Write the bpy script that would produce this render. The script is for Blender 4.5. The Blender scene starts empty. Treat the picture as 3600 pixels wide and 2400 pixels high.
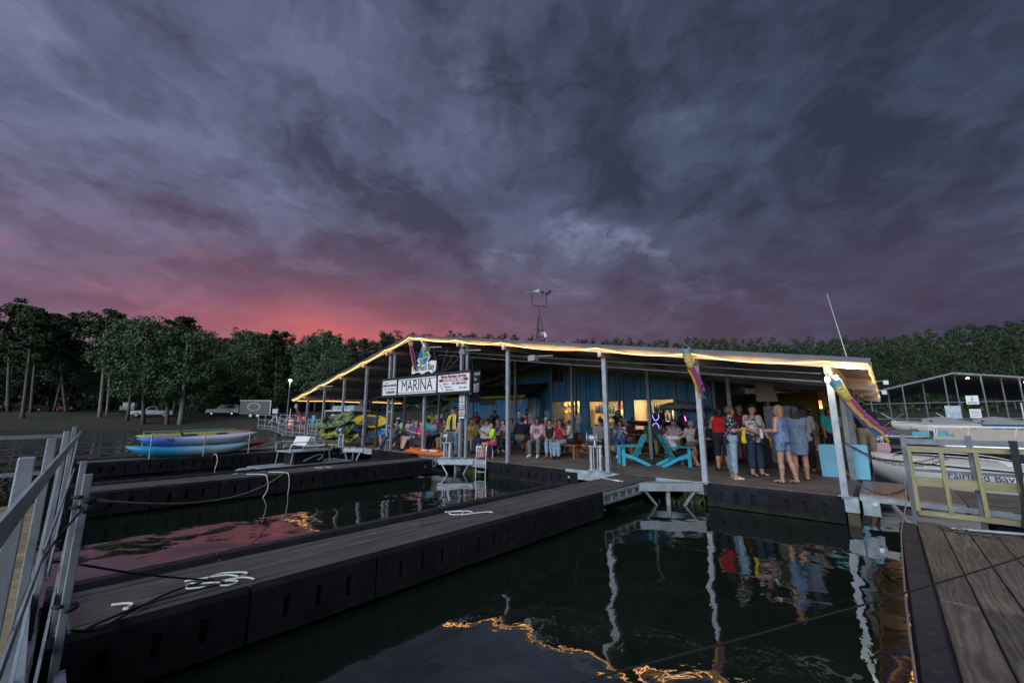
import bpy, math, random
import numpy as np
from mathutils import Vector, Matrix, Euler
PI = math.pi
rad = math.radians
SC = bpy.context.scene
COL = SC.collection
# ------------------------------------------------------------------ camera
YAW, PITCH = rad(-41.826), rad(10.228)
cam = bpy.data.cameras.new('camera'); cam.lens = 14.441; cam.sensor_width = 36.0
cam.clip_start = 0.05; cam.clip_end = 4000
camo = bpy.data.objects.new('camera', cam); COL.objects.link(camo)
_f = Vector((math.sin(YAW)*math.cos(PITCH), math.cos(YAW)*math.cos(PITCH), math.sin(PITCH)))
_r = Vector((math.cos(YAW), -math.sin(YAW), 0)); _u = _r.cross(_f)
_m = Matrix((_r, _u, -_f)).transposed().to_4x4(); _m.translation = (2.604, -9.975, 1.448)
camo.matrix_world = _m
SC.camera = camo
# ------------------------------------------------------------------ picture
SC.view_settings.view_transform = 'Standard'; SC.view_settings.look = 'None'
SC.view_settings.exposure = 1.25; SC.view_settings.gamma = 1.0; SC.view_settings.use_curve_mapping = False
SC.render.engine = 'CYCLES'
SC.cycles.use_denoising = True
SC.cycles.max_bounces = 6; SC.cycles.diffuse_bounces = 3; SC.cycles.glossy_bounces = 4; SC.cycles.transmission_bounces = 4
SC.cycles.caustics_reflective = False; SC.cycles.caustics_refractive = False
SC.cycles.sample_clamp_indirect = 4.0
# ------------------------------------------------------------------ dusk sky
W = bpy.data.worlds.new('World'); SC.world = W; W.use_nodes = True
class NT:
    def __init__(s, tree): s.t = tree; s.n = tree.nodes; s.l = tree.links
    def new(s, typ, **kw):
        n = s.n.new(typ)
        for k, v in kw.items(): setattr(n, k, v)
        return n
    def put(s, sock, v):
        if hasattr(v, 'is_output'): s.l.new(v, sock)
        elif isinstance(v, (tuple, list)) and len(v) == 3 and sock.type == 'RGBA': sock.default_value = (*v, 1)
        else: sock.default_value = v
    def math(s, op, a, b=0.0, c=0.0, clamp=False):
        n = s.new('ShaderNodeMath', operation=op, use_clamp=clamp)
        for i, v in enumerate((a, b, c)): s.put(n.inputs[i], v)
        return n.outputs[0]
    def vmath(s, op, a, b=(0, 0, 0), out=0):
        n = s.new('ShaderNodeVectorMath', operation=op)
        s.put(n.inputs[0], a); s.put(n.inputs[1], b)
        return n.outputs[out]
    def dot(s, a, b): return s.vmath('DOT_PRODUCT', a, b, 1)
    def mix(s, f, a, b, blend='MIX'):
        n = s.new('ShaderNodeMix', data_type='RGBA', blend_type=blend)
        s.put(n.inputs[0], f); s.put(n.inputs[6], a); s.put(n.inputs[7], b)
        return n.outputs[2]
    def xyz(s, x, y, z):
        n = s.new('ShaderNodeCombineXYZ')
        for i, v in enumerate((x, y, z)): s.put(n.inputs[i], v)
        return n.outputs[0]
    def noise(s, vec, scale, detail=5, rough=0.55, dist=0.0, out=0):
        n = s.new('ShaderNodeTexNoise'); s.put(n.inputs['Vector'], vec)
        n.inputs['Scale'].default_value = scale; n.inputs['Detail'].default_value = detail
        n.inputs['Roughness'].default_value = rough; n.inputs['Distortion'].default_value = dist
        return n.outputs[out]
    def ramp(s, f, stops, interp='LINEAR'):
        n = s.new('ShaderNodeValToRGB'); r = n.color_ramp; r.interpolation = interp
        while len(r.elements) < len(stops): r.elements.new(0.5)
        for e, (p, c) in zip(r.elements, stops):
            e.position = p; e.color = (*c, 1) if isinstance(c, (tuple, list)) else (c, c, c, 1)
        s.put(n.inputs[0], f); return n.outputs[0]
    def smooth(s, v, lo, hi, a=0.0, b=1.0):
        n = s.new('ShaderNodeMapRange', interpolation_type='SMOOTHSTEP')
        s.put(n.inputs[0], v); n.inputs[1].default_value = lo; n.inputs[2].default_value = hi
        n.inputs[3].default_value = a; n.inputs[4].default_value = b
        return n.outputs[0]
def make_sky():
    w = NT(W.node_tree)
    bg = w.n['Background']
    d = w.new('ShaderNodeTexCoord').outputs['Generated']
    fx, fy = math.sin(YAW), math.cos(YAW)
    a = w.dot(d, (fy, -fx, 0)); b = w.dot(d, (fx, fy, 0)); z = w.dot(d, (0, 0, 1))
    zc = w.math('MAXIMUM', z, 0.0)
    q = w.math('ADD', zc, 0.24)
    u = w.math('DIVIDE', a, q); v = w.math('DIVIDE', b, q)
    P = w.xyz(u, w.math('MULTIPLY', v, 0.85), 0.0)
    warp = w.noise(P, 1.3, 4, 0.55, out=1)
    P2 = w.vmath('ADD', P, w.vmath('MULTIPLY', w.vmath('SUBTRACT', warp, (.5, .5, .5)), (.9, .7, 0)))
    P3 = w.vmath('ADD', P, w.vmath('MULTIPLY', w.vmath('SUBTRACT', w.noise(P, 4.0, 4, 0.6, out=1), (.5, .5, .5)), (.35, .35, 0)))
    n1 = w.noise(w.vmath('ADD', P2, (3.1, 0.4, 0)), 0.85, 8, 0.52)
    n2 = w.noise(w.vmath('ADD', P2, (7.3, 2.1, 0)), 1.9, 8, 0.55)
    n3 = w.noise(w.vmath('ADD', P3, (1.7, 9.4, 0)), 4.2, 7, 0.58)
    m1 = w.noise(w.vmath('ADD', P3, (7.3, 2.1, 0)), 2.6, 8, 0.60); m2 = w.noise(w.vmath('ADD', P3, (7.36, 2.02, 0)), 2.6, 8, 0.60)
    relief = w.math('MULTIPLY', w.math('SUBTRACT', m1, m2), 2.4)
    c1 = w.smooth(n1, 0.40, 0.58); c2 = w.smooth(w.math('ADD', w.math('MULTIPLY', n2, .5), w.math('MULTIPLY', m1, .5)), 0.40, 0.60)
    # broad light: open blue at the left, heavy cloud at the right and overhead
    lr = w.smooth(a, -0.85, 0.60, 1.0, 0.0)
    dark = w.mix(lr, (.029, .038, .066), (.062, .064, .114))
    lite = w.mix(lr, (.066, .088, .150), (.158, .178, .300))
    cov = w.math('ADD', w.math('MULTIPLY', c1, 0.60), w.math('MULTIPLY', c2, 0.40))
    cov = w.math('ADD', cov, relief, clamp=True)
    sky = w.mix(cov, lite, dark)
    # torn bright gaps
    gap = w.math('MULTIPLY', w.smooth(n3, 0.47, 0.68), w.math('MULTIPLY', w.math('SUBTRACT', 1.0, c1), w.smooth(n2, .50, .36)))
    sky = w.mix(w.math('MULTIPLY', gap, 0.85), sky, (.205, .250, .380))
    # violet towards the horizon
    vio = w.smooth(z, 0.52, 0.16)
    sky = w.mix(w.math('MULTIPLY', vio, w.math('ADD', 0.30, w.math('MULTIPLY', c2, 0.35))), sky, w.mix(lr, (.070, .052, .092), (.125, .088, .145)))
    # afterglow where the sun went down, behind the wooded hill
    ga = math.atan2(1160-1800, 1444); gx = math.sin(YAW+ga); gy = math.cos(YAW+ga)
    side = w.dot(d, (gy, -gx, 0)); fwd = w.dot(d, (gx, gy, 0))
    def lobe(ws, zc0, wz):
        e1 = w.math('POWER', w.math('ABSOLUTE', w.math('DIVIDE', side, ws)), 2.0); e2 = w.math('POWER', w.math('ABSOLUTE', w.math('DIVIDE', w.math('SUBTRACT', z, zc0), wz)), 2.0)
        return w.math('MULTIPLY', w.math('EXPONENT', w.math('MULTIPLY', w.math('ADD', e1, e2), -1.0)), w.smooth(fwd, 0.1, 0.5))
    g = lobe(0.28, 0.135, 0.095); gw = lobe(0.64, 0.15, 0.18)
    brk = w.math('ADD', 0.66, w.math('MULTIPLY', w.math('SUBTRACT', 1.0, c2), 0.45))
    sky = w.mix(w.math('MULTIPLY', w.math('MULTIPLY', gw, 0.62), brk, clamp=True), sky, (.260, .100, .140))
    sky = w.mix(w.math('MULTIPLY', w.math('MULTIPLY', g, 1.05), brk, clamp=True), sky, (.62, .140, .145))
    # lit undersides of thin cloud
    pinks = w.math('MULTIPLY', w.smooth(n3, 0.56, 0.72), w.math('MULTIPLY', gw, 0.40))
    sky = w.mix(pinks, sky, (.40, .14, .16))
    # clear twilight air above the cloud
    ns = w.new('ShaderNodeTexSky', sky_type='NISHITA', sun_disc=False)
    ns.sun_elevation = rad(0.5); ns.sun_rotation = math.atan2(gx, gy); ns.air_density = 1.0; ns.ozone_density = 3.0
    sky = w.mix(1.0, sky, w.mix(1.0, ns.outputs[0], (.004, .004, .004), 'MULTIPLY'), 'ADD')
    w.put(bg.inputs[0], sky); bg.inputs[1].default_value = 0.43
make_sky()
# ------------------------------------------------------------------ added soft fill lamp from behind the camera, standing for bright open sky
sl = bpy.data.lights.new('sun', 'SUN'); sl.energy = 1.5; sl.angle = rad(75); sl.color = (0.86, 0.92, 1.0)
so = bpy.data.objects.new('sun', sl); COL.objects.link(so)
_sd = Vector((-0.18, 0.88, -0.44))
so.rotation_euler = _sd.to_track_quat('-Z', 'Y').to_euler()
# ------------------------------------------------------------------ materials
MATS = {}
def mat(name, col, rough=0.6, metal=0.0, var=0.12, scale=6.0, bump=0.0, bscale=40.0, emit=None, estr=0.0, rnd=0.0, stretch=(1, 1, 1), spec=None, alpha=None, pat=None):
    if name in MATS: return MATS[name]
    m = bpy.data.materials.new(name); m.use_nodes = True
    t = NT(m.node_tree); p = t.n['Principled BSDF']
    geo = t.new('ShaderNodeNewGeometry').outputs['Position']
    vec = t.vmath('MULTIPLY', geo, stretch) if stretch != (1, 1, 1) else geo
    c = None
    base = tuple(col)
    if pat: base = pat(t, base)
    if var > 0:
        n = t.noise(vec, scale, 6, 0.62)
        k = t.ramp(n, [(0.25, 1-var*1.6), (0.75, 1+var)])
        base = t.mix(1.0, base, k, 'MULTIPLY')
    if rnd > 0:
        oi = t.new('ShaderNodeObjectInfo').outputs['Random']
        k = t.math('ADD', 1-rnd, t.math('MULTIPLY', oi, 2*rnd))
        base = t.mix(1.0, base, t.xyz(k, k, k), 'MULTIPLY')
    t.put(p.inputs['Base Color'], base)
    p.inputs['Metallic'].default_value = metal
    if var > 0:
        rr = t.math('ADD', rough-0.08, t.math('MULTIPLY', t.noise(vec, scale*1.7, 4), 0.16), clamp=True)
        t.put(p.inputs['Roughness'], rr)
    else: p.inputs['Roughness'].default_value = rough
    if spec is not None: p.inputs['Specular IOR Level'].default_value = spec
    if bump > 0:
        bn = t.new('ShaderNodeBump'); bn.inputs['Strength'].default_value = 1.0; bn.inputs['Distance'].default_value = bump
        t.put(bn.inputs['Height'], t.noise(vec, bscale, 5, 0.6)); t.put(p.inputs['Normal'], bn.outputs[0])
    if emit: p.inputs['Emission Color'].default_value = (*emit, 1); p.inputs['Emission Strength'].default_value = estr
    if alpha is not None: p.inputs['Alpha'].default_value = alpha
    MATS[name] = m; return m
def wood(name, col, axis, dark=0.45, grain=1.0, rough=0.62, rnd=0.16, wet=0.0, knots=False):
    """boards: grain runs along the given axis, in world metres"""
    if name in MATS: return MATS[name]
    m = bpy.data.materials.new(name); m.use_nodes = True
    t = NT(m.node_tree); p = t.n['Principled BSDF']
    geo = t.new('ShaderNodeNewGeometry').outputs['Position']
    oi = t.new('ShaderNodeObjectInfo').outputs['Random']
    off = t.xyz(t.math('MULTIPLY', oi, 37.0), t.math('MULTIPLY', oi, 53.0), t.math('MULTIPLY', oi, 11.0))
    g = t.vmath('ADD', geo, off)
    st = {'x': (.06, 1, 1), 'y': (1, .06, 1), 'z': (1, 1, .06)}[axis]
    gv = t.vmath('MULTIPLY', g, st)
    fine = t.noise(gv, 95, 5, 0.65)
    st2 = {'x': (.16, 1, 1), 'y': (1, .16, 1), 'z': (1, 1, .16)}[axis]
    wv = t.new('ShaderNodeTexWave', wave_type='BANDS', bands_direction='Y' if axis == 'x' else 'X')
    t.put(wv.inputs['Vector'], t.vmath('ADD', t.vmath('MULTIPLY', g, st2), t.vmath('MULTIPLY', t.noise(t.vmath('MULTIPLY', g, st2), 3.0, 3, out=1), (.35, .35, .35))))
    wv.inputs['Scale'].default_value = 6.0; wv.inputs['Distortion'].default_value = 9.0; wv.inputs['Detail'].default_value = 3.0; wv.inputs['Detail Scale'].default_value = 1.4
    blot = t.noise(g, 1.3, 5, 0.6)
    f = t.math('ADD', t.math('MULTIPLY', fine, 0.6*grain), t.math('MULTIPLY', wv.outputs['Fac'], 0.22*grain))
    c = t.mix(t.smooth(f, 0.18, 0.85), tuple(x*dark for x in col), col)
    c = t.mix(1.0, c, t.ramp(blot, [(0.3, 0.62), (0.7, 1.25)]), 'MULTIPLY')
    if knots:
        vo = t.new('ShaderNodeTexVoronoi'); t.put(vo.inputs['Vector'], t.vmath('MULTIPLY', g, {'x': (.35, 1, 1), 'y': (1, .35, 1), 'z': (1, 1, .35)}[axis])); vo.inputs['Scale'].default_value = 2.3
        c = t.mix(t.smooth(vo.outputs['Distance'], 0.10, 0.03), c, tuple(x*0.3 for x in col))
    k = t.math('ADD', 1-rnd, t.math('MULTIPLY', oi, 2*rnd))
    c = t.mix(1.0, c, t.xyz(k, k, k), 'MULTIPLY')
    t.put(p.inputs['Base Color'], c)
    r = t.math('ADD', rough, t.math('MULTIPLY', fine, 0.2))
    if wet > 0: r = t.math('SUBTRACT', r, t.math('MULTIPLY', t.smooth(t.noise(geo, .9, 4, .6), .45, .62), wet), clamp=True)
    t.put(p.inputs['Roughness'], r)
    bn = t.new('ShaderNodeBump'); bn.inputs['Strength'].default_value = 0.7; bn.inputs['Distance'].default_value = 0.004
    t.put(bn.inputs['Height'], f); t.put(p.inputs['Normal'], bn.outputs[0])
    MATS[name] = m; return m
def glow(name, col, s):
    if name in MATS: return MATS[name]
    m = bpy.data.materials.new(name); m.use_nodes = True
    p = m.node_tree.nodes['Principled BSDF']; p.inputs['Base Color'].default_value = (*[min(1, c) for c in col], 1)
    p.inputs['Emission Color'].default_value = (*col, 1); p.inputs['Emission Strength'].default_value = s
    MATS[name] = m; return m
def glass(name, tint=(.9, .95, 1.0), alpha=0.12):
    if name in MATS: return MATS[name]
    m = bpy.data.materials.new(name); m.use_nodes = True
    t = NT(m.node_tree); p = t.n['Principled BSDF']; p.inputs['Base Color'].default_value = (*tint, 1)
    p.inputs['Roughness'].default_value = 0.04; p.inputs['Alpha'].default_value = alpha
    MATS[name] = m; return m
GALV = mat('galvanised steel', (.40, .45, .50), .48, .55, .22, 5, .0015, 60)
GALVD = mat('weathered galvanised steel', (.21, .24, .28), .55, .5, .25, 5, .002, 40)
GALVL = mat('pale galvanised plate', (.42, .50, .56), .5, .3, .3, 4, .002, 30)
ALU = mat('bright aluminium', (.62, .66, .70), .32, .8, .12, 6)
def scuffed(t, base):
    g = t.new('ShaderNodeNewGeometry').outputs['Position']; sp = t.new('ShaderNodeSeparateXYZ'); t.put(sp.inputs[0], g)
    n = t.noise(g, 5.0, 6, .65, .5)
    line = t.smooth(t.math('ADD', sp.outputs[2], t.math('MULTIPLY', n, .16)), -.30, -.42)
    c = t.mix(t.math('MULTIPLY', line, .75), base, (.030, .032, .020))
    c = t.mix(t.math('MULTIPLY', t.smooth(t.noise(t.vmath('MULTIPLY', g, (1, 1, 2.5)), 2.2, 7, .7, .4), .56, .76), .55), c, (.060, .066, .080))
    return t.mix(t.math('MULTIPLY', t.smooth(t.noise(t.vmath('MULTIPLY', g, (.35, .35, 9)), 9, 5, .7), .66, .74), .5), c, (.09, .09, .10))
BLKPL = mat('black float plastic', (.016, .017, .021), .68, 0, .35, 3.5, .004, 60, rnd=.25, spec=.10, pat=scuffed)
LIPPL = mat('float lip plastic', (.024, .024, .033), .55, 0, .3, 5, .004, 50, rnd=.2, spec=.22)
BLACK = mat('black', (.012, .012, .013), .5, 0, .1)
DARK = mat('dark grey', (.05, .05, .055), .6)
WHITE = mat('white paint', (.74, .75, .76), .45, 0, .08)
OFFW = mat('off white gelcoat', (.70, .68, .62), .25, 0, .06)
WHITEG = mat('white gelcoat', (.78, .79, .80), .22, 0, .05)
SIGNW = mat('white sign face', (.80, .82, .85), .4, 0, .03)
ROPEW = mat('white rope', (.72, .74, .72), .8, 0, .2, 60, .002, 250)
ROPEB = mat('black rope', (.010, .010, .011), .8, 0, .2, 60)
ROPEY = mat('weathered rope', (.33, .33, .25), .85, 0, .3, 50)
CHAIN = mat('chain steel', (.16, .15, .15), .45, .7, .2, 30)
RUBBER = mat('rubber', (.015, .015, .016), .7)
DECKX = wood('deck boards along the front', (.185, .152, .130), 'x', rnd=.16, wet=.14)
DECKY = wood('deck boards of the slips', (.135, .120, .115), 'y', rnd=.13, wet=.10)
DECKN = wood('wide near deck boards', (.215, .175, .140), 'y', dark=.33, rnd=.2, grain=1.05, knots=True, wet=.1)
DECKF = wood('new walkway boards', (.36, .30, .17), 'y', dark=.5)
LUMX = wood('fresh treated lumber rails', (.50, .47, .24), 'x', dark=.62, grain=.8, rnd=.06, knots=True)
LUMZ = wood('fresh treated lumber studs', (.48, .45, .23), 'z', dark=.62, grain=.8, rnd=.08)
REDW = wood('orange stained picnic wood', (.36, .13, .035), 'x', dark=.5, rnd=.15)
REDWZ = wood('orange stained picnic legs', (.33, .12, .035), 'z', dark=.5, rnd=.15)
MAHO = wood('dark red bench wood', (.17, .055, .035), 'x', dark=.5)
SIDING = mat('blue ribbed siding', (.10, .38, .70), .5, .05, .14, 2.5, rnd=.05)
SIDING_SHADE = mat('blue siding shaded copy', (.065, .24, .45), .5, .05, .2, 2.5, rnd=.05)  # same siding for the side walls, their shade put into a darker colour
LIME = mat('lime green trim', (.24, .33, .012), .5, 0, .12, 3)
ROOFU = mat('roof sheet', (.33, .34, .36), .5, .35, .14, 2.0, rnd=.04)
STEELB = mat('painted roof beam', (.40, .40, .40), .5, .3, .15, 3)
FASC = mat('grey roof fascia', (.09, .11, .145), .5, .3, .15, 3)
CHARC = mat('charcoal awning', (.035, .034, .033), .7, 0, .2)
TURQ = mat('turquoise paint', (.05, .48, .64), .45, 0, .08, 8, .001, 50)
TURQD = mat('teal paint', (.04, .36, .44), .5, 0, .1, 8)
SKYB = mat('pale blue plastic', (.20, .55, .76), .45, 0, .08, 4)
# ------------------------------------------------------------------ mesh helpers
class MB:
    def __init__(s): s.v = []; s.f = []; s.m = []
    def add(s, v, f, mi=0):
        o = len(s.v); s.v += [tuple(x) for x in v]
        for q in f: s.f.append(tuple(i+o for i in q)); s.m.append(mi)
        return s
    def box(s, c, d, mi=0, rot=None):
        x, y, z = d[0]/2, d[1]/2, d[2]/2
        v = [Vector((sx*x, sy*y, sz*z)) for sz in (-1, 1) for sx, sy in ((-1, -1), (1, -1), (1, 1), (-1, 1))]
        if rot is not None:
            R = rot if isinstance(rot, Matrix) else Euler(rot).to_matrix(); v = [R @ q for q in v]
        c = Vector(c)
        return s.add([q+c for q in v], [(3, 2, 1, 0), (4, 5, 6, 7), (0, 1, 5, 4), (1, 2, 6, 5), (2, 3, 7, 6), (3, 0, 4, 7)], mi)
    def bb(s, a, b, mi=0): return s.box([(a[i]+b[i])/2 for i in range(3)], [abs(b[i]-a[i]) for i in range(3)], mi)
    def beam(s, a, b, w, h, mi=0, up=(0, 0, 1)):
        a = Vector(a); b = Vector(b); d = b-a; L = d.length
        if L < 1e-6: return s
        y = d/L; u = Vector(up)
        if abs(y.dot(u)) > 0.98: u = Vector((0, 1, 0))
        x = y.cross(u).normalized(); z = x.cross(y)
        return s.box((a+b)/2, (w, L, h), mi, Matrix((x, y, z)).transposed())
    def tube(s, pts, r, n=8, mi=0, cap=True):
        P = [Vector(p) for p in pts]; k = len(P)
        R = list(r) if isinstance(r, (list, tuple)) else [r]*k
        up = Vector((0, 0, 1)); vs = []; fs = []; prev = None
        for i in range(k):
            d = (P[min(i+1, k-1)]-P[max(i-1, 0)])
            d = d.normalized() if d.length > 1e-9 else Vector((0, 0, 1))
            if prev is None:
                x = d.cross(up if abs(d.z) < .95 else Vector((1, 0, 0))).normalized()
            else:
                x = (prev-d*prev.dot(d))
                x = x.normalized() if x.length > 1e-6 else d.cross(up).normalized()
            prev = x; y = d.cross(x)
            for j in range(n):
                a = 2*PI*j/n; vs.append(P[i]+(x*math.cos(a)+y*math.sin(a))*R[i])
        for i in range(k-1):
            for j in range(n):
                fs.append((i*n+j, i*n+(j+1) % n, (i+1)*n+(j+1) % n, (i+1)*n+j))
        if cap: fs += [tuple(range(n-1, -1, -1)), tuple((k-1)*n+j for j in range(n))]
        return s.add(vs, fs, mi)
    def prism(s, poly, ext, mi=0):
        e = Vector(ext); n = len(poly); P = [Vector(p) for p in poly]
        return s.add(P+[p+e for p in P], [tuple(range(n-1, -1, -1)), tuple(range(n, 2*n))]+[(i, (i+1) % n, n+(i+1) % n, n+i) for i in range(n)], mi)
    def lathe(s, prof, n=16, o=(0, 0, 0), R=None, mi=0):
        vs = []; fs = []; o = Vector(o)
        for r, z in prof:
            for j in range(n):
                a = 2*PI*j/n; q = Vector((r*math.cos(a), r*math.sin(a), z))
                vs.append((R @ q if R else q)+o)
        for i in range(len(prof)-1):
            for j in range(n): fs.append((i*n+j, i*n+(j+1) % n, (i+1)*n+(j+1) % n, (i+1)*n+j))
        fs += [tuple(range(n-1, -1, -1)), tuple((len(prof)-1)*n+j for j in range(n))]
        return s.add(vs, fs, mi)
    def loft(s, rings, mi=0, closed=True, cap=True):
        n = len(rings[0]); vs = [p for r in rings for p in r]; fs = []
        for i in range(len(rings)-1):
            for j in range(n if closed else n-1): fs.append((i*n+j, i*n+(j+1) % n, (i+1)*n+(j+1) % n, (i+1)*n+j))
        if cap and closed: fs += [tuple(range(n-1, -1, -1)), tuple((len(rings)-1)*n+j for j in range(n))]
        return s.add(vs, fs, mi)
    def mesh(s, name='mesh', smooth=False):
        me = bpy.data.meshes.new(name); me.from_pydata(s.v, [], s.f)
        if any(s.m): me.polygons.foreach_set('material_index', s.m)
        if smooth: me.polygons.foreach_set('use_smooth', [True]*len(s.f))
        me.update(); return me
    def build(s, name, mats, parent=None, smooth=False, loc=None, rot=None, bevel=0):
        o = obj(name, s.mesh(name, smooth), mats, parent, loc, rot)
        if bevel:
            b = o.modifiers.new('bevel', 'BEVEL'); b.width = bevel; b.segments = 2; b.limit_method = 'ANGLE'
        return o
def obj(name, me, mats=None, parent=None, loc=None, rot=None):
    o = bpy.data.objects.new(name, me); COL.objects.link(o)
    if mats is not None and not me.materials:
        for m in (mats if isinstance(mats, (list, tuple)) else [mats]): me.materials.append(m)
    if parent: o.parent = parent
    if loc is not None: o.location = loc
    if rot is not None: o.rotation_euler = rot if isinstance(rot, (tuple, list)) else (0, 0, rot)
    return o
def tag(o, label, cat, group=None):
    o['label'] = label; o['category'] = cat
    if group: o['group'] = group
    return o
def thing(name, label, cat, loc=(0, 0, 0), rz=0.0, group=None):
    o = bpy.data.objects.new(name, None); COL.objects.link(o); o.location = loc
    o.rotation_euler = rz if isinstance(rz, (tuple, list)) else (0, 0, rz); o.empty_display_size = .2
    return tag(o, label, cat, group)
def struct(o): o['kind'] = 'structure'; return o
def stuff(o): o['kind'] = 'stuff'; return o
def kids(o): return [c for c in list(bpy.data.objects) if c.parent == o]
KIDC = {}
def dup(src, loc, rz=None, label=None, group=None, scale=None):
    if src.name not in KIDC: KIDC[src.name] = [(c, kids(c)) for c in kids(src)]
    r = src.copy(); COL.objects.link(r); r.location = loc
    if rz is not None: r.rotation_euler = rz if isinstance(rz, (tuple, list)) else (0, 0, rz)
    if scale is not None: r.scale = scale if isinstance(scale, (tuple, list)) else (scale,)*3
    if label: r['label'] = label
    if group: r['group'] = group
    for c, gs in KIDC[src.name]:
        d = c.copy(); COL.objects.link(d); d.parent = r
        for g in gs:
            e = g.copy(); COL.objects.link(e); e.parent = d
    return r
def text(s, size, loc, m, parent, rot=(PI/2, 0, 0), sx=1.0, align='CENTER', shear=0.0, ext=.002, bold=0.0, name='lettering', sp=1.0):
    c = bpy.data.curves.new(name, 'FONT'); c.body = s; c.size = size; c.align_x = align; c.align_y = 'CENTER'
    c.extrude = ext; c.shear = shear; c.offset = bold; c.space_character = sp; c.resolution_u = 3
    tmp = bpy.data.objects.new(name, c); COL.objects.link(tmp)
    me = bpy.data.meshes.new_from_object(tmp); bpy.data.objects.remove(tmp)
    me.materials.clear()
    o = obj(name, me, m, parent, loc, rot); o.scale = (sx, 1, 1)
    return o
def smooth_path(pts, n=6):
    P = [Vector(p) for p in pts]; out = []
    for i in range(len(P)-1):
        p0 = P[max(i-1, 0)]; p1 = P[i]; p2 = P[i+1]; p3 = P[min(i+2, len(P)-1)]
        for k in range(n):
            t = k/n
            out.append(0.5*((2*p1)+(p2-p0)*t+(2*p0-5*p1+4*p2-p3)*t*t+(3*p1-p0-3*p2+p3)*t**3))
    out.append(P[-1]); return out
def sag(a, b, s, n=12):
    a = Vector(a); b = Vector(b)
    return [a.lerp(b, i/n)-Vector((0, 0, s*4*(i/n)*(1-i/n))) for i in range(n+1)]
def rope(name, pts, r, m, label, cat='rope', smooth=True, n=6, group=None):
    mb = MB().tube(smooth_path(pts, 6) if smooth else pts, r, n)
    return tag(mb.build(name, m, smooth=True), label, cat, group)
def fab(name, col, rough=.85, var=.10, pat=None):
    return mat('cloth '+name, col, rough, 0, var, 14, .016, 13, pat=pat, stretch=(1, 1, .55))
# ------------------------------------------------------------------ water and land
WZ = -0.5
CX, CY = 2.604, -9.975
def make_water():
    m = bpy.data.materials.new('lake water'); m.use_nodes = True
    t = NT(m.node_tree); p = t.n['Principled BSDF']
    p.inputs['Base Color'].default_value = (.008, .013, .009, 1); p.inputs['Roughness'].default_value = 0.015
    p.inputs['IOR'].default_value = 2.15
    g = t.new('ShaderNodeNewGeometry').outputs['Position']
    sep = t.new('ShaderNodeSeparateXYZ'); t.put(sep.inputs[0], g)
    calm = t.noise(t.vmath('MULTIPLY', g, (1.0, 1.0, 0)), .85, 2, .45, .4)
    calm2 = t.noise(t.vmath('MULTIPLY', g, (1.6, 1.1, 0)), 2.3, 3, .5, .6)
    chop = t.smooth(t.noise(t.vmath('MULTIPLY', g, (1.0, .8, 0)), .95, 4, .55, .5), .46, .74)
    # the open lake beyond the slips is ruffled by wind; inside the slips it lies still
    open_ = t.smooth(sep.outputs[0], -17.5, -30.0)
    h = t.math('ADD', t.math('MULTIPLY', calm, .032), t.math('MULTIPLY', calm2, .0028))
    h = t.math('ADD', h, t.math('MULTIPLY', chop, t.math('ADD', .0002, t.math('MULTIPLY', open_, .16))))
    b = t.new('ShaderNodeBump'); b.inputs['Strength'].default_value = 1.0; b.inputs['Distance'].default_value = 1.0
    t.put(b.inputs['Height'], h); t.put(p.inputs['Normal'], b.outputs[0])
    R = 1500
    o = MB().add([(-R, -R, WZ), (R, -R, WZ), (R, R, WZ), (-R, R, WZ)], [(0, 1, 2, 3)]).build('water', m)
    struct(o)
make_water()
AZ = [-180, -75, -51, -32, -20, -8, 5, 20, 35, 51, 80, 180]
RS = [250, 110, 92, 69, 64, 70, 95, 130, 150, 165, 200, 250]
AH = [-180, -75, -51.8, -46.6, -37.9, -32.5, -24.6, -12, 0, 8, 22.9, 32.4, 40.2, 44.6, 48.5, 51.9, 75, 180]
HH = [10, 14, 15.7, 18, 23, 24.5, 26.4, 33.0, 35.5, 37, 39, 36, 34, 34, 35.5, 37.5, 32, 10]
def polar(x, y):
    dx, dy = x-CX, y-CY
    a = np.degrees(np.arctan2(dx*math.cos(YAW)-dy*math.sin(YAW), dx*math.sin(YAW)+dy*math.cos(YAW)))
    return a, np.hypot(dx, dy)
def from_polar(a, r):
    a = np.radians(a)+YAW
    return CX+r*np.sin(a), CY+r*np.cos(a)
def ground_z(x, y):
    a, r = polar(x, y)
    s = r-np.interp(a, AZ, RS); H = np.interp(a, AH, HH)
    bank = np.interp(s, [-80, -6, 0, 9, 20, 34], [-9, -1.4, WZ, 1.1, 1.9, 2.5])
    k = np.clip((s-34)/116, 0, 1); hill = (H-2.5)*(k*k*(3-2*k)*.55+k*.45)
    bump = .35*np.sin(x*.31)*np.cos(y*.27)*np.clip((s-4)/20, 0, 1)
    return bank+hill+bump-np.clip(s-150, 0, 2000)*.02
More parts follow.
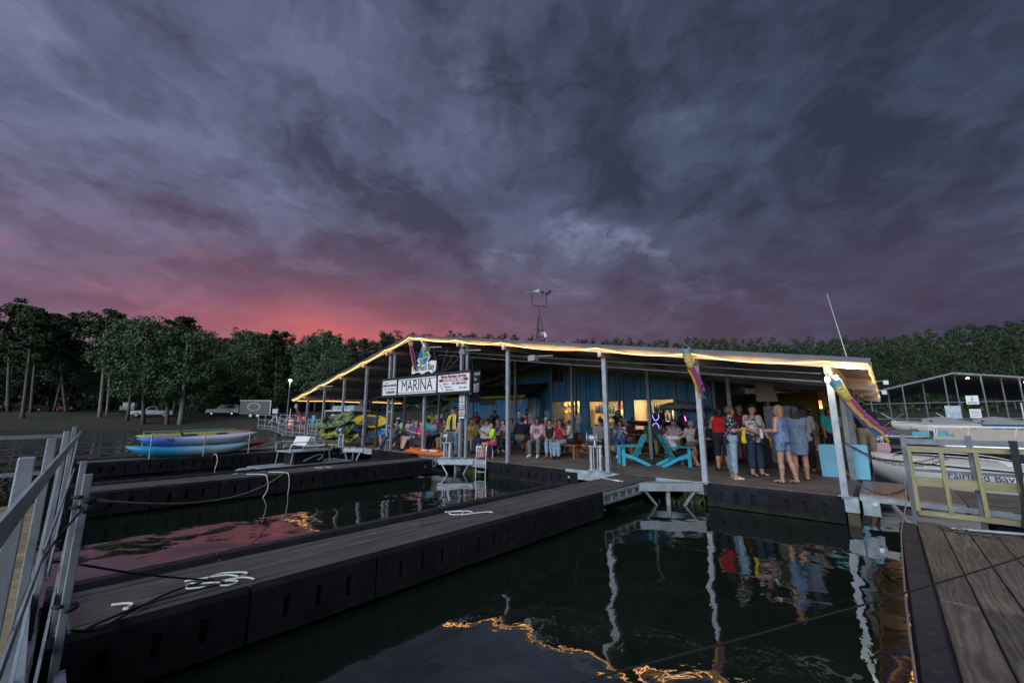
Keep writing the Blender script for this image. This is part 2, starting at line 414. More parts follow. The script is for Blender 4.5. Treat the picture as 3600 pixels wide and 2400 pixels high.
def make_land():
    aa = np.concatenate([np.arange(-180, -84, 6.0), np.arange(-84, 84, 1.5), np.arange(84, 180, 6.0)])
    ss = np.array([-70, -20, -6, -2, 0, 2, 5, 9, 14, 20, 27, 34, 45, 58, 72, 88, 105, 125, 150, 190, 260, 420, 800])
    vs = []; fs = []
    for s in ss:
        r = np.interp(aa, AZ, RS)+s
        x, y = from_polar(aa, np.maximum(r, 5)); z = ground_z(x, y)
        vs += list(zip(x.tolist(), y.tolist(), z.tolist()))
    n = len(aa)
    for i in range(len(ss)-1):
        for j in range(n): fs.append((i*n+j, i*n+(j+1) % n, (i+1)*n+(j+1) % n, (i+1)*n+j))
    def pat(t, c):
        g = t.new('ShaderNodeNewGeometry').outputs['Position']
        return t.mix(t.smooth(t.noise(g, .35, 6, .65), .42, .62), (.030, .022, .016), (.020, .028, .012))
    m = mat('leaf litter and grass bank', (.05, .04, .03), .9, 0, .3, 1.2, .05, 4, pat=pat)
    struct(MB().add(vs, fs).build('ground', m, smooth=True))
make_land()
# ------------------------------------------------------------------ trees
def leafmat(name, c1, c2):
    m = bpy.data.materials.new(name); m.use_nodes = True
    t = NT(m.node_tree); p = t.n['Principled BSDF']
    oi = t.new('ShaderNodeObjectInfo').outputs['Random']
    g = t.new('ShaderNodeNewGeometry').outputs['Position']
    n = t.noise(g, .55, 4, .6)
    c = t.mix(t.smooth(t.math('ADD', t.math('MULTIPLY', n, .8), t.math('MULTIPLY', oi, .55)), .35, .95), c1, c2)
    t.put(p.inputs['Base Color'], c); p.inputs['Roughness'].default_value = .6; p.inputs['Specular IOR Level'].default_value = .25
    return m
LPINE = leafmat('pine needles', (.016, .032, .014), (.036, .064, .026))
LOAK = leafmat('broad leaves', (.030, .062, .028), (.075, .132, .066))
LFAR = leafmat('hill foliage', (.018, .034, .016), (.042, .072, .032))
BARK = mat('bark', (.15, .13, .12), .9, 0, .3, 3, .03, 9, stretch=(1, 1, .3))
BARKP = mat('pale bark', (.25, .235, .22), .9, 0, .3, 3, .03, 9, stretch=(1, 1, .3))
def leaf_cloud(centers, radii, per, size, rng, flat=.6, elong=1.6):
    C = np.repeat(np.array(centers), per, 0); Rr = np.repeat(np.array(radii), per, 0)
    n = len(C)
    d = rng.normal(size=(n, 3)); d /= np.linalg.norm(d, axis=1, keepdims=True)
    rr = rng.random(n)**.45
    P = C+d*rr[:, None]*Rr[:, None]*np.array([1, 1, flat])
    a = rng.normal(size=(n, 3)); a /= np.linalg.norm(a, axis=1, keepdims=True)
    nn = d*.6+rng.normal(size=(n, 3))*.6+np.array([0, 0, .35]); b = np.cross(nn, a); b /= np.linalg.norm(b, axis=1, keepdims=True)+1e-9
    s = size*(.6+.8*rng.random(n))[:, None]
    a = a*s*elong*.5; b = b*s*.5
    V = np.stack([P-a-b*.4, P+a*.2-b, P+a+b*.3, P-a*.1+b], 1).reshape(-1, 3)
    F = np.arange(n*4).reshape(-1, 4)
    return V, F
def mesh_np(name, V, F, m, smooth=False):
    me = bpy.data.meshes.new(name); me.from_pydata(V.tolist(), [], F.tolist())
    if m: me.materials.append(m)
    if smooth: me.polygons.foreach_set('use_smooth', [True]*len(F))
    me.update(); return me
def pine_crown(seed, per=90, size=.22, nl=34):
    """crown of unit-free pine: origin at crown base, 8.5 m tall, tufts held on bare limbs"""
    r = np.random.default_rng(seed); cs = []; rs = []
    for i in range(nl):
        h = (i+.5)/nl; env = 3.7*math.sin(min(1, .22+h*.95)*PI*.80)**.8*(.65+.5*r.random())
        a = r.random()*2*PI+i*2.4; q = env*(.35+.65*r.random())
        c = np.array([math.cos(a)*q, math.sin(a)*q, h*7.6+r.normal()*.3]); cs.append(c); rs.append(.55+.75*r.random())
        if r.random() < .6: cs.append(c*np.array([.55, .55, 1])+[0, 0, -.2]); rs.append(.7+.4*r.random())
    return leaf_cloud(cs, rs, per, size, r, .5, 1.9), cs
def oak_crown(seed, per=120, size=.24, n=46, w=4.6, h=10.0):
    r = np.random.default_rng(seed); cs = []; rs = []
    for i in range(n):
        u = (i+.5)/n; a = i*2.4+r.random(); env = w*math.sin(PI*(.12+.80*u))**.7
        q = env*(.45+.55*r.random()**.6)
        cs.append([math.cos(a)*q, math.sin(a)*q, u*h]); rs.append(.9+.9*r.random())
    return leaf_cloud(cs, rs, per, size, r, .62, 1.4), cs
PC = []; OC = []
for k in range(4):
    (V, F), cs = pine_crown(11+k); PC.append((mesh_np('crown', V, F, LPINE), cs))
for k in range(3):
    (V, F), cs = oak_crown(31+k); OC.append((mesh_np('crown', V, F, LOAK), cs))
def near_tree(name, label, base, top, kind, k, rb, group, cs=1.0, pale=False):
    rb *= .78
    base = Vector(base); top = Vector(top)
    base.z = min(base.z, float(ground_z(base.x, base.y)))-.1
    t = thing(name, label, 'tree', base, 0, group)
    v = top-base; H = v.z; R = random.Random(k*7+int(base.x*3))
    me, cl = (PC if kind == 'pine' else OC)[k % (4 if kind == 'pine' else 3)]
    ch = (8.5 if kind == 'pine' else 10.5)*cs
    zb = H-ch; o = v*(zb/H); mb = MB()
    path = [v*f+Vector((math.sin(f*5+k)*.12, math.cos(f*4+k)*.12, 0)) for f in (0, .12, .3, .5, .68, .80, .90)]
    mb.tube(path, [rb*1.25, rb, rb*.86, rb*.72, rb*.5, rb*.32, rb*.1], 8)
    rz = R.random()*6.28; M = Matrix.Rotation(rz, 3, 'Z')
    for i in range(0, len(cl), 2 if kind == 'pine' else 3):
        e = M @ Vector(cl[i])*cs+o; f = max(.15, min(.95, (e.z-1.3)/H)); a = v*f
        mb.tube([a, a.lerp(e, .5)+Vector((0, 0, .15)), e], [rb*.22, rb*.15, rb*.06], 4)
    mb.build('trunk', BARKP if pale else BARK, t, smooth=True)
    c = obj('crown', me, None, t, o, rz); c.scale = (cs, cs, cs*(1.0))
    return t
SH = 'tall trees along the left shore'
for i, (lab, b, tp, kd, rb, cs) in enumerate([
    ('leaning pine trunk rising between the dark pickup and the water', (-98.1, -12.4, -.3), (-93.9, -13.1, 18.6), 'pine', .34, 1.05),
    ('pine behind the leaning trunk with a broken flat crown', (-106.1, -11.7, .9), (-102.2, -12.8, 20.3), 'pine', .30, 1.15),
    ('tallest pine at the very edge of the shore wood', (-108.9, -14.1, .8), (-106, -16.6, 22.2), 'pine', .33, 1.2),
    ('pine with its crown beyond the leaning trunk', (-108.7, -7.1, .5), (-108.2, -11.6, 20.6), 'pine', .30, 1.15),
    ('straight pine with rounded crown standing clear of its neighbours', (-91.6, -4, .1), (-88.7, -5.8, 19.0), 'pine', .33, 1.1),
    ('thin pale pine twin close beside the straight pine', (-93.7, -3.2, .6), (-90.5, -4.8, 17.9), 'pine', .22, .9),
    ('tree in front of the white pickup seen from behind', (-85.8, -1.5, .2), (-81.9, -2, 17.0), 'oak', .26, 1.0),
    ('broadleaf tree standing at the water between the two white pickups', (-81.2, 0, -.5), (-78.6, -1.6, 16.2), 'oak', .33, 1.1),
    ('slim tree behind the second white pickup', (-89.2, 3.5, .8), (-87.8, 1, 16.5), 'oak', .2, .9),
    ('broadleaf tree with its foot in the lake, left of a thicker one', (-78.4, 2.6, -.5), (-76.3, .9, 14.6), 'oak', .34, 1.0),
    ('high domed pine rising above the broadleaf trees', (-90.5, 5.1, .8), (-86.7, 3.9, 20.0), 'pine', .3, 1.1),
    ('thick pale broadleaf trunk with low limbs at the waterline', (-77, 3.8, -.5), (-74.4, 2.7, 14.4), 'oak', .46, 1.05),
    ('slim tree left of the parked off-road wagon', (-92.1, 7.5, 1.5), (-88.9, 6.6, 17.6), 'oak', .2, 1.0),
    ('tree right behind the parked off-road wagon', (-90.9, 15.2, 2.4), (-88, 14, 18.2), 'oak', .25, 1.1),
    ('pine behind the enclosed trailer', (-84, 19, 2.4), (-83, 18, 18.8), 'pine', .26, 1.05),
    ('bushy tree behind the lamp pole', (-78, 24, 2.4), (-77, 24, 17.5), 'oak', .25, 1.1),
    ('low silvery tree beside the lamp pole', (-70, 24, 2.4), (-70, 24, 13.6), 'oak', .2, .85),
    ('pine at the far edge beyond the dark pickup', (-118, -20, 2), (-116, -21, 21.5), 'pine', .32, 1.1),
    ('pine deep in the wood behind the red car', (-122, -10, 2.4), (-121, -11, 23.5), 'pine', .32, 1.2),
    ('pine deep in the wood behind the straight pine', (-112, -2, 2.4), (-111, -2, 21), 'pine', .3, 1.15),
]):
    near_tree('pine_tree' if kd == 'pine' else 'broadleaf_tree', lab, b, tp, kd, i, rb, SH, cs, pale=('pale' in lab or i in (4,)))
# wooded hillside
FC = []
for k in range(5):
    r = np.random.default_rng(70+k); cs = []; rs = []
    for i in range(26):
        u = (i+.5)/26; a = i*2.4+r.random(); q = (3.6+k*.25)*math.sin(PI*(.16+.80*u))**.75*(.4+.6*r.random()**.6)
        cs.append([math.cos(a)*q, math.sin(a)*q, 3.0+u*9.5]); rs.append(1.0+.9*r.random())
    V, F = leaf_cloud(cs, rs, 56, .48, r, .65, 1.4)
    me = mesh_np('crown', V, F, LFAR)
    tb = MB().tube([(0, 0, -1.5), (.1, 0, 5), (0, .1, 10)], [.26, .2, .06], 5).mesh('trunk'); tb.materials.append(BARK)
    FC.append((me, tb))
def hill_trees():
    R = random.Random(5); n = 0
    for s, step in ((38, 6.0), (56, 6.8), (76, 7.4), (98, 8.0)):
        a = -56.0
        while a < 56.5:
            r0 = float(np.interp(a, AZ, RS))+s+R.uniform(-8, 8)
            da = math.degrees(step*(.82 if a > 36 else 1)/r0)
            aa = a+R.uniform(-.35, .35)*da; a += da
            if -14 < aa < 36: continue          # wholly behind the pavilion roof
            x, y = from_polar(aa, r0); z = float(ground_z(x, y))
            k = R.randrange(5); sc = R.uniform(.78, 1.15) if aa < 0 else R.uniform(.58, .86)
            t = thing('hillside_tree', 'dark leafy tree in the wooded hillside behind the marina', 'tree', (x, y, z), R.random()*6.28, 'trees of the wooded hillside')
            t.scale = (sc*R.uniform(.9, 1.12), sc, sc*R.uniform(.9, 1.2))
            obj('crown', FC[k][0], None, t); obj('trunk', FC[k][1], None, t); n += 1
    print('hill trees', n)
hill_trees()
def ridge():
    """the far wood along the crest reads as one mass"""
    r = np.random.default_rng(12); cs = []; rs = []
    for s, step in ((108, 7.6), (120, 7.2), (132, 6.8), (143, 6.4), (153, 5.8)):
        a = -57.0
        while a < 57.5:
            r0 = float(np.interp(a, AZ, RS))+s+r.uniform(-6, 6); a += math.degrees(step*r.uniform(.7, 1.3)/r0)
            x, y = from_polar(a, r0); z = float(ground_z(x, y)); H = r.uniform(7.5, 13.0); w = r.uniform(2.8, 4.8)
            for i in range(13):
                u = (i+.5)/13; q = w*math.sin(PI*(.2+.75*u))*(.3+.7*r.random()); t = r.random()*6.28
                cs.append([x+math.cos(t)*q, y+math.sin(t)*q, z+2.5+u*(H-2.5)]); rs.append(1.0+.9*r.random())
    V, F = leaf_cloud(cs, rs, 34, .52, r, .72, 1.3)
    o = obj('forest', mesh_np('forest', V, F, LFAR)); stuff(o); o['label'] = 'far wooded ridge along the skyline'; o['category'] = 'forest'
ridge()
R0 = random.Random(21)
for i in range(20):
    a = -57+i*1.6+R0.uniform(-.6, .6); r0 = float(np.interp(a, AZ, RS))+R0.uniform(24, 40); x, y = from_polar(a, r0); z = float(ground_z(x, y)); H = R0.uniform(9.5, 14.5)
    near_tree('broadleaf_tree', 'leafy tree filling the dark wood behind the parked vehicles', (x, y, z), (x+R0.uniform(-.8, .8), y+R0.uniform(-.8, .8), z+H), 'oak', i, .2, 'trees filling the wood behind the vehicles', R0.uniform(.8, 1.0))
def undergrowth():
    r = np.random.default_rng(3); n = 5200
    a = r.uniform(-58, 58, n); s = 30+130*r.random(n)**.8
    rr = np.interp(a, AZ, RS)+s; x, y = from_polar(a, rr); z = ground_z(x, y)
    V, F = leaf_cloud(np.stack([x, y, z+.8], 1), np.full(n, 1.7), 7, .9, r, .6, 1.4)
    o = obj('undergrowth', mesh_np('undergrowth', V, F, LFAR)); stuff(o); o['label'] = 'dense dark undergrowth on the wooded hillside'; o['category'] = 'undergrowth'
undergrowth()
# ------------------------------------------------------------------ docks
def float_mesh(L=1.17, H=.45, D=.9, slots=3, lip=True):
    """black plastic float module; visible face looks along -y, origin at its top middle edge"""
    mb = MB(); z1, z0 = 0, -H; sz0, sz1 = -.33, -.15; w = .062
    xs = [-L/2]; inner = []
    for i in range(slots):
        c = -L/2+L*(i+1)/(slots+1) if slots == 3 else -L/2+L*(i+.5)/slots
        inner.append((c-w/2, c+w/2)); xs += [c-w/2, c+w/2]
    xs.append(L/2); zs = [z0, sz0, sz1, z1-.045]
    for i in range(len(xs)-1):
        for j in range(3):
            a, b = xs[i], xs[i+1]; c, d = zs[j], zs[j+1]
            if i % 2 == 1 and j == 1:
                y = .07
                mb.add([(a, 0, c), (b, 0, c), (b, 0, d), (a, 0, d), (a, y, c), (b, y, c), (b, y, d), (a, y, d)],
                       [(4, 5, 6, 7), (0, 1, 5, 4), (2, 3, 7, 6), (1, 2, 6, 5), (3, 0, 4, 7)])
            else: mb.add([(a, 0, c), (b, 0, c), (b, 0, d), (a, 0, d)], [(0, 1, 2, 3)])
    zt = z1-.045; x = L/2
    mb.add([(-x, 0, zt), (x, 0, zt), (x, .04, z1), (-x, .04, z1), (x, D, z1), (-x, D, z1), (-x, D, z0), (x, D, z0), (-x, 0, z0), (x, 0, z0)],
           [(0, 1, 2, 3), (3, 2, 4, 5), (5, 4, 7, 6), (0, 3, 5, 6, 8), (1, 9, 7, 4, 2)])
    return mb.mesh('float_module')
FM = float_mesh(); FM.materials.append(BLKPL)
FMS = float_mesh(1.17, .45, .048); FMS.materials.append(BLKPL)
FML = float_mesh(1.17, .45, .14); FML.materials.append(BLKPL)
def lip_mesh():
    mb = MB().prism([(-.585, 0, 0), (-.585, .012, .055), (-.585, .135, .055), (-.585, .15, 0)], (1.17, 0, 0))
    for q in (-.3, .28): mb.lathe([(.026, 0), (.026, .001)], 10, (q, .075, .0552), mi=1)
    me = mb.mesh('float_lip'); me.materials.append(LIPPL); me.materials.append(BLACK); return me
LM = lip_mesh()
def plank_mesh(L, w, t, axis, m):
    d = (L, w, t) if axis == 'x' else (w, L, t)
    mb = MB(); c = .005
    x, y = d[0]/2, d[1]/2
    v = [(-x, -y, -t), (x, -y, -t), (x, y, -t), (-x, y, -t), (-x, -y, -c), (x, -y, -c), (x, y, -c), (-x, y, -c), (-x+c, -y+c, 0), (x-c, -y+c, 0), (x-c, y-c, 0), (-x+c, y-c, 0)]
    f = [(3, 2, 1, 0), (8, 9, 10, 11)]
    for k in (0, 4):
        for i in range(4): f.append((k+i, k+(i+1) % 4, k+4+(i+1) % 4, k+4+i))
    me = mb.add(v, f).mesh('plank'); me.materials.append(m); return me
RP = random.Random(2)
def lay(parent, me, pts, name='plank'):
    for p in pts: obj(name, me, None, parent, (p[0], p[1], p[2]+RP.uniform(-.003, .003)), (RP.uniform(-.004, .004), RP.uniform(-.002, .002), 0))
# main deck of the marina, boards running along its front
deck = thing('marina_deck', 'worn brown plank deck under the pavilion, boards along its water edge', 'dock')
PL = 4.18; PM = plank_mesh(PL-.008, .133, .045, 'x', DECKX)
rows = 43; pts = []; X0, X1 = -23.1, 1.98
for j in range(rows):
    off = (j % 3)*1.39; y = .07+j*.145
    for k in range(6):
        pts.append((X0+PL/2+k*PL, y, 0))
lay(deck, PM, pts[:258])
mb = MB()
for j in range(rows, 112):
    y = .07+j*.145; mb.bb((X0, y-.069, -.045), (X1, y+.069, 0))
stuff(mb.build('far_planks', DECKX, deck))
MB().bb((X0, .14, -.30), (X1, 16.2, -.05)).build('subframe', GALVD, deck)
# edge: pale steel channel, then floats where the slips lie
for a, b in ((X0, -14.75), (-11.25, -7.45), (-4.28, -.6)):
    MB().bb((a, -.03, -.26), (b, .015, -.012)).build('edge_channel', GALVL, deck)
for x0, zt in ((-14.7, -.05), (-13.5, -.05), (-12.3, -.05), (-7.35, -.05), (-6.2, -.05), (-5.05, -.05), (-.52, -.012), (.67, -.012)):
    o = obj('float_module', FMS, None, deck, (x0+.585, -.035, zt))
    if zt > -.04: o.scale = (1.02, 1, 1.05)
MB().bb((1.86, -.05, -.27), (2.06, .12, -.015)).build('corner_block', GALVL, deck)
MB().bb((1.88, -.02, -1.0), (2.05, .11, -.28)).build('corner_pile', mat('wet timber', (.09, .07, .045), .7), deck)
for x in (-22, -18.6, -10.9, -9.2, -3.6, -1.0): MB().bb((x-.16, .25, -.9), (x+.16, 1.3, -.31)).build('old_foam_float', mat('old foam float', (.22, .19, .10), .8, 0, .3, 5), deck)
# slips: three finger docks running out from the marina
def finger(label, x0, x1, y0, y1, nm, ymods, rz_lip=True, grp='finger docks between the slips'):
    t = thing('finger_dock', label, 'dock', (0, 0, 0), 0, grp)
    n = 7; w = (x1-x0-.16-.05)/n; L = (y1-y0)/3
    me = plank_mesh(L-.012, w-.013, .04, 'y', DECKY)
    lay(t, me, [(x0+.17+w*(i+.5), y0+L*(k+.5), 0) for i in range(n) for k in range(3)])
    MB().bb((x0+.15, y0, -.28), (x1-.06, y1, -.045)).build('subframe', GALVD, t)
    for k in range(5): MB().bb((x0+.1, y0+.5+k*1.9, -.9), (x1-.12, y0+1.5+k*1.9, -.44)).build('pontoon_block', BLKPL, t)
    for k in range(nm):
        y = ymods+1.2*k+.6
        obj('float_module', FMS, None, t, (x1, y, .004), PI/2)
        if k % 1 == 0: obj('float_module', FML, None, t, (x0, y, -.03), -PI/2)
        o = obj('float_lip', LM, None, t, (x0, y, .0), -PI/2)
    return t
def finger_lip_fix(): pass
fA = finger('nearest finger dock, black float sides, white ropes lying on it', -2.75, -1.63, -9.66, -.03, 6, -9.8)
fB = finger('middle finger dock behind the open slip, rope sagging along it', -10.05, -8.92, -9.35, -1.0, 7, -9.5)
fC = finger('farthest finger dock, carrying the stacked kayaks', -17.2, -16.1, -9.1, -.6, 7, -9.2)
def truss(t, x, y0, y1, zt=-.06, zb=-.22):
    mb = MB().beam((x, y0, zt), (x, y1, zt), .05, .045).beam((x, y0, zb), (x, y1, zb), .05, .04); n = 5
    for i in range(n+1):
        y = y0+(y1-y0)*i/n; mb.beam((x, y, zb), (x, y, zt), .03, .04, up=(1, 0, 0))
    mb.build('side_truss', GALV, t)
truss(fA, -1.66, -2.55, -.95); truss(fB, -8.95, -1.65, -.95); truss(fC, -16.13, -1.3, -.5)
def gusset(t, x, y, s=1.0):
    mb = MB()
    mb.prism([(x-.03, y-.75*s, -.02), (x+.75*s, y-.05, -.02), (x+1.15*s, y-.05, -.02), (x-.03, y-1.1*s, -.02)], (0, 0, -.17))
    mb.beam((x+.05, y-.95*s, -.2), (x+.25, y-.55, -.62), .07, .04).beam((x+.95*s, y-.12, -.2), (x+.62, y-.35, -.62), .07, .04).beam((x+.45*s, y-.5*s, -.2), (x+.45*s, y-.5*s, -.68), .08, .04)
    mb.build('corner_bracket', GALV, t)
gusset(fA, -1.62, -.03, .9); gusset(fB, -8.9, -.03, .75); gusset(fC, -16.1, -.03, .6)
# near dock on the right: wide boards, black float edge
dk = thing('near_dock', 'wide weathered board dock at the lower right with black float edge', 'dock')
w = .232; me = plank_mesh(3.3, w-.012, .045, 'y', DECKN)
lay(dk, me, [(2.745+w*(i+.5), y+RP.uniform(-.25, .25)*(1 if i % 2 else -1)*.0+[0, .55, -.4, .2, -.15, .4, 0][i % 7]*0, 0) for i in range(14) for y in (-9.96, -6.65, -3.34)])
MB().bb((2.72, -11.6, -.3), (6.0, -1.72, -.05)).build('subframe', BLACK, dk)
for k in range(8):
    obj('float_module', FM, None, dk, (2.56, -10.9+1.2*k, -.02), -PI/2)
    o = obj('float_lip', LM, None, dk, (2.57, -10.9+1.2*k, -.018), -PI/2); o.scale = (1, 1.15, .5)
nl = MB(); RN = random.Random(4)
for i in range(14):
    for yy in (-11.4, -10.8, -10.2, -9.6, -9.0, -8.38, -8.26, -7.7, -7.1, -6.5, -5.9, -5.3, -5.05, -4.95, -4.4, -3.8, -3.2, -2.6, -2.0, -1.78):
        for o_ in (.05, .18): nl.lathe([(.006, 0), (.004, .002)], 6, (2.745+w*i+o_+RN.uniform(-.01, .01), yy+RN.uniform(-.02, .02), .001))
stuff(nl.build('nail_heads', mat('rusty nail', (.06, .04, .03), .6, .3, .2), dk))
# walkway the rail stands on (left), new boards across it
wk = thing('walkway', 'yellowish new board walkway behind the galvanised rail', 'dock')
me = plank_mesh(1.9, .139, .04, 'y', DECKF)
lay(wk, me, [(-8.15+.145*k, -10.85, 0) for k in range(70)])
MB().bb((-8.25, -11.8, -.28), (2.5, -9.93, -.045)).build('subframe', GALVD, wk)
MB().bb((-8.25, -9.9, -.2), (2.5, -9.86, .012)).build('edge_angle', GALV, wk)
# galvanised rail in front of it, close to the camera
rl = thing('guard_rail', 'galvanised steel rail with square posts close at the left edge', 'railing')
for x, y, zt in ((.471, -9.997, 1.313), (-1.114, -9.93, 1.313), (-2.80, -9.83, 1.313), (-4.73, -9.72, 1.313)):
    MB().bb((x-.02, y-.02, -.35), (x+.02, y+.02, zt)).build('post', GALV, rl, bevel=.004)
for za, zb in ((1.235, 1.235), (.74, .80)):
    MB().beam((2.2, -10.05, za), (-4.75, -9.66, zb), .008, .06).build('rail', GALV, rl)
for a, b in (((-1.1, -9.88, 1.2), (.47, -9.95, .05)), ((-4.7, -9.68, 1.15), (-2.8, -9.79, .1))):
    MB().beam(a, b, .012, .05).build('brace', GALV, rl)
MB().beam((2.2, -9.99, .07), (-4.75, -9.62, .09), .014, .09).build('toe_rail', GALV, rl)
er = thing('end_rail', 'pale steel rail across the far end of the walkway', 'railing')
for z in (1.1, .5): MB().beam((-8.2, -11.9, z-.03), (-8.2, -9.65, z), .05, .06).build('rail', GALV, er)
for y in (-11.8, -9.7): MB().bb((-8.23, y-.03, -.2), (-8.17, y+.03, 1.15)).build('post', GALV, er)
for nm, x, y, zt, lab in (('pile_guide', -1.349, -9.735, 1.07, 'short steel mooring post wrapped with black rope beside the finger dock'), ('pile_guide', -2.244, -9.72, 1.088, 'short steel mooring post just behind the roped one')):
    t = thing(nm, lab, 'post', (x, y, 0))
    MB().bb((-.021, -.021, -.7), (.021, .021, zt)).build('post', GALV, t, bevel=.004)
    for z in (-.12, -.36): MB().bb((-.03, .0, z-.05), (.28, .05, z+.02)).build('bracket', GALV, t)
# ------------------------------------------------------------------ pavilion
XL, XM, XR, ZE, ZP, YF, YB = -23.6, -11.75, 2.5, 2.40, 4.69, -.30, 16.0
def roofz(x): return ZE+(ZP-ZE)*((x-XL)/(XM-XL) if x < XM else (XR-x)/(XR-XM))
pav = thing('marina_pavilion', 'long open pavilion with low gable roof edged in warm rope light', 'building')
def roof_panel(xa, xb):
    wd = .915; prof = []; n = 3
    for i in range(n):
        y = i*wd/n; prof += [(y, 0), (y+.09, 0), (y+.12, .035), (y+.19, .035), (y+.22, 0)]
    prof.append((wd, 0))
    rings = []
    for x in (xa, xb):
        z = roofz(x); rings.append([(x, y, z+h) for y, h in prof]+[(x, y, z+h+.012) for y, h in reversed(prof)])
    me = MB().loft(rings).mesh('roof_panel'); me.materials.append(ROOFU); return me
ML, MR = roof_panel(XL, XM-.001), roof_panel(XM+.001, XR)
y = YF
while y < YB-.1:
    obj('roof_panel', ML, None, pav, (0, y, 0)); obj('roof_panel', MR, None, pav, (0, y, 0)); y += .92
for xa, xb in ((XL-.02, XM), (XM, XR+.02)):
    MB().beam((xa, YF-.012, roofz(xa)+.015), (xb, YF-.012, roofz(xb)+.015), .02, .09).build('fascia', FASC, pav)
    MB().beam((xa, YF+.10, roofz(xa)-.075), (xb, YF+.10, roofz(xb)-.075), .07, .14).build('front_rafter', STEELB, pav)
    for yy in (4.0, 8.6, 15.6): MB().beam((xa, yy, roofz(xa)-.2), (xb, yy, roofz(xb)-.2), .12, .26).build('rafter', STEELB, pav)
for x in (XL, XR): MB().bb((x-.02, YF, ZE-.06), (x+.02, YB, ZE+.05)).build('side_fascia', FASC, pav)
MB().bb((XM-.16, YF, ZP+.035), (XM+.16, YB, ZP+.055)).build('ridge_cap', FASC, pav)
FP = [-22.1, -20.0, -17.8, -15.6, -13.6, -13.27, -10.98, -8.80, -8.50, -6.5, -2.95, -.55, 1.88]
for x in FP:
    w = .045 if x in (-13.27, -8.5) else .055
    MB().bb((x-w, -w, -.05), (x+w, w, roofz(x)-.26)).build('post', GALV, pav, bevel=.006)
    MB().bb((x-.05, YF+.05, roofz(x)-.27), (x+.05, YB-.1, roofz(x)-.03)).build('purlin_beam', STEELB, pav)
    MB().bb((x-.1, -.1, -.002), (x+.1, .1, .012)).build('base_plate', GALV, pav)
for yy, xs in ((3.9, (-22, -18.2, -15.0, -12.4, -9.6, -6.6, -3.45, -.9)), (8.4, (-19.6, -14.4, -10.9, -9.35, -6.9, -4.2, -2.6, -.7)), (15.5, (-22, -17, -12, -7, -2))):
    for x in xs: MB().bb((x-.05, yy-.05, 0), (x+.05, yy+.05, roofz(x)-.3)).build('inner_post', GALVD, pav)
for yy in (2.6, 4.6, 5.0, 7.4, 9.8, 10.2, 12.5, 15.4): MB().bb((1.83, yy-.045, 0), (1.93, yy+.045, roofz(1.88)-.2)).build('side_post', GALVD, pav)
for z0, k in ((.22, .55), (.38, .62)):
    xa = -11; MB().tube([(xa, k, roofz(xa)-z0-.25), (-5, k, roofz(-5)-z0-.15), (1.75, k*.4, roofz(1.75)-z0-.03)], .016, 6).build('conduit', GALV, pav)
mb = MB()
for s in (-1, 1):
    for q in (.5, 1.1, 1.7): mb.tube([(XM+.95, .55, 3.0), (XM+.95+s*q, .55, roofz(XM+.95+s*q)-.3)], .014, 5)
mb.build('tie_rods', GALVD, pav)
for k, x in enumerate((-18.9, -9.9, -7.7, -4.6)):
    l = MB().beam((x, -.1, roofz(x)-.33), (x-.35, -.55, roofz(x)-.36), .03, .03).bb((x-.5, -.66, roofz(x)-.5), (x-.26, -.44, roofz(x)-.34))
    l.build('unlit_flood', GALV, pav)
# rope light under the roof edge
led = glow('warm rope light', (1.0, .50, .14), 1.35)
pts = []
bx = [XL+.02]+[x for x in FP if x not in (-13.27, -8.5)]+[XR-.02]
bx = sorted(set(bx+[XM]))
for i in range(len(bx)-1):
    n = 8
    for k in range(n):
        f = k/n; x = bx[i]+(bx[i+1]-bx[i])*f
        pts.append((x, YF-.04, roofz(x)-.05-.13*4*f*(1-f)*min(1, (bx[i+1]-bx[i])/3)))
pts.append((bx[-1], YF-.04, roofz(bx[-1])-.06))
rlg = thing('rope_light', 'warm glowing rope light sagging along the pavilion roof edge', 'rope light')
MB().tube(pts, .0115, 6).build('front_run', led, rlg)
yy = [(XR-.03+.012*math.sin(i*1.7), YF+i*.8, ZE-.075+.015*math.sin(i*2.3)) for i in range(21)]
MB().tube(yy, .016, 6).build('side_run', led, rlg)
MB().tube([(XL+.02, YF+.5*i, ZE-.06-.02*math.sin(i)) for i in range(16)], .018, 6).build('side_run', led, rlg)
MB().tube([(XR-.1-.4*i, YB, ZE+.065*i-.06) for i in range(6)], .016, 6).build('back_run', led, rlg)
def lamp(name, loc, w, col, r, parent=None):
    l = bpy.data.lights.new(name, 'POINT'); l.energy = w; l.color = col; l.shadow_soft_size = r
    o = bpy.data.objects.new(name, l); COL.objects.link(o); o.location = loc
    if parent: o.parent = parent
    return o
def strip_light(a, b, d, w):
    a, b, d = Vector(a), Vector(b), Vector(d).normalized(); x = (b-a).normalized(); z = -(d-x*d.dot(x)).normalized(); y = z.cross(x)
    l = bpy.data.lights.new('rope_glow', 'AREA'); l.shape = 'RECTANGLE'; l.size = (b-a).length; l.size_y = .03; l.energy = w; l.color = (1, .50, .14)
    o = bpy.data.objects.new('rope_glow', l); COL.objects.link(o); M = Matrix((x, y, z)).transposed().to_4x4(); M.translation = (a+b)/2; o.matrix_world = M; o.parent = rlg
strip_light((XL+.1, YF-.08, ZE-.13), (XM, YF-.08, ZP-.13), (0, .75, .6), 9); strip_light((XM, YF-.08, ZP-.13), (XR-.1, YF-.08, ZE-.13), (0, .75, .6), 10); strip_light((XR+.0, YF, ZE-.14), (XR+.0, YB, ZE-.14), (-.8, 0, .6), 9)
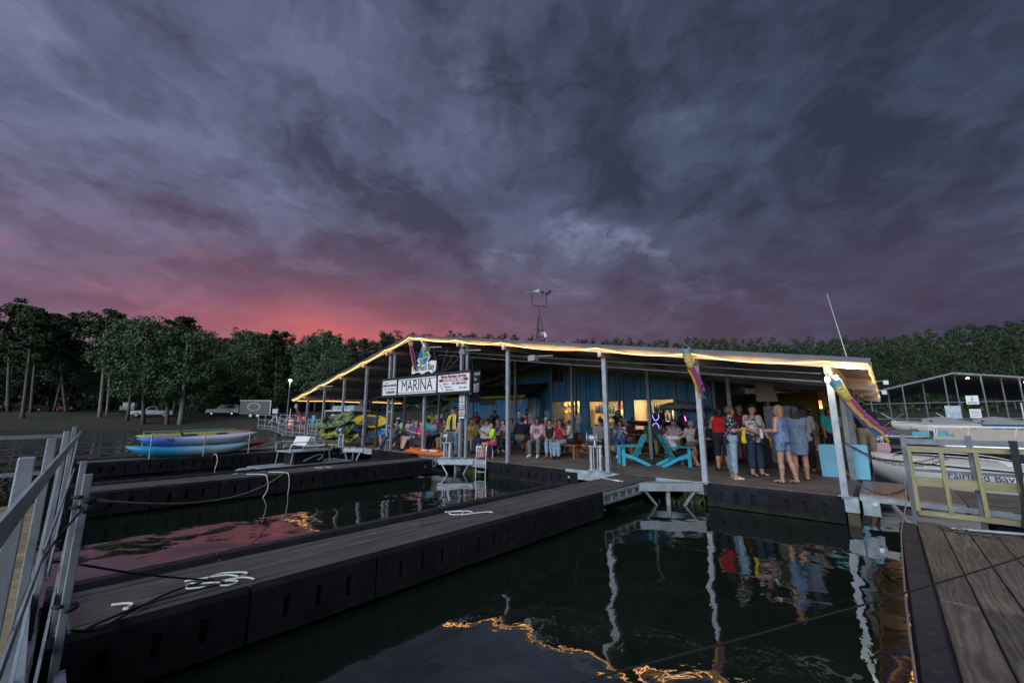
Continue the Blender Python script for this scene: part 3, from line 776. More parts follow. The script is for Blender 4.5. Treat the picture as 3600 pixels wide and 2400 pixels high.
# corner flood lights
fl = thing('corner_floodlight', 'bright twin floodlight on the corner post of the pavilion', 'floodlight', (1.88, -.06, 2.1))
MB().bb((-.05, -.06, -.05), (.05, .0, .06)).build('bracket', GALV, fl)
hot = glow('lit flood lens', (1.0, .86, .62), 26.0)
for k, (p, d) in enumerate((((-.02, -.12, .02), (-.6, -.7, -.25)), ((.12, -.1, .05), (.75, -.55, .1)))):
    R = Vector(d).to_track_quat('Z', 'Y').to_matrix()
    MB().lathe([(.03, -.06), (.045, -.02), (.058, .0)], 12, p, R).build('lamp_head', WHITE, fl)
    MB().lathe([(.05, .001), (.02, .022)], 12, p, R).build('lens', hot, fl)
lamp('flood_light', (.3, -.22, .12), 9, (1, .84, .6), .06, fl)
lamp('flood_light', (-.12, -.28, -.02), 2.0, (1, .86, .66), .05, fl)
# ------------------------------------------------------------------ store
st = thing('marina_store', 'blue ribbed-siding marina store with lit shop windows under the pavilion', 'building')
WY = 9.4; XA, XB = -20.8, -3.0
def wallz(x): return min(roofz(x)-.42, 4.55)
wins = [(-11.6, -9.76, .82, 2.22), (-9.14, -7.2, .82, 2.18), (-6.62, -4.66, .80, 2.2)]
edges = set([XA, XB, XM]); x = XA
while x < XB: edges.add(round(x, 2)); x += .44
for a, b, _, _ in wins: edges.add(a); edges.add(b)
edges = sorted(edges); ed = [edges[0]]
keep = {XA, XB, XM}|{w[0] for w in wins}|{w[1] for w in wins}
for e in edges[1:]:
    if e-ed[-1] < .16:
        if e in keep and ed[-1] not in keep: ed[-1] = e
        elif e in keep: ed.append(e)
    else: ed.append(e)
def piece(xa, xb, za, zb0, zb1, m):
    mb = MB().prism([(xa+.004, WY, za), (xb-.010, WY, za), (xb-.010, WY, zb1), (xa+.004, WY, zb0)], (0, .05, 0))
    mb.prism([(xa+.004, WY-.055, za), (xa+.055, WY-.055, za), (xa+.055, WY-.055, zb0), (xa+.004, WY-.055, zb0)], (0, .057, 0))
    mb.build('siding_panel', m, st)
for xa, xb in zip(ed[:-1], ed[1:]):
    win = [w for w in wins if w[0]-.01 <= xa and xb <= w[1]+.01]
    if win:
        piece(xa, xb, 0, win[0][2], win[0][2], SIDING); piece(xa, xb, win[0][3], wallz(xa), wallz(xb), SIDING)
    else: piece(xa, xb, 0, wallz(xa), wallz(xb), SIDING)
for xa, xb in ((XA, XM), (XM, XB)):
    MB().beam((xa, WY-.06, wallz(xa)+.02), (xb, WY-.06, wallz(xb)+.02), .05, .30).build('gable_trim', LIME, st)
MB().bb((XB-.02, WY+.05, 0), (XB+.03, 15.4, 2.9)).build('side_wall', SIDING_SHADE, st)
MB().bb((XA-.03, WY+.05, 0), (XA+.02, 15.4, 2.9)).build('side_wall', SIDING_SHADE, st)
# shop room behind the glass
CREAM = mat('cream shop wall', (.62, .50, .30), .7, 0, .08, 3)
TAN = mat('pegboard wall', (.38, .24, .11), .75, 0, .15, 4)
MB().bb((XA, 12.2, 0), (XB, 12.26, 2.7)).build('shop_back_wall', CREAM, st)
MB().bb((XA, WY+.06, 2.72), (XB, 12.2, 2.78)).build('shop_ceiling', CREAM, st)
MB().bb((XA, WY+.06, .005), (XB, 12.2, .03)).build('shop_floor', TAN, st)
for x in (-9.5, -6.95): MB().bb((x-.03, WY+.3, 0), (x+.03, 12.2, 2.7)).build('shop_partition', TAN if x < -9 else CREAM, st)
gl = glass('shop window glass', (.9, .95, 1), .10)
for a, b, z0, z1 in wins:
    f = MB()
    for p, q in (((a-.05, z0-.05), (b+.05, z0)), ((a-.05, z1), (b+.05, z1+.05)), ((a-.05, z0), (a, z1)), ((b, z0), (b+.05, z1))):
        f.bb((p[0], WY-.05, p[1]), (q[0], WY+.02, q[1]))
    fo = f.build('window', BLACK, st)
    MB().bb((a, WY+.012, z0), (b, WY+.018, z1)).build('pane', gl, fo)
for x in (-10.7, -8.1, -5.6):
    l = MB().bb((x-.6, 10.7, 2.66), (x+.6, 10.85, 2.70)).build('ceiling_tube', glow('lit ceiling tube', (1, .80, .50), 9.0), st)
    al = bpy.data.lights.new('shop_light', 'AREA'); al.energy = 40; al.color = (1, .78, .46); al.size = 1.2; al.size_y = .5; al.shape = 'RECTANGLE'
    ao = bpy.data.objects.new('shop_light', al); COL.objects.link(ao); ao.location = (x, 10.6, 2.6); ao.parent = st
# louvred vent
v = MB()
for k in range(7): v.beam((-11.66, WY-.06, 3.42+.125*k), (-10.88, WY-.06, 3.42+.125*k), .09, .02)
v.bb((-11.72, WY-.05, 3.36), (-11.66, WY-.02, 4.25)).bb((-10.88, WY-.05, 3.36), (-10.82, WY-.02, 4.25))
vo = MB().bb((-11.7, WY-.035, 3.36), (-10.85, WY-.031, 4.25)).build('vent', CHARC, st); v.build('louvres', DARK, vo)
# annex with awning
AY, AXL, AXR = 7.75, -18.8, -12.15
x = AXL
while x < AXR-.1:
    xb = min(x+.43, AXR)
    mb = MB().bb((x+.003, AY, 0), (xb-.003, AY+.05, 2.4)).bb((x+.003, AY-.028, 0), (x+.045, AY+.001, 2.4)); mb.build('annex_panel', SIDING, st); x = xb
for k in range(4):
    y = AY+.05+k*.4; MB().bb((AXR-.05, y, 0), (AXR, y+.39, 2.42)).bb((AXR, y, 0), (AXR+.028, y+.05, 2.4)).build('annex_panel', SIDING_SHADE, st)
MB().prism([(AXL-.1, AY-.45, 2.47), (AXL-.1, AY-.45, 2.55), (AXL-.1, WY, 3.36), (AXL-.1, WY, 3.28)], (AXR-AXL+.4, 0, 0)).build('awning', CHARC, st)
MB().bb((AXL-.12, AY-.5, 2.43), (AXR+.3, AY-.455, 2.56)).build('awning_trim', LIME, st)
dr = MB().bb((-15.75, AY-.05, .02), (-14.8, AY-.01, 2.05)).build('door', mat('pale blue door', (.12, .36, .58), .5), st)
MB().lathe([(.03, 0), (.035, .05)], 10, (-14.95, AY-.051, 1.0), Matrix.Rotation(PI/2, 3, 'X')).build('handle', ALU, dr)
MB().bb((-15.9, AY-.045, 2.08), (-14.6, AY-.01, 2.36)).build('transom_panel', mat('slate blue panel', (.05, .10, .15), .5), st)
# lime wall and blue corner at the far right of the store
MB().bb((-2.96, 15.2, 0), (1.3, 15.26, 2.6)).build('rear_wall', mat('olive wall', (.10, .15, .012), .6, 0, .2, 2), st)
MB().bb((.28, 14.9, 0), (.62, 15.19, 2.7)).build('corner_column', mat('blue column', (.14, .30, .52), .5), st)
MB().bb((-2.4, 15.12, .4), (-1.5, 15.19, 2.2)).build('rear_door', CHARC, st)
# ------------------------------------------------------------------ signs
NAVY = mat('navy print', (.015, .03, .12), .5, 0, 0); INK = mat('black print', (.01, .01, .012), .5, 0, 0)
REDP = mat('dark red print', (.22, .012, .02), .5, 0, 0); BLUEP = mat('blue print', (.03, .14, .42), .5, 0, 0); GREENP = mat('green print', (.10, .38, .03), .5, 0, 0)
sg = thing('marina_sign', 'long black framed sign with three white panels reading MARINA', 'sign', (-10.83, -.3, 2.62))
MB().bb((-2.86, .02, -.37), (2.86, .10, .37)).build('backing', BLACK, sg)
for z in (-.37, .37): MB().bb((-2.88, -.03, z-.035), (2.88, .12, z+.035)).build('frame_rail', mat('sign frame', (.03, .03, .035), .5), sg)
for x in (-2.86, -1.66, 1.0, 2.86): MB().bb((x-.04, -.028, -.34), (x+.04, .11, .34)).build('frame_stile', mat('sign frame', (.03, .03, .035), .5), sg)
for a, b in ((-2.80, -1.72), (-1.60, .95), (1.05, 2.80)): MB().bb((a, -.005, -.31), (b, .02, .31)).build('panel', SIGNW, sg)
T = lambda s, z, x, y, m, **k: text(s, z, (x, -.008, y), m, sg, **k)
T('MARINA', .62, -.33, .0, INK, sx=.92, sp=.98)
for z in (-.255, .255): MB().bb((-1.58, -.008, z-.012), (.93, -.004, z+.012)).build('rule', INK, sg)
T('Your', .13, -2.55, .22, INK, shear=.3); T('FISHING HEADQUARTERS!!!', .135, -2.26, .09, INK, sx=.60, bold=.004)
T('live bait - tackle - fishing license', .10, -2.26, -.05, DARK, sx=.70); T('501.884.6030', .165, -2.22, -.20, INK, sx=.75, bold=.005)
MB().tube([(-2.4+.0, -.008, .2), (-2.2, -.008, .24), (-1.8, -.008, .25)], .006, 4).build('fishing_line', INK, sg)
for x in (-2.7, -1.82): MB().lathe([(.001, -.06), (.03, 0), (.001, .06)], 6, (x, -.006, -.2), Matrix.Rotation(.7, 3, 'Y') @ Matrix.Scale(.3, 3, (0, 1, 0))).build('fish_print', INK, sg)
T('Marine Mechanic Services', .165, 1.92, .235, REDP, sx=.82, bold=.006)
MB().bb((1.12, -.008, .055), (2.72, -.004, .155)).build('red_band', REDP, sg); T('AVAILABLE HERE', .10, 1.92, .105, SIGNW, sx=1.5, ext=.004, bold=.004)
T('501-884-6030', .14, 2.25, -.03, REDP, bold=.004); T('Regular or', .10, 1.5, -.02, INK, shear=.4, sx=.8); T('Emergency', .10, 1.62, -.13, INK, shear=.4, sx=.9)
T('Maintenance', .10, 1.72, -.24, INK, shear=.4, sx=.9); T('Parts Sales', .11, 2.45, -.19, INK, shear=.4, sx=.85)
MB().beam((1.16, -.006, -.02), (1.34, -.006, -.26), .004, .03, up=(1, 0, 0)).build('wrench_print', DARK, sg)
for z in (-2.2, -1.6, -1.0, -.55): MB().bb((-2.75, .28, z-.025), (-2.46, .32, z+.025)).build('rung', GALV, sg)
# sail emblem over the sign
lg = thing('sail_emblem_sign', 'blue and green sail emblem with Fairfield Bay lettering above the sign', 'sign', (-10.73, -.3, 3.45))
def poly(p, y0, m, nm, s=1.0): MB().prism([(x*s, y0, z*s) for x, z in p], (0, .02, 0)).build(nm, m, lg)
poly([(-.08, .86), (.42, .28), (.17, -.02), (-.17, -.02), (-.46, .16), (-.34, .30)], 0, SIGNW, 'white_sail_board')
poly([(-.11, .74), (-.03, .24), (-.38, .26)], -.022, BLUEP, 'blue_sail'); poly([(-.03, .72), (.34, .30), (.0, .26)], -.022, GREENP, 'green_sail')
poly([(-.04, .21), (.30, .25), (.14, .03), (-.02, .03)], -.022, BLUEP, 'blue_hull'); poly([(-.08, .21), (-.36, .20), (-.16, .03), (-.06, .03)], -.022, GREENP, 'green_hull')
poly([(-.78, -.02), (-.5, .04), (.1, .0), (.5, .10), (.80, .06), (.76, -.30), (.55, -.40), (.3, -.30), (-.1, -.40), (-.3, -.30), (-.78, -.36)], 0, SIGNW, 'white_name_board')
text('Fairfield Bay', .36, (0, -.006, -.14), INK, lg, sx=.78, bold=.004)
for x in (-.5, -.25, .25, .5): MB().beam((x*.4, .06, -.2), (x, .08, -.5), .02, .02).build('stay', GALVD, lg)
MB().bb((-.03, .03, -.5), (.03, .07, .9)).build('mast', GALVD, lg)
# no smoking / footwear signs on the post
ps = thing('notice_signs', 'narrow white notice and footwear rule signs stacked on a front post', 'sign', (-8.62, -.12, 1.8))
MB().bb((-.14, 0, .03), (.14, .012, .43)).build('upper_plate', SIGNW, ps); MB().bb((-.15, 0, -.44), (.15, .012, .0)).build('lower_plate', SIGNW, ps)
MB().bb((-.13, -.004, .34), (.13, .0, .42)).build('blue_header', BLUEP, ps); text('NOTICE', .07, (0, -.008, .38), SIGNW, ps)
MB().lathe([(.06, 0), (.06, .004)], 20, (0, -.004, .24), Matrix.Rotation(PI/2, 3, 'X')).build('ban_ring', REDP, ps); MB().lathe([(.046, 0), (.046, .004)], 20, (0, -.005, .24), Matrix.Rotation(PI/2, 3, 'X')).build('ban_field', SIGNW, ps)
MB().beam((-.035, -.011, .275), (.035, -.011, .205), .004, .012, up=(1, 0, 0)).build('ban_bar', REDP, ps)
text('NO SMOKING OR\nOPEN FLAMES ON\nDOCKS', .035, (0, -.005, .11), INK, ps)
text('FOOTWEAR\nREQUIRED\nON ALL\nDOCKS &\nWALKWAYS', .078, (0, -.005, -.21), INK, ps, sx=.8, bold=.002)
# banner
bn = thing('flag_banner', 'dark hanging banner with flag stripes and white script', 'banner', (-9.15, 1.0, 2.55))
MB().loft([[(-.3, 0, .62), (.3, .0, .62), (.3, .01, .62), (-.3, .01, .62)], [(-.3, .05, 0), (.3, -.02, 0), (.3, -.01, 0), (-.3, .06, 0)], [(-.34, .02, -.6), (.3, .05, -.62), (.3, .06, -.62), (-.34, .03, -.6)]]).build('cloth', fab('banner navy', (.012, .016, .04)), bn)
text('Fairfield\nBay', .2, (.02, -.01, .40), SIGNW, bn, shear=.2, sx=.8)
for k in range(4): MB().beam((.06, -.035, .02-.09*k), (.27, -.035, .08-.09*k), .004, .04, up=(1, 0, 0)).build('red_stripe', REDP, bn)
for k in range(4): MB().beam((.04, -.034, .065-.09*k), (.27, -.034, .12-.09*k), .004, .04, up=(1, 0, 0)).build('white_stripe', SIGNW, bn)
MB().prism([(-.3, -.03, -.3), (-.1, -.03, .16), (.05, -.03, .1), (.02, -.03, -.2)], (0, .004, 0)).build('white_wing', SIGNW, bn)
MB().tube([(-.36, 0, .63), (.36, 0, .63)], .012, 6).build('rod', BLACK, bn); MB().tube([(.0, 0, .63), (.0, 0, 1.4)], .008, 5).build('hanger', BLACK, bn)
# yacht club sign on annex
yc = thing('yacht_club_sign', 'white Fairfield Bay yacht club sign hung on the blue annex', 'sign', (-13.1, 7.69, 2.24))
MB().bb((-.6, 0, -.25), (.6, .02, .25)).build('board', mat('weathered white board', (.55, .55, .54), .6), yc)
text('PORT OF CALL', .11, (0, -.005, .17), INK, yc); text('FAIRFIELD BAY\nYACHT CLUB', .165, (0, -.005, -.01), INK, yc, bold=.003); text('FAIRFIELDBAYYC.COM', .08, (0, -.005, -.2), INK, yc)
for nm, lab, x, z, w, h, yy in (('paper_notice', 'small paper notice pinned near the hat window', -12.0, 1.5, .3, .45, 9.35), ('smoking_notice', 'small blue headed notice on the annex wall', -12.75, 1.55, .3, .45, 7.70), ('paper_notice', 'white paper sheet taped right of the shop windows', -3.4, 1.5, .22, .3, 9.34)):
    t = thing(nm, lab, 'notice', (x, yy, z)); MB().bb((-w/2, 0, -h/2), (w/2, .006, h/2)).build('sheet', SIGNW, t)
    if 'blue' in lab: MB().bb((-w/2, -.003, h/2-.1), (w/2, 0, h/2)).build('header', BLUEP, t)
    for k in range(4): MB().bb((-w*.36, -.003, -h*.1-k*.06), (w*.36, 0, -h*.1-k*.06+.018)).build('print_line', INK, t)
fe = thing('fire_extinguisher', 'red fire extinguisher mounted on a post beside the annex', 'extinguisher', (-8.55, 3.4, .95))
MB().lathe([(.07, 0), (.085, .03), (.085, .42), (.05, .5), (.03, .54)], 14).build('cylinder', mat('extinguisher red', (.45, .015, .015), .35), fe); MB().bb((-.03, -.08, .54), (.03, .05, .6)).build('valve', BLACK, fe); MB().bb((-.05, -.087, .15), (.05, -.083, .3)).build('label_sheet', SIGNW, fe)
# ------------------------------------------------------------------ hanging screen
scn = thing('hanging_screen', 'blank grey projector sheet hung crooked inside the pavilion', 'screen', (0, 5, 0))
MB().loft([[(-.40+.0, .0, 2.76), (-.40, .02, 2.76), (-.39, .02, 1.88), (-.39, 0, 1.88)], [(-.2, -.03, 2.64), (-.2, -.01, 2.64), (-.12, -.01, 1.885), (-.12, -.03, 1.885)], [(.02, 0, 2.57), (.02, .02, 2.57), (.1, .02, 1.88), (.1, 0, 1.88)], [(.1, 0, 2.45), (.1, .02, 2.45), (.19, .02, 1.88), (.19, 0, 1.88)]]).build('sheet', mat('grey sheet', (.36, .35, .33), .8), scn)
for x, z in ((-.39, 2.76), (.1, 2.5)): MB().tube([(x, .01, z), (x, .01, roofz(x)-.1)], .006, 4).build('cord', BLACK, scn)
# ------------------------------------------------------------------ windsocks
WS = [mat('windsock %d' % i, c, .7, 0, .08) for i, c in enumerate([(.11, .28, .40), (.42, .36, .08), (.17, .05, .24), (.20, .02, .05), (.40, .20, .04), (.03, .06, .24), (.03, .22, .26)])]
def windsock(label, pts, r0=.11, tails=6, seed=1, head=.4):
    P = [Vector(p) for p in pts]; t = thing('windsock', label, 'windsock', P[0]); P = [p-P[0] for p in P]
    sp = smooth_path(P, 6); k = max(3, int(len(sp)*head)); R = random.Random(seed)
    mb = MB()
    for i in range(k-1): mb.tube([sp[i], sp[i+1]], [r0*(1-.35*i/k), r0*(1-.35*(i+1)/k)], 14, mi=(0 if i < 2 else 1 if i < k-2 else 4), cap=False)
    mb.build('sock_body', WS, t, smooth=True)
    d0 = (sp[1]-sp[0]).normalized(); side = Vector((-d0.z, 0, d0.x)); fr = Vector((0, -1, 0))
    c = sp[k//2]+fr*(r0*.86)
    MB().lathe([(r0*.52, 0), (r0*.5, .006)], 16, c, Matrix.Rotation(PI/2, 3, 'X')).build('sun_face', mat('sun yellow', (.70, .60, .10), .7, 0, .05), t)
    for s in (-1, 1): MB().box(c+side*(s*r0*.2)+Vector((0, -.010, r0*.12)), (r0*.36, .004, r0*.2)).build('sunglass_lens', WS[2], t)
    MB().box(c+Vector((r0*.05, -.010, -r0*.25)), (r0*.3, .004, r0*.08)).build('smile', WS[3], t)
    for q in range(tails):
        a = 2*PI*q/tails; o = side*math.cos(a)*r0*.5+fr*math.sin(a)*r0*.5; m = MB(); rings = []
        for i in range(k-1, len(sp)):
            f = (i-k+1)/max(1, len(sp)-k); d = (sp[min(i+1, len(sp)-1)]-sp[i-1]).normalized()
            w = side*(r0*.38*(1-.5*f)); off = o*(1+.4*f)+Vector((0, 0, -.10*f*R.random()))+d*(f*R.uniform(-.06, .2))
            rings.append([sp[i]+off-w, sp[i]+off+w, sp[i]+off+w+fr*.004, sp[i]+off-w+fr*.004])
        m.loft(rings).build('streamer', WS[(q+2) % 7], t)
    MB().tube([sp[0]+side*r0, sp[0]-d0*.15, sp[0]-side*r0], .004, 4).build('bridle', ROPEW, t)
windsock('sun-printed rainbow windsock blowing off the corner post', [(1.99, -.42, 2.06), (2.15, -.48, 1.70), (2.32, -.52, 1.43), (2.48, -.56, 1.25)], .10, 7, 4, .42)
windsock('rainbow windsock hanging beside a front post at mid roof', [(-.62, -.42, 2.93), (-.55, -.42, 2.55), (-.42, -.42, 2.25), (-.36, -.42, 1.98)], .10, 5, 5, .45)
windsock('rainbow windsock hanging under the roof peak', [(-11.55, -.38, 4.42), (-11.45, -.38, 4.1), (-11.3, -.38, 3.75), (-11.18, -.38, 3.42)], .11, 5, 6, .3)
windsock('rainbow windsock hanging from the far left roof corner', [(-22.55, -.45, 2.05), (-22.4, -.45, 1.8), (-22.0, -.45, 1.5), (-21.5, -.45, 1.1)], .11, 4, 7, .35)
# ------------------------------------------------------------------ rooftop instruments
tw = thing('weather_mast', 'black lattice mast with wind vane and cup anemometer on the roof', 'mast', (-9.84, 6.0, roofz(-9.84)))
zb = -.1; H = 1.55; L4 = []
for a in (0, 2.09, 4.19):
    b = Vector((.30*math.cos(a+.4), .30*math.sin(a+.4), 0)); tp = Vector((.06*math.cos(a+.4), .06*math.sin(a+.4), H)); L4.append((b, tp))
    MB().tube([b, tp], .016, 5).build('leg', BLACK, tw)
for f in (.12, .3, .48, .66): MB().tube([L4[i % 3][0].lerp(L4[i % 3][1], f) for i in range(4)], .010, 4).build('brace_ring', BLACK, tw)
MB().tube([(0, 0, H-.05), (0, 0, 2.0)], .016, 6).tube([(-.37, 0, 2.12), (.37, 0, 1.92)], .018, 6).tube([(-.37, 0, 2.12), (-.37, 0, 2.7)], .020, 6).tube([(.37, 0, 1.92), (.37, 0, 2.42)], .018, 6).build('yoke', BLACK, tw)
MB().tube([(-.75, 0, 2.74), (-.37, 0, 2.7), (-.3, 0, 2.68)], .012, 5).prism([(-.36, -.01, 2.70), (.02, -.01, 2.76), (.02, -.01, 2.60)], (0, .02, 0)).build('wind_vane', GALV, tw)
cups = MB()
for a in (0, 2.09, 4.19):
    p = Vector((.37+.17*math.cos(a), .17*math.sin(a), 2.52)); cups.tube([(.37, 0, 2.52), p], .007, 4); cups.lathe([(.01, -.05), (.05, -.03), (.06, .02), (.0501, .05)], 10, p, Matrix.Rotation(PI/2, 3, 'X'))
cups.build('cup_anemometer', BLACK, tw)
MB().tube([(.12, 0, .85), (.24, 0, .9), (.3, 0, .82)], .03, 8).build('camera_arm', WHITE, tw); MB().lathe([(.03, .0), (.07, -.04), (.075, -.1), (.05, -.16)], 12, (.3, 0, .84)).build('camera_dome', [WHITE], tw)
tw.scale = (1.25, 1.25, 1.25)
an = thing('whip_antenna', 'thin leaning whip antenna with small orange lamp on the roof', 'antenna', (1.98, 7, roofz(1.98)))
MB().tube([(0, 0, -.1), (-.05, 0, .55)], .045, 8).build('mast_foot', DARK, an); MB().tube([(-.05, 0, .55), (-.36, 0, 3.0)], [.014, .006], 6).build('whip', WHITE, an)
MB().lathe([(.02, -.03), (.035, 0), (.02, .03)], 8, (.04, -.03, .40)).build('lamp', glow('small orange lamp', (1, .5, .12), 12), an)
for z, x in ((-.02, .75), (-.32, .68)):
    MB().tube([(.1, 0, z), (x, 0, z+.03)], .010, 5).build('arm', GALV, an); MB().box((x, 0, z-.02), (.12, .1, .12)).build('sensor', WHITE, an)
# ------------------------------------------------------------------ winches
def winch(label, loc, rz, h=.62, big=1.0):
    t = thing('boat_winch', label, 'winch', loc, rz, 'boat winches along the deck edge')
    MB().bb((-.2, -.16, 0), (.2, .16, .02)).build('base_plate', GALVL, t)
    for x in (-.12, .12): MB().bb((x-.03, -.06, .02), (x+.03, .06, h)).build('leg', GALV, t)
    for x in (-.05, .05): MB().bb((x-.012, -.02, .02), (x+.012, .02, h)).build('rod', GALV, t)
    MB().bb((-.18, -.12, h), (.18, .12, h+.03)).build('top_plate', GALVL, t)
    MB().prism([(-.02, -.13, h+.03), (-.02, .13, h+.03), (-.02, .05, h+.26), (-.02, -.05, h+.26)], (.03, 0, 0)).build('side_frame', GALV, t)
    Rx = Matrix.Rotation(PI/2, 3, 'Y')
    MB().lathe([(.19*big, -.14), (.19*big, -.125), (.07, -.12), (.10, -.06), (.10, .06), (.07, .12), (.19*big, .125), (.19*big, .14)], 20, (-.08, 0, h+.22), Rx).build('reel', GALV, t, smooth=False)
    MB().tube([(.1, 0, h+.22), (.2, 0, h+.22), (.2, 0, h+.4), (.28, 0, h+.4)], .012, 6).build('crank', GALVD, t)
    return t
winch('steel reel winch at the deck edge by the empty turquoise chair', (-3.38, .1, 0), .5, .62, 1.0)
winch('steel reel winch right in front of the man in the safety vest', (-9.05, -.35, 0), .3, .5, .8)
winch('steel reel winch in front of the camouflage kayak rack', (-16.75, -.45, 0), .4, .55, .95)
MB()  # swim ladder
ld = thing('swim_ladder', 'bright aluminium swim ladder hooked on the deck edge', 'ladder', (-7.55, -.1, 0), .15)
for x in (-.2, .2): MB().tube(smooth_path([(x, .3, -.0), (x, .28, .35), (x, .12, .52), (x, -.05, .4), (x, -.08, 0), (x, -.12, -.95)], 5), .02, 8).build('stile', ALU, ld, smooth=True)
for k in range(4): MB().bb((-.2, -.14, -.15-.23*k), (.2, -.06, -.12-.23*k)).build('rung', ALU, ld)
# ------------------------------------------------------------------ boats on racks
def kayak_mesh(L, W, H, flat=False, nose=.55):
    rings = []; n = 15; ns = 12
    for i in range(n):
        f = i/(n-1)*2-1; w = W/2*max(.02, (1-abs(f)**3.4))**.62; rise = H*(.26*abs(f)**3 if not flat else .12*f*f)
        hh = H*max(.12, (1-abs(f)**3.5)**.5)
        ring = []
        for j in range(ns):
            a = 2*PI*j/ns; y = math.cos(a)*w; z = math.sin(a)
            z = (z*hh*.5 if z < 0 else z*hh*(.22 if not flat else .5)); ring.append((f*L/2, y, z+rise))
        rings.append(ring)
    return MB().loft(rings).mesh('hull', True)
def blend(name, c1, c2, lo=.25, hi=.6):
    if name in MATS: return MATS[name]
    m = bpy.data.materials.new(name); m.use_nodes = True; t = NT(m.node_tree); p = t.n['Principled BSDF']
    s = t.new('ShaderNodeSeparateXYZ'); t.put(s.inputs[0], t.new('ShaderNodeTexCoord').outputs['Generated'])
    t.put(p.inputs['Base Color'], t.mix(t.smooth(s.outputs[0], lo, hi), c1, c2)); p.inputs['Roughness'].default_value = .35
    MATS[name] = m; return m
def camo(name, a, b, c):
    def pat(t, base):
        g = t.vmath('MULTIPLY', t.new('ShaderNodeNewGeometry').outputs['Position'], (.8, .8, 2.2))
        k = t.mix(t.smooth(t.noise(g, 3.0, 4, .6, .8), .46, .52), a, b)
        return t.mix(t.smooth(t.noise(t.vmath('ADD', g, (5, 3, 1)), 2.2, 4, .6, 1.0), .56, .60), k, c)
    return mat(name, a, .4, 0, .05, pat=pat)
def kayak(label, loc, rot, m, L=3.2, W=.72, H=.36, seat=True, group=None, txt=None, flat=False, name='kayak', wells=BLACK):
    t = thing(name, label, 'kayak' if not flat else 'paddle board', loc, rot, group)
    obj('hull', kayak_mesh(L, W, H, flat), m, t)
    if seat:
        for x in (-.45, .55): MB().lathe([(.2, .0), (.16, .02)], 14, (x, 0, H*.2), Matrix.Diagonal((1.2, .75, 1)).to_3x3()).build('seat_well', wells, t)
        MB().box((-.75, 0, H*.22+.1), (.05, .36, .22), rot=(0, -.3, 0)).build('seat_back', BLACK, t)
    if flat: MB().box((.1, 0, H*.52), (1.3, W*.6, .012)).build('traction_pad', DARK, t)
    if txt:
        text(txt, .17, (L*.30, -W*.49-.02, .02), INK, t, rot=(PI/2, 0, PI), sx=-1.0) if False else text(txt, .16, (-L*.27, -W*.47, .02), INK, t, rot=(PI/2, 0, .06))
        text('TRIBO', .13, (-L*.38, -W*.40, .05), INK, t, rot=(PI/2, 0, .20), shear=.2) if False else None
    return t
# stacked kayaks on the far finger (bow to the left of the view: along -y)
KR = 'bright kayaks stacked on the far finger dock'
def kz(x): return (0, 0, PI/2)
kayak('turquoise to white kayak, lowest of the stack on the far finger', (-16.62, -6.15, .26), (.06, 0, PI/2), blend('kayak turq', (.02, .33, .62), (.34, .56, .64)), 3.75, .80, .56, False, KR)
kayak('blue to white kayak marked FFB lying over the turquoise one', (-16.70, -5.9, .60), (0, -.03, PI/2), blend('kayak blue', (.07, .16, .60), (.46, .54, .66), .15, .5), 3.75, .78, .50, False, KR, txt='FFB')
kayak('orange kayak with dark seats behind the blue and white one', (-17.35, -5.7, .66), (.25, -.03, PI/2), blend('kayak orange', (.42, .22, .06), (.45, .04, .02), .8, .95), 3.5, .72, .34, True, KR)
kayak('lime green kayak on top at the back of the stack', (-17.75, -6.0, .70), (.2, -.03, PI/2), blend('kayak lime', (.18, .50, .08), (.22, .52, .08)), 3.4, .70, .32, False, KR)
kayak('red kayak low at the back of the stack', (-17.55, -4.9, .26), (.1, -.03, PI/2), blend('kayak red', (.45, .02, .02), (.45, .02, .02)), 3.0, .70, .32, False, KR)
rk = thing('pipe_rack', 'low galvanised pipe rack holding the bright kayaks', 'rack', (0, 0, 0))
for y in (-7.45, -5.95, -4.5):
    for x in (-16.15, -18.0): MB().tube([(x, y, -.02), (x, y, .86)], .022, 6).build('upright', GALV, rk)
for x in (-16.15, -18.0): MB().tube([(x, -7.45, .86), (x, -4.5, .90)], .018, 6).build('top_rail', GALV, rk)
MB().tube([(-16.13, -7.45, .42), (-16.13, -4.5, .45)], .012, 6).build('front_bar', DARK, rk)
# camouflage kayaks on edge and boards by the left end of the pavilion
C1 = camo('camo kayak green', (.06, .10, .045), (.16, .23, .10), (.012, .016, .010)); C2 = camo('camo kayak yellow', (.08, .11, .03), (.34, .38, .06), (.012, .015, .008))
CG = 'camouflage kayaks on the wooden rack'
kayak('topmost camouflage kayak tilted on the rack, pale green', (-17.85, -.25, 1.22), (1.02, -.12, .06), C1, 3.4, .82, .38, True, CG)
kayak('middle camouflage kayak tilted on the rack', (-17.95, -.1, .74), (1.02, -.12, .06), C2, 3.4, .82, .38, True, CG)
kayak('lowest camouflage kayak with yellow patches', (-17.9, .05, .30), (1.0, -.10, .06), C2, 3.4, .80, .36, True, CG)
kayak('bright yellow paddle board lying on the rack beside the kayaks', (-16.9, 1.0, 1.18), (.9, .05, .05), mat('board yellow', (.62, .46, .03), .4), 3.0, .78, .14, False, None, flat=True, name='paddle_board')
kayak('blue paddle board under the yellow one', (-16.85, .95, .72), (.9, .05, .05), mat('board blue', (.02, .17, .42), .4), 3.0, .78, .14, False, None, flat=True, name='paddle_board')
wr = thing('kayak_rack', 'weathered timber rack under the camouflage kayaks', 'rack', (-18.0, .35, 0))
for x in (-1.55, 1.35, 2.4):
    MB().bb((x-.05, .25, 0), (x+.05, .35, 1.5)).build('upright', DECKX, wr)
    for z in (.1, .55, 1.02): MB().beam((x, .3, z), (x, -.7, z-.06), .05, .06).build('arm', DECKX, wr)
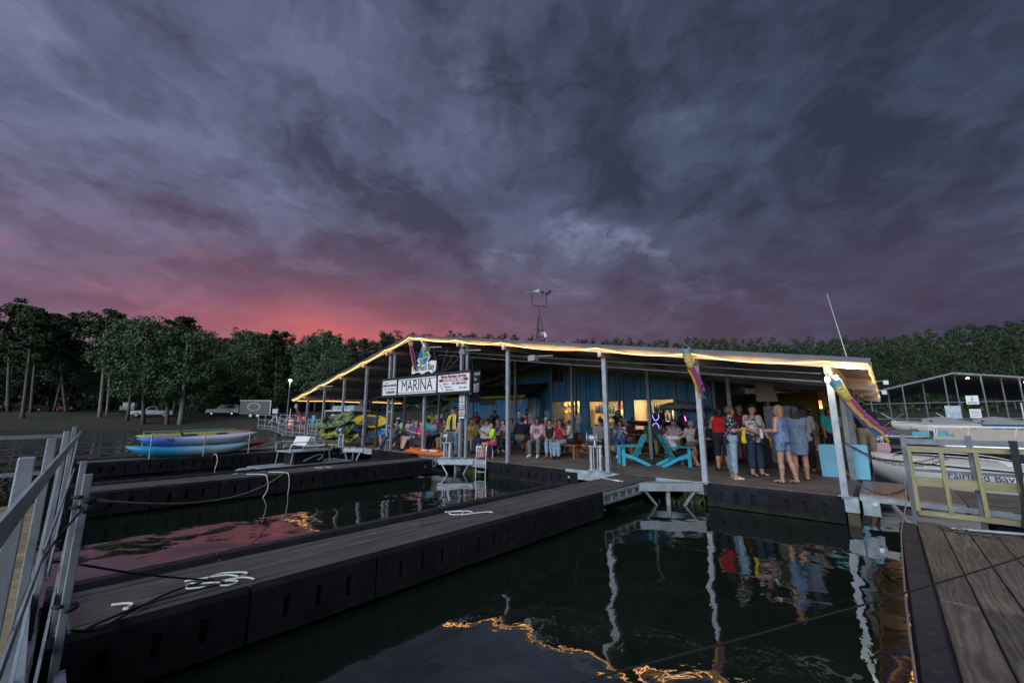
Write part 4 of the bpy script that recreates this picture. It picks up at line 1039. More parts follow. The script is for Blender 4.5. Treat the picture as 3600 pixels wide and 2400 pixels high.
MB().bb((-1.7, -.62, .12), (1.1, -.55, .24)).build('front_board', DECKX, wr)
# rods and poles in the background rack
for k, (x, y, h) in enumerate(((-19.2, 2.6, 2.0), (-19.0, 2.6, 1.9), (-18.6, 2.7, 2.1), (-18.2, 2.7, 1.8))):
    t = thing('boat_pole', 'dark slim boat pole leaning behind the camouflage kayaks', 'pole', (x, y, 0), 0, 'boat poles behind the kayaks')
    MB().tube([(0, 0, 0), (.08*(k-1), 0, h)], .025, 6).build('shaft', BLACK, t); MB().tube([(.02*(k-1), 0, h*.3), (.025*(k-1), 0, h*.42)], .035, 6).build('grip_band', WHITE if k < 2 else GALV, t)
# ------------------------------------------------------------------ small service barge between the fingers
bg = thing('service_barge', 'small aluminium work barge with back-to-back white seat and black box', 'boat', (-13.75, -3.4, -.28), rad(97))
MB().bb((-1.6, -.62, -.04), (1.7, .62, .0)).build('deck', GALV, bg)
for y in (-.5, .5): MB().tube([(-2.1, y, -.2), (-1.9, y, -.2), (1.8, y, -.2), (2.0, y, -.15)], [.05, .17, .17, .06], 12).build('pontoon', ALU, bg, smooth=True)
MB().bb((-.5, -.36, .0), (.62, .36, .44)).build('black_box', BLKPL, bg, bevel=.02)
MB().tube(smooth_path([(-.15, -.365, .1), (.2, -.37, .24), (.5, -.37, .3), (.56, -.37, .2), (.4, -.37, .1)], 5), .016, 6).build('swoosh_mark', WHITE, bg)
MB().bb((-.72, -.55, .44), (.82, .55, .48)).build('seat', GALVL, bg)
for s in (-1, 1):
    MB().box((s*.14+.05, 0, .80), (.03, .95, .34), rot=(0, -s*.42, 0)).build('backrest', WHITE, bg)
for x in (-.7, .8):
    for y in (-.5, .5): MB().tube([(x, y*1.05, 0), (x*.9, y*1.05, .48)], .018, 6).build('leg', GALV, bg)
for y in (-.53, .53): MB().tube(smooth_path([(-.72, y, .46), (-.74, y, .7), (-.6, y, .78), (-.3, y, .78), (.4, y, .78), (.74, y, .78), (.84, y, .7), (.82, y, .46)], 4), .018, 6).build('armrest', GALVL, bg, smooth=True)
for y in (-.42, .42): MB().tube([(-.3, y, .48), (.05, y, .95), (.4, y, .48)], .018, 6).build('back_frame', GALVL, bg)
MB().bb((1.0, -.3, 0), (1.5, .1, .03)).build('hatch', GALVD, bg); MB().tube([(1.1, .45, 0), (1.1, .45, .75)], .016, 6).build('pole', GALV, bg)
# ------------------------------------------------------------------ furniture
def adirondack(label, loc, rz):
    t = thing('garden_chair', label, 'chair', loc, rz, 'turquoise slatted garden chairs')
    for s in (-1, 1):
        x = s*.29
        MB().prism([(x-.018, -.36, 0), (x-.018, -.36, .60), (x-.018, -.25, .60), (x-.018, -.25, 0)], (.036, 0, 0)).build('front_leg', TURQ, t)
        MB().prism([(x*.9-.018, -.30, .28), (x*.9-.018, -.26, .40), (x*.9-.018, .0, .33), (x*.9-.018, .62, .06), (x*.9-.018, .66, 0), (x*.9-.018, .50, 0), (x*.9-.018, .05, .20)], (.036, 0, 0)).build('stringer', TURQ, t)
        MB().box((s*.32, -.04, .615), (.15, .78, .03), rot=(.03, 0, 0)).build('armrest', TURQD, t)
    for k in range(5): MB().box((0, -.26+.11*k, .395-.045*k), (.52, .10, .02), rot=(-.38, 0, 0)).build('seat_slat', TURQ, t)
    for k in range(5): MB().box(((k-2)*.112, .37, .62), (.10, .02, .88-.05*abs(k-2)), rot=(-.50, 0, (k-2)*.0)).build('back_slat', TURQD, t)
    for z, y in ((.40, .27), (.78, .45)): MB().box((0, y+.03, z), (.56, .03, .07), rot=(-.5, 0, 0)).build('back_rail', TURQD, t)
    t.scale = (.9, .84, .9); return t
adirondack('empty turquoise slatted garden chair facing left beside the winch', (-3.28, 1.92, 0), rad(-48))
adirondack('turquoise garden chair holding the person in a white tee', (-2.10, 2.54, 0), rad(132))
def picnic(label, loc, rz):
    t = thing('picnic_table', label, 'picnic table', loc, rz, 'stained picnic tables under the pavilion')
    for k in range(5): MB().box((0, (k-2)*.148, .74), (1.8, .14, .04)).build('top_plank', REDW, t)
    for s in (-1, 1):
        for k in range(2): MB().box((0, s*(.62+.145*k), .44), (1.8, .135, .04)).build('bench_plank', REDW, t)
    for x in (-.65, .65):
        for s in (-1, 1): MB().beam((x, s*.72, 0), (x, s*.24, .72), .04, .09, up=(1, 0, 0)).build('leg', REDWZ, t)
        MB().bb((x-.045, -.76, .36), (x-.005, .76, .42)).bb((x+.005, -.34, .66), (x+.045, .34, .72)).build('crossbar', REDWZ, t)
    return t
PT = picnic('picnic table right behind the front bench, crowded on both sides', (-7.5, 4.2, 0), rad(8))
for lab, l, a in (('picnic table between the seated couple and the shop', (-5.3, 5.2, 0), 10), ('picnic table behind the garden chairs, bottles on it', (-2.0, 4.9, 0), 5), ('picnic table behind the man in the safety vest', (-10.9, 2.6, 0), 15),
                  ('picnic table at the left where the woman in turquoise sits', (-13.6, 3.2, 0), 20), ('picnic table deep inside near the hat window', (-9.6, 6.6, 0), 0)):
    dup(PT, l, rad(a), lab)
def bench(label, loc, rz, L=1.7):
    t = thing('wooden_bench', label, 'bench', loc, rz, 'orange wooden benches')
    for k in range(3): MB().box((0, (k-1)*.115, .44), (L, .105, .04)).build('seat_plank', REDW, t)
    for x in (-L/2+.12, L/2-.12):
        for y in (-.12, .12): MB().bb((x-.045, y-.045, 0), (x+.045, y+.045, .42)).build('leg', REDWZ, t)
    return t
bench('orange wooden bench at the deck front carrying three sitters', (-6.45, 2.28, 0), rad(4), 2.2)
bench('orange wooden bench beside the man in the yellow tee', (-10.1, 1.8, 0), rad(10), 1.2)
bench('orange wooden bench under the couple left of the turquoise chair', (-5.0, 3.9, 0), rad(8), 1.9)
def camp_chair(label, loc, rz, c):
    t = thing('folding_chair', label, 'chair', loc, rz, 'folding camp chairs'); fb = fab('camp '+c[0], c[1])
    MB().box((0, 0, .43), (.5, .44, .015)).build('seat', fb, t); MB().box((0, .25, .70), (.5, .015, .46), rot=(-.15, 0, 0)).build('backrest', fb, t)
    for s in (-1, 1):
        MB().tube([(s*.27, -.24, 0), (s*.25, .22, .44), (s*.26, .29, .95)], .011, 5).build('leg', BLACK, t); MB().tube([(s*.27, .24, 0), (s*.25, -.22, .44), (s*.27, -.24, .62)], .011, 5).build('leg', BLACK, t)
        MB().tube([(s*.27, -.24, .62), (s*.27, .27, .66)], .014, 5).build('armrest', BLACK, t)
    MB().tube([(-.27, -.24, .02), (.27, .24, .40)], .01, 5).tube([(.27, -.24, .02), (-.27, .24, .40)], .01, 5).build('cross_brace', BLACK, t)
    return t
camp_chair('black folding chair under the person in the neon tee', (-7.85, .75, 0), rad(-36), ('black', (.015, .015, .018)))
camp_chair('folding chair of the person in purple at the left', (-12.7, .75, 0), rad(-8), ('dark', (.02, .02, .025)))
camp_chair('folding chair of the capped sitter at the far left', (-13.25, 1.0, 0), rad(-8), ('dark', (.02, .02, .025)))
camp_chair('folding chair of the bare-legged sitter beside the kayak boards', (-14.2, .55, 0), rad(-28), ('navy', (.02, .025, .05)))
camp_chair('folding chair of the older sitter in a white tee', (-9.35, 1.75, 0), rad(-3), ('grey', (.06, .06, .06)))
rr = thing('walking_frame', 'dark wheeled walking frame beside the person in pink', 'walking frame', (-11.75, .45, 0), rad(40))
for s in (-1, 1):
    MB().tube(smooth_path([(s*.24, -.28, .08), (s*.24, -.1, .5), (s*.24, .08, .86), (s*.24, .22, .9)], 4), .013, 6).build('side_frame', mat('maroon frame', (.12, .02, .03), .4), rr)
    MB().tube([(s*.24, .26, .08), (s*.24, -.02, .6)], .012, 6).build('rear_leg', BLACK, rr)
    for y in (-.28, .26): MB().lathe([(.05, -.018), (.09, -.014), (.09, .014), (.05, .018)], 14, (s*.24, y, .09), Matrix.Rotation(PI/2, 3, 'Y')).build('wheel', RUBBER, rr)
MB().bb((-.22, -.1, .5), (.22, .12, .54)).build('seat', BLACK, rr); MB().bb((-.2, -.16, .28), (.2, -.02, .48)).build('basket', BLACK, rr)
cl = thing('cooler', 'small pink cooler with white lid beside the neon tee', 'cooler', (-8.55, .95, 0), .2)
MB().bb((-.24, -.16, 0), (.24, .16, .28)).build('body', mat('cooler pink', (.50, .26, .36), .5), cl, bevel=.015); MB().bb((-.25, -.17, .285), (.25, .17, .36)).build('lid', WHITE, cl, bevel=.012); MB().tube([(-.24, -.175, .2), (0, -.2, .16), (.24, -.175, .2)], .012, 5).build('handle', WHITE, cl)
mt = thing('orange_float_mat', 'deflated orange float mat with white print lying on the deck', 'float mat', (-10.5, .12, 0), .05)
rings = []
for i in range(9):
    x = -1.25+i*.31; h = .17+.05*math.sin(i*1.9); rings.append([(x, -.42+.04*math.sin(i), .005), (x, .42, .005), (x+.02, .40, h*.8), (x, 0, h), (x-.02, -.38, h*.7)])
MB().loft(rings).build('mat_body', mat('orange vinyl', (.62, .14, .03), .4, 0, .12, 7, .02, 9), mt, smooth=True); text('FUN FLOAT', .2, (.0, -.28, .17), SIGNW, mt, rot=(.55, 0, 0), sx=1.1) if False else MB().box((.1, -.27, .155), (.9, .10, .004), rot=(.42, 0, 0)).build('white_print', SIGNW, mt)
bi = thing('blue_planter_bin', 'pale blue square bin behind the corner post', 'bin', (1.47, 3.05, 0), .04)
MB().loft([[(-.19, -.2, 0), (.19, -.2, 0), (.19, .2, 0), (-.19, .2, 0)], [(-.21, -.22, .74), (.21, -.22, .74), (.21, .22, .74), (-.21, .22, .74)], [(-.19, -.2, .74), (.19, -.2, .74), (.19, .2, .74), (-.19, .2, .74)], [(-.18, -.19, .55), (.18, -.19, .55), (.18, .19, .55), (-.18, .19, .55)]]).build('body', SKYB, bi)
MB().bb((-.17, -.18, .52), (.17, .18, .56)).build('fill', DARK, bi)
bj = thing('blue_planter_bin', 'pale blue square bin outside the row of side posts', 'bin', (2.0, 3.0, 0), .0)
MB().loft([[(-.18, -.2, 0), (.18, -.2, 0), (.18, .2, 0), (-.18, .2, 0)], [(-.2, -.22, .76), (.2, -.22, .76), (.2, .22, .76), (-.2, .22, .76)], [(-.18, -.2, .76), (.18, -.2, .76), (.18, .2, .76), (-.18, .2, .76)], [(-.17, -.19, .55), (.17, -.19, .55), (.17, .19, .55), (-.17, .19, .55)]]).build('body', SKYB, bj)
MB().bb((-.16, -.18, .52), (.16, .18, .56)).build('fill', DARK, bj)
for lab, x, y, z, c, k in (('clear water bottle on the table behind the garden chairs', -1.75, 4.75, .76, 0, 0), ('second clear water bottle on the table behind the garden chairs', -1.6, 4.8, .76, 0, 1), ('white cup on the table behind the vest man', -10.6, 2.5, .76, 1, 2), ('white cup on the bench near the yellow tee', -9.5, 1.75, .46, 1, 3), ('blue tumbler on the window table', -9.3, 6.5, .76, 2, 4)):
    t = thing('water_bottle' if c == 0 else 'drink_cup', lab, 'bottle' if c == 0 else 'cup', (x, y, z))
    if c == 0: MB().lathe([(.032, 0), (.034, .02), (.034, .15), (.014, .19), (.014, .205)], 12).build('body', glass('bottle plastic', (.8, .88, .95), .45), t, smooth=True); MB().lathe([(.016, .205), (.016, .225)], 10).build('cap', WHITE, t)
    else: MB().lathe([(.03, 0), (.042, .14)], 12).build('body', WHITE if c == 1 else SKYB, t); MB().lathe([(.044, .14), (.044, .155)], 12).build('lid', WHITE, t)
bp = thing('black_backpack', 'black rolling bag standing behind the woman in the flowered blouse', 'bag', (-.1, 3.6, 0), .3)
MB().bb((-.22, -.14, .04), (.22, .14, .58)).build('body', fab('bag black', (.014, .014, .016)), bp, bevel=.05); MB().bb((-.17, -.17, .12), (.17, -.14, .36)).build('pocket', fab('bag black', (.014, .014, .016)), bp, bevel=.02); MB().tube([(-.1, .1, .58), (-.1, .1, .72), (.1, .1, .72), (.1, .1, .58)], .012, 5).build('handle', BLACK, bp)
dlt = thing('leaning_panel', 'weathered grey plank door leaning against a post inside', 'panel', (.05, 5.6, 0), .1)
for k in range(3): MB().box((-.25+.25*k, 0, .88), (.24, .04, 1.75), rot=(.1, 0, 0)).build('board', GALVD, dlt)
kr = thing('covered_kayak_rack', 'dark rack of covered kayaks below the third shop window', 'rack', (-5.0, 8.7, 0))
for x in (-1.3, .9): MB().bb((x-.04, -.3, 0), (x+.04, -.22, 1.4)).build('upright', BLACK, kr)
for z, m in ((.3, CHARC), (.72, mat('maroon hull', (.10, .012, .02), .5)), (1.15, mat('dark red hull', (.08, .012, .018), .5))):
    o = obj('hull', kayak_mesh(2.9, .6, .3), m, kr, (-.2, -.35, z)); MB().bb((-1.35, -.6, z-.16), (.95, -.1, z-.13)).build('shelf_bar', BLACK, kr)
cv = thing('tarp_bundle', 'crumpled pale grey tarp bundle on top of a rack', 'tarp', (-3.9, 8.5, 1.75))
r = np.random.default_rng(8); rings = []
for i in range(11):
    x = -1.0+.2*i; h = .28*math.sin(PI*min(1, .12+i/11))+.05; rings.append([(x, -.3*math.cos(a)*(1+.2*r.normal()*.4), h*math.sin(a)*(1+.2*r.normal()*.6)) for a in np.linspace(0, PI, 9)])
MB().loft(rings).build('tarp_cloth', mat('grey tarp', (.33, .35, .37), .7, 0, .15, 8, .03, 12), cv, smooth=True); MB().bb((-.95, -.3, -.06), (1.0, .3, -.01)).build('shelf', BLACK, cv)
for x in (-.9, .9): MB().bb((x-.03, -.03, -1.75), (x+.03, .03, -.06)).build('upright', BLACK, cv)
# shop goods seen through the windows
STRAW = mat('straw', (.52, .34, .13), .8, 0, .2, 20); R = random.Random(9)
def hat(label, loc, tilt, s=1.0):
    t = tag(MB().lathe([(.17, 0), (.165, .008), (.085, .02), (.08, .08), (.06, .11), (.001, .112)], 16).build('straw_hat', STRAW, smooth=True), label, 'hat', 'straw hats in the shop window'); t.location = loc; t.rotation_euler = tilt; t.scale = (s,)*3
for k in range(15): hat('straw hat on the pegboard behind the first shop window', (-11.6+.38*(k % 5)+.05*R.random(), 10.6+.02*k, 2.05-.42*(k//5)), (PI/2+R.uniform(-.3, .3), R.uniform(-.4, .4), 0), R.uniform(.85, 1.1))
pb = thing('peg_board', 'brown pegboard carrying the straw hats', 'board', (-10.7, 10.78, 1.3)); MB().bb((-1.15, .12, -1.2), (1.1, .15, 1.2)).build('board', TAN, pb)
for j in range(2):
    for k in range(12):
        w = 1 if k < 6 else 2
        if w == 1 and j == 0 or w == 2:
            x = (-9.2+.2*k) if w == 1 else (-6.9+.19*(k-2)); c = R.choice([(.03, .03, .035), (.08, .08, .09), (.30, .30, .30), (.10, .06, .05), (.04, .06, .10)])
            t = thing('hanging_garment', 'folded garment hanging on the rail inside the %s shop window' % ('second' if w == 1 else 'third'), 'garment', (x, 10.3+.1*j, 1.78-.45*j), R.uniform(-.3, .3), 'garments in the shop windows')
            MB().loft([[(-.02, -.14, .2), (.02, -.14, .2), (.02, .14, .2), (-.02, .14, .2)], [(-.04, -.17, -.22), (.04, -.17, -.2), (.04, .17, -.2), (-.04, .17, -.22)]]).build('cloth', fab('garment%d' % int(c[0]*1000), c), t); MB().tube([(0, 0, .2), (0, 0, .28)], .005, 4).build('hook', ALU, t)
fr = thing('shop_fridge', 'white display cabinet inside the second shop window', 'cabinet', (-7.75, 11.0, 0)); MB().bb((-.5, 0, 0), (.5, .7, 1.75)).build('body', mat('cream enamel', (.70, .64, .48), .4), fr); MB().bb((-.02, -.02, .6), (.0, 0, 1.3)).build('handle', ALU, fr)
for z in (1.2, 1.55): MB().bb((-.35, -.16, z), (.3, 0, z+.02)).build('shelf', WHITE, fr)

for lab, x0, y0 in (('shelf of boxed goods inside the second shop window', -8.75, 11.6), ('shelf of boxed goods inside the third shop window', -5.65, 11.3), ('shelf of small goods beside the straw hats', -10.15, 11.0)):
    t = thing('goods_shelf', lab, 'shelf', (x0, y0, 0)); RG = random.Random(int(-x0*10))
    for z in (.75, 1.1, 1.45, 1.8): MB().bb((-.85, -.15, z-.02), (.85, .15, z)).build('board', TAN, t)
    for z in (.75, 1.1, 1.45, 1.8):
        xx = -.82
        while xx < .75:
            bw = RG.uniform(.07, .2); bh = RG.uniform(.1, .28); c = RG.choice([(.4, .05, .04), (.05, .15, .4), (.5, .45, .1), (.05, .05, .06), (.55, .55, .5), (.1, .3, .12)])
            if RG.random() < .85: MB().bb((xx, -.13, z+.001), (xx+bw, .08, z+bh)).build('boxed_item', mat('goods %.2f %.2f' % c[:2], c, .5), t)
            xx += bw+RG.uniform(.01, .06)
# ------------------------------------------------------------------ right-hand docks, boats, gate
pl = thing('gangway_plate', 'ribbed aluminium gangway plate between the marina deck and the near dock', 'gangway', (0, 0, 0))
def ribbed(x0, x1, y0, y1, z, n):
    mb = MB().bb((x0, y0, z-.04), (x1, y1, z))
    for i in range(n): x = x0+(x1-x0)*(i+.5)/n; mb.bb((x-.012, y0+.01, z), (x+.012, y1-.01, z+.010))
    return mb
PLM = mat('tan ribbed plate', (.30, .26, .22), .4, .4, .2, 6)
for a, b, z in ((2.07, 2.72, .02), (2.74, 3.42, .01)): ribbed(a, b, .25, 2.35, z, 15).build('plate', PLM, pl)
MB().bb((2.1, .2, -.33), (2.34, .26, -.03)).build('hinge_plate', GALVL, pl); MB().lathe([(.035, 0), (.035, .05)], 12, (2.28, .15, -.12), Matrix.Rotation(-PI/2, 3, 'X')).build('hinge_pin', ALU, pl)
MB().beam((2.07, .23, -.05), (3.9, .23, -.07), .05, .08).beam((2.5, .3, -.1), (2.7, -1.6, -.12), .05, .07).build('side_beam', GALV, pl)
sd = thing('side_dock', 'dark plank dock running right beyond the gangway plate', 'dock', (0, 0, 0))
me = plank_mesh(5.6, .139, .04, 'x', DECKX); lay(sd, me, [(6.25, .45+.145*k, -.02) for k in range(14)]); MB().bb((3.46, .35, -.25), (9, 2.5, -.066)).build('subframe', GALV, sd)
for k in range(4): obj('float_module', FM, None, sd, (4.3+1.2*k, .4, -.25), 0)
# gate frame of fresh lumber strapped to the rail
gt = thing('lumber_frame', 'fresh treated lumber frame standing across the near dock', 'frame', (0, -1.25, 0))
LX = 5.7
MB().bb((2.78, -.045, .94), (LX, .045, 1.0)).build('top_rail', LUMX, gt); MB().bb((2.80, -.045, .03), (LX, .045, .09)).build('bottom_rail', LUMX, gt); MB().bb((2.83, -.03, .44), (LX, .012, .56)).build('mid_rail', LUMX, gt)
for x in (2.80, 3.13, 3.47, 3.82, 4.17, 4.52, 4.87, 5.22): MB().bb((x-.02, -.06, .09), (x+.025, .035, .94)).build('stud', LUMZ, gt)
rp = thing('dock_rail', 'weathered galvanised rail standing behind the lumber frame', 'railing', (0, -1.12, 0))
for x in (2.76, 3.45): MB().bb((x-.03, .02, -.4), (x+.03, .08, 1.16)).build('post', GALVD, rp)
MB().bb((2.76, .03, 1.02), (LX, .07, 1.10)).build('rail', GALVD, rp); MB().bb((2.76, .03, .62), (LX, .06, .66)).build('rail', GALVD, rp)
stp = tag(MB().loft([[(3.78, -1.37, 1.12), (3.86, -1.37, 1.12), (3.86, -1.365, 1.12), (3.78, -1.365, 1.12)], [(3.79, -1.39, .75), (3.85, -1.39, .75), (3.85, -1.385, .75), (3.79, -1.385, .75)], [(3.80, -1.39, .5), (3.83, -1.40, .5), (3.83, -1.395, .5), (3.80, -1.385, .5)], [(3.74, -1.37, .02), (3.82, -1.37, .02), (3.82, -1.365, .02), (3.74, -1.365, .02)]]).build('strap', fab('strap black', (.02, .022, .025))), 'dark webbing strap tied around the lumber frame', 'strap')
gp = thing('galvanised_pipe', 'galvanised pipe lying across the near dock boards', 'pipe', (0, 0, 0)); MB().tube([(3.05, -2.05, .028), (4.4, -1.62, .03)], .018, 8).build('pipe', GALV, gp); MB().tube([(4.38, -1.63, .03), (4.47, -1.6, .03)], .026, 8).build('coupling', GALV, gp)
tb = thing('red_wood_table', 'corner of a dark red wood table at the right edge', 'table', (4.65, -2.55, 0), .1)
for k in range(4): MB().box((.25, -.28+.15*k, .73), (1.6, .14, .04)).build('top_plank', MAHO, tb)
for k in range(2): MB().box((.25, -.62-.15*k, .43), (1.6, .14, .04)).build('bench_plank', MAHO, tb)
for x in (.1, .85):
    for s in (-1, 1): MB().beam((x, s*.5-.1, 0), (x, s*.2, .71), .04, .08, up=(1, 0, 0)).build('leg', MAHO, tb)
    MB().bb((x-.04, -.75, .35), (x, .3, .41)).build('crossbar', MAHO, tb)
def hull_rings(L, W, H, n=13, bowup=.15, deadrise=.5):
    """x = 0 bow .. L stern; sheer at z=H"""
    rings = []
    for i in range(n):
        f = i/(n-1); w = W/2*min(1, (1-(1-min(1, f/.62))**2.2))*(1-.06*max(0, f-.7)); w = max(w, .02)
        kz = -.30*min(1, f*2.4)*deadrise*2+H*(1-min(1, f/.22))**1.6*.85
        sh = H+bowup*(1-f)**2
        rings.append([(f*L, -w, sh), (f*L, -w*.985, sh-.10), (f*L, -w*.86, kz*.45+.02), (f*L, 0, kz), (f*L, w*.86, kz*.45+.02), (f*L, w*.985, sh-.10), (f*L, w, sh)])
    return rings
def speedboat(label, loc, rz, L, W, H, deckm, hullm, stripe=None, name='speedboat', group=None):
    t = thing(name, label, 'boat', loc, rz, group); rg = hull_rings(L, W, H)
    fs = MB().loft(rg, closed=False); n = 7
    h = fs.build('hull', hullm, t, smooth=True)
    mb = MB(); top = []
    for i, r in enumerate(rg):
        f = i/(len(rg)-1); y0, y1 = r[0][1], r[-1][1]; zz = r[0][2]; cr = .10*(1-f*.5)
        top.append([(r[0][0], y0, zz), (r[0][0], y0*.6, zz+cr), (r[0][0], 0, zz+cr*1.3), (r[0][0], y1*.6, zz+cr), (r[0][0], y1, zz)])
    k = int(len(top)*.46); mb.loft(top[:k], closed=False); mb.build('fore_deck', deckm, t, smooth=True)
    MB().loft([[(p[0][0], p[0][1], p[0][2]), (p[0][0], p[0][1]*.78, p[0][2]+.06), (p[0][0], p[0][1]*.72, p[0][2]-.3)] for p in top[k-1:]], closed=False).loft([[(p[0][0], p[-1][1], p[0][2]), (p[0][0], p[-1][1]*.78, p[0][2]+.06), (p[0][0], p[-1][1]*.72, p[0][2]-.3)] for p in top[k-1:]], closed=False).build('gunwale', deckm, t)
    MB().bb((rg[k][0][0], -W*.36, H-.34), (L*.98, W*.36, H-.30)).build('cockpit_floor', DARK, t)
    for i, rr2 in enumerate(rg[:-1]):
        pass
    for s in (0, -1): MB().tube([Vector(r[s])+Vector((0, (-.012 if s == 0 else .012), -.03)) for r in rg], .018, 6).build('rub_rail', BLACK if stripe is None else stripe, t)
    xw = rg[k][0][0]-.15
    ws = MB().prism([(xw, -W*.34, H+.1), (xw+.5, -W*.40, H+.12), (xw+.62, -W*.40, H+.40), (xw+.3, -W*.30, H+.42)], (0, .012, 0)).prism([(xw, W*.34, H+.1), (xw+.5, W*.40, H+.12), (xw+.62, W*.40, H+.40), (xw+.3, W*.30, H+.42)], (0, .012, 0)).prism([(xw, -W*.34, H+.1), (xw+.3, -W*.30, H+.42), (xw+.3, W*.30, H+.42), (xw, W*.34, H+.1)], (.012, 0, 0))
    ws.build('windshield', glass('dark boat glass', (.03, .04, .05), .72), t)
    for y in (-.42, .42): MB().box((L*.62, y, H+.05), (.45, .42, .16)).box((L*.66+.12, y, H+.25), (.12, .42, .40), rot=(0, .2, 0)).build('seat', OFFW, t, bevel=.04)
    MB().tube(smooth_path([(L*.06, -W*.12, H+.22), (L*.12, -W*.22, H+.30), (L*.3, -W*.36, H+.26), (L*.4, -W*.40, H+.14)], 5), .014, 6).build('bow_rail', ALU, t, smooth=True); MB().tube(smooth_path([(L*.06, W*.12, H+.22), (L*.12, W*.22, H+.30), (L*.3, W*.36, H+.26), (L*.4, W*.40, H+.14)], 5), .014, 6).build('bow_rail', ALU, t, smooth=True)
    MB().bb((L-.02, -.25, -.1), (L+.28, .25, H+.15)).build('outdrive', BLACK, t, bevel=.05)
    return t
DKH = mat('navy hull bottom', (.02, .03, .06), .3)
sb = speedboat('white speedboat with Fairfield Bay lettering moored behind the lumber frame', (2.2, 4.55, -.38), rad(4), 6.6, 2.3, .62, OFFW, WHITEG)
text('Fairfield Bay', .24, (1.72, -.86, .50), NAVY, sb, rot=(PI/2+.12, 0, -.29), sx=.85)
MB().loft([[(r[2][0], r[2][1]-.012, r[2][2]+.05), (r[2][0], r[2][1]-.016, r[2][2]-.07)] for r in hull_rings(6.6, 2.3, .62)], closed=False).build('boot_stripe', DKH, sb)
# distant fingers from the right side of the marina
for lab, y0, x1 in (('far side finger dock with black floats, nearer of two', 18.0, 3.9), ('far side finger dock with black floats, farther of two', 29.5, 4.0)):
    t = thing('side_finger', lab, 'dock', (0, y0, 0), 0, 'side finger docks')
    MB().bb((1.9, -.8, -.1), (x1+5, .8, 0)).build('boards', DECKX, t); MB().bb((1.9, -.86, -.2), (2.3, -.8, .05)).build('end_plate', GALVL, t)
    for k in range(5): obj('float_module', FM, None, t, (2.9+1.2*k, -.82, -.05), 0)
# pontoon boat
TAUPE = mat('taupe fence panel', (.40, .36, .31), .4, .1, .08, 3)
pb2 = thing('pontoon_boat', 'tan pontoon boat with white rails and folded black canopy', 'boat', (4.55, 27.2, -.35), rad(2))
for y in (-1.0, 1.0): MB().tube([(-.2, y, .25), (.5, y, 0), (8.2, y, 0), (8.4, y, 0)], [.05, .32, .32, .1], 14).build('pontoon', ALU, pb2, smooth=True)
MB().bb((0, -1.25, .32), (8.3, 1.25, .42)).build('deck', TAUPE, pb2); MB().bb((0, -1.28, .34), (8.3, -1.25, .60)).build('side_skirt', TAUPE, pb2)
for y in (-1.24, 1.24):
    MB().bb((.9, y-.02, .60), (7.9, y+.02, 1.0)).build('fence_panel', TAUPE, pb2)
    MB().tube(smooth_path([(.1, y, .45), (.1, y, 1.05), (.4, y, 1.12), (4, y, 1.12), (7.6, y, 1.12), (7.9, y, 1.0), (7.95, y, .6)], 3), .035, 6).build('rail', WHITE, pb2)
    for x in (.1, 1.4, 3.2, 5.0, 6.8): MB().tube([(x, y, .42), (x+.15, y, 1.12)], .028, 6).build('stanchion', WHITE, pb2)
MB().bb((.08, -1.2, .42), (.14, 1.2, .85)).build('gate', TAUPE, pb2)
for x, y in ((2.2, -.6), (2.4, .7), (4.4, -.6), (4.6, .7), (6.8, 0)):
    MB().lathe([(.5, 0), (.52, .25), (.42, .55), (.2, .68), (.02, .70)], 12, (x, y, .42), Matrix.Diagonal((1.25, .8, 1)).to_3x3()).build('covered_seat', mat('tan seat cover', (.46, .41, .33), .6, 0, .1, 5), pb2, smooth=True)
MB().bb((5.3, -.9, .42), (6.0, -.2, 1.35)).build('console', OFFW, pb2, bevel=.08)
for x in (4.1, 5.2):
    for y in (-.9, .9): MB().tube([(x, y, .42), (x+.02, y, 2.55)], .035, 6).build('slide_frame', WHITE, pb2)
for z in (1.1, 1.75, 2.4): MB().tube([(4.1, -.9, z), (5.2, -.9, z)], .03, 6).build('slide_rung', WHITE, pb2)
MB().tube(smooth_path([(4.1, -.9, 2.4), (4.1, -.9, 2.8), (4.5, -.9, 3.0), (5.1, -.9, 2.7), (5.2, -.9, 2.4)], 4), .045, 8).build('slide_hoop', WHITE, pb2)
MB().loft([[(5.6, -1.3, 2.35), (5.6, 1.3, 2.35), (5.6, 1.3, 2.5), (5.6, -1.3, 2.5)], [(7, -1.35, 2.5), (7, 1.35, 2.5), (7, 1.35, 2.75), (7, -1.35, 2.75)], [(9.6, -1.3, 2.45), (9.6, 1.3, 2.45), (9.6, 1.3, 2.6), (9.6, -1.3, 2.6)]]).build('canopy', CHARC, pb2)
for y in (-1.2, 1.2): MB().tube([(7.2, y, 1.0), (6.0, y, 2.4)], .03, 6).tube([(6.4, y, 1.0), (8.2, y, 2.45)], .03, 6).build('canopy_frame', ALU, pb2)
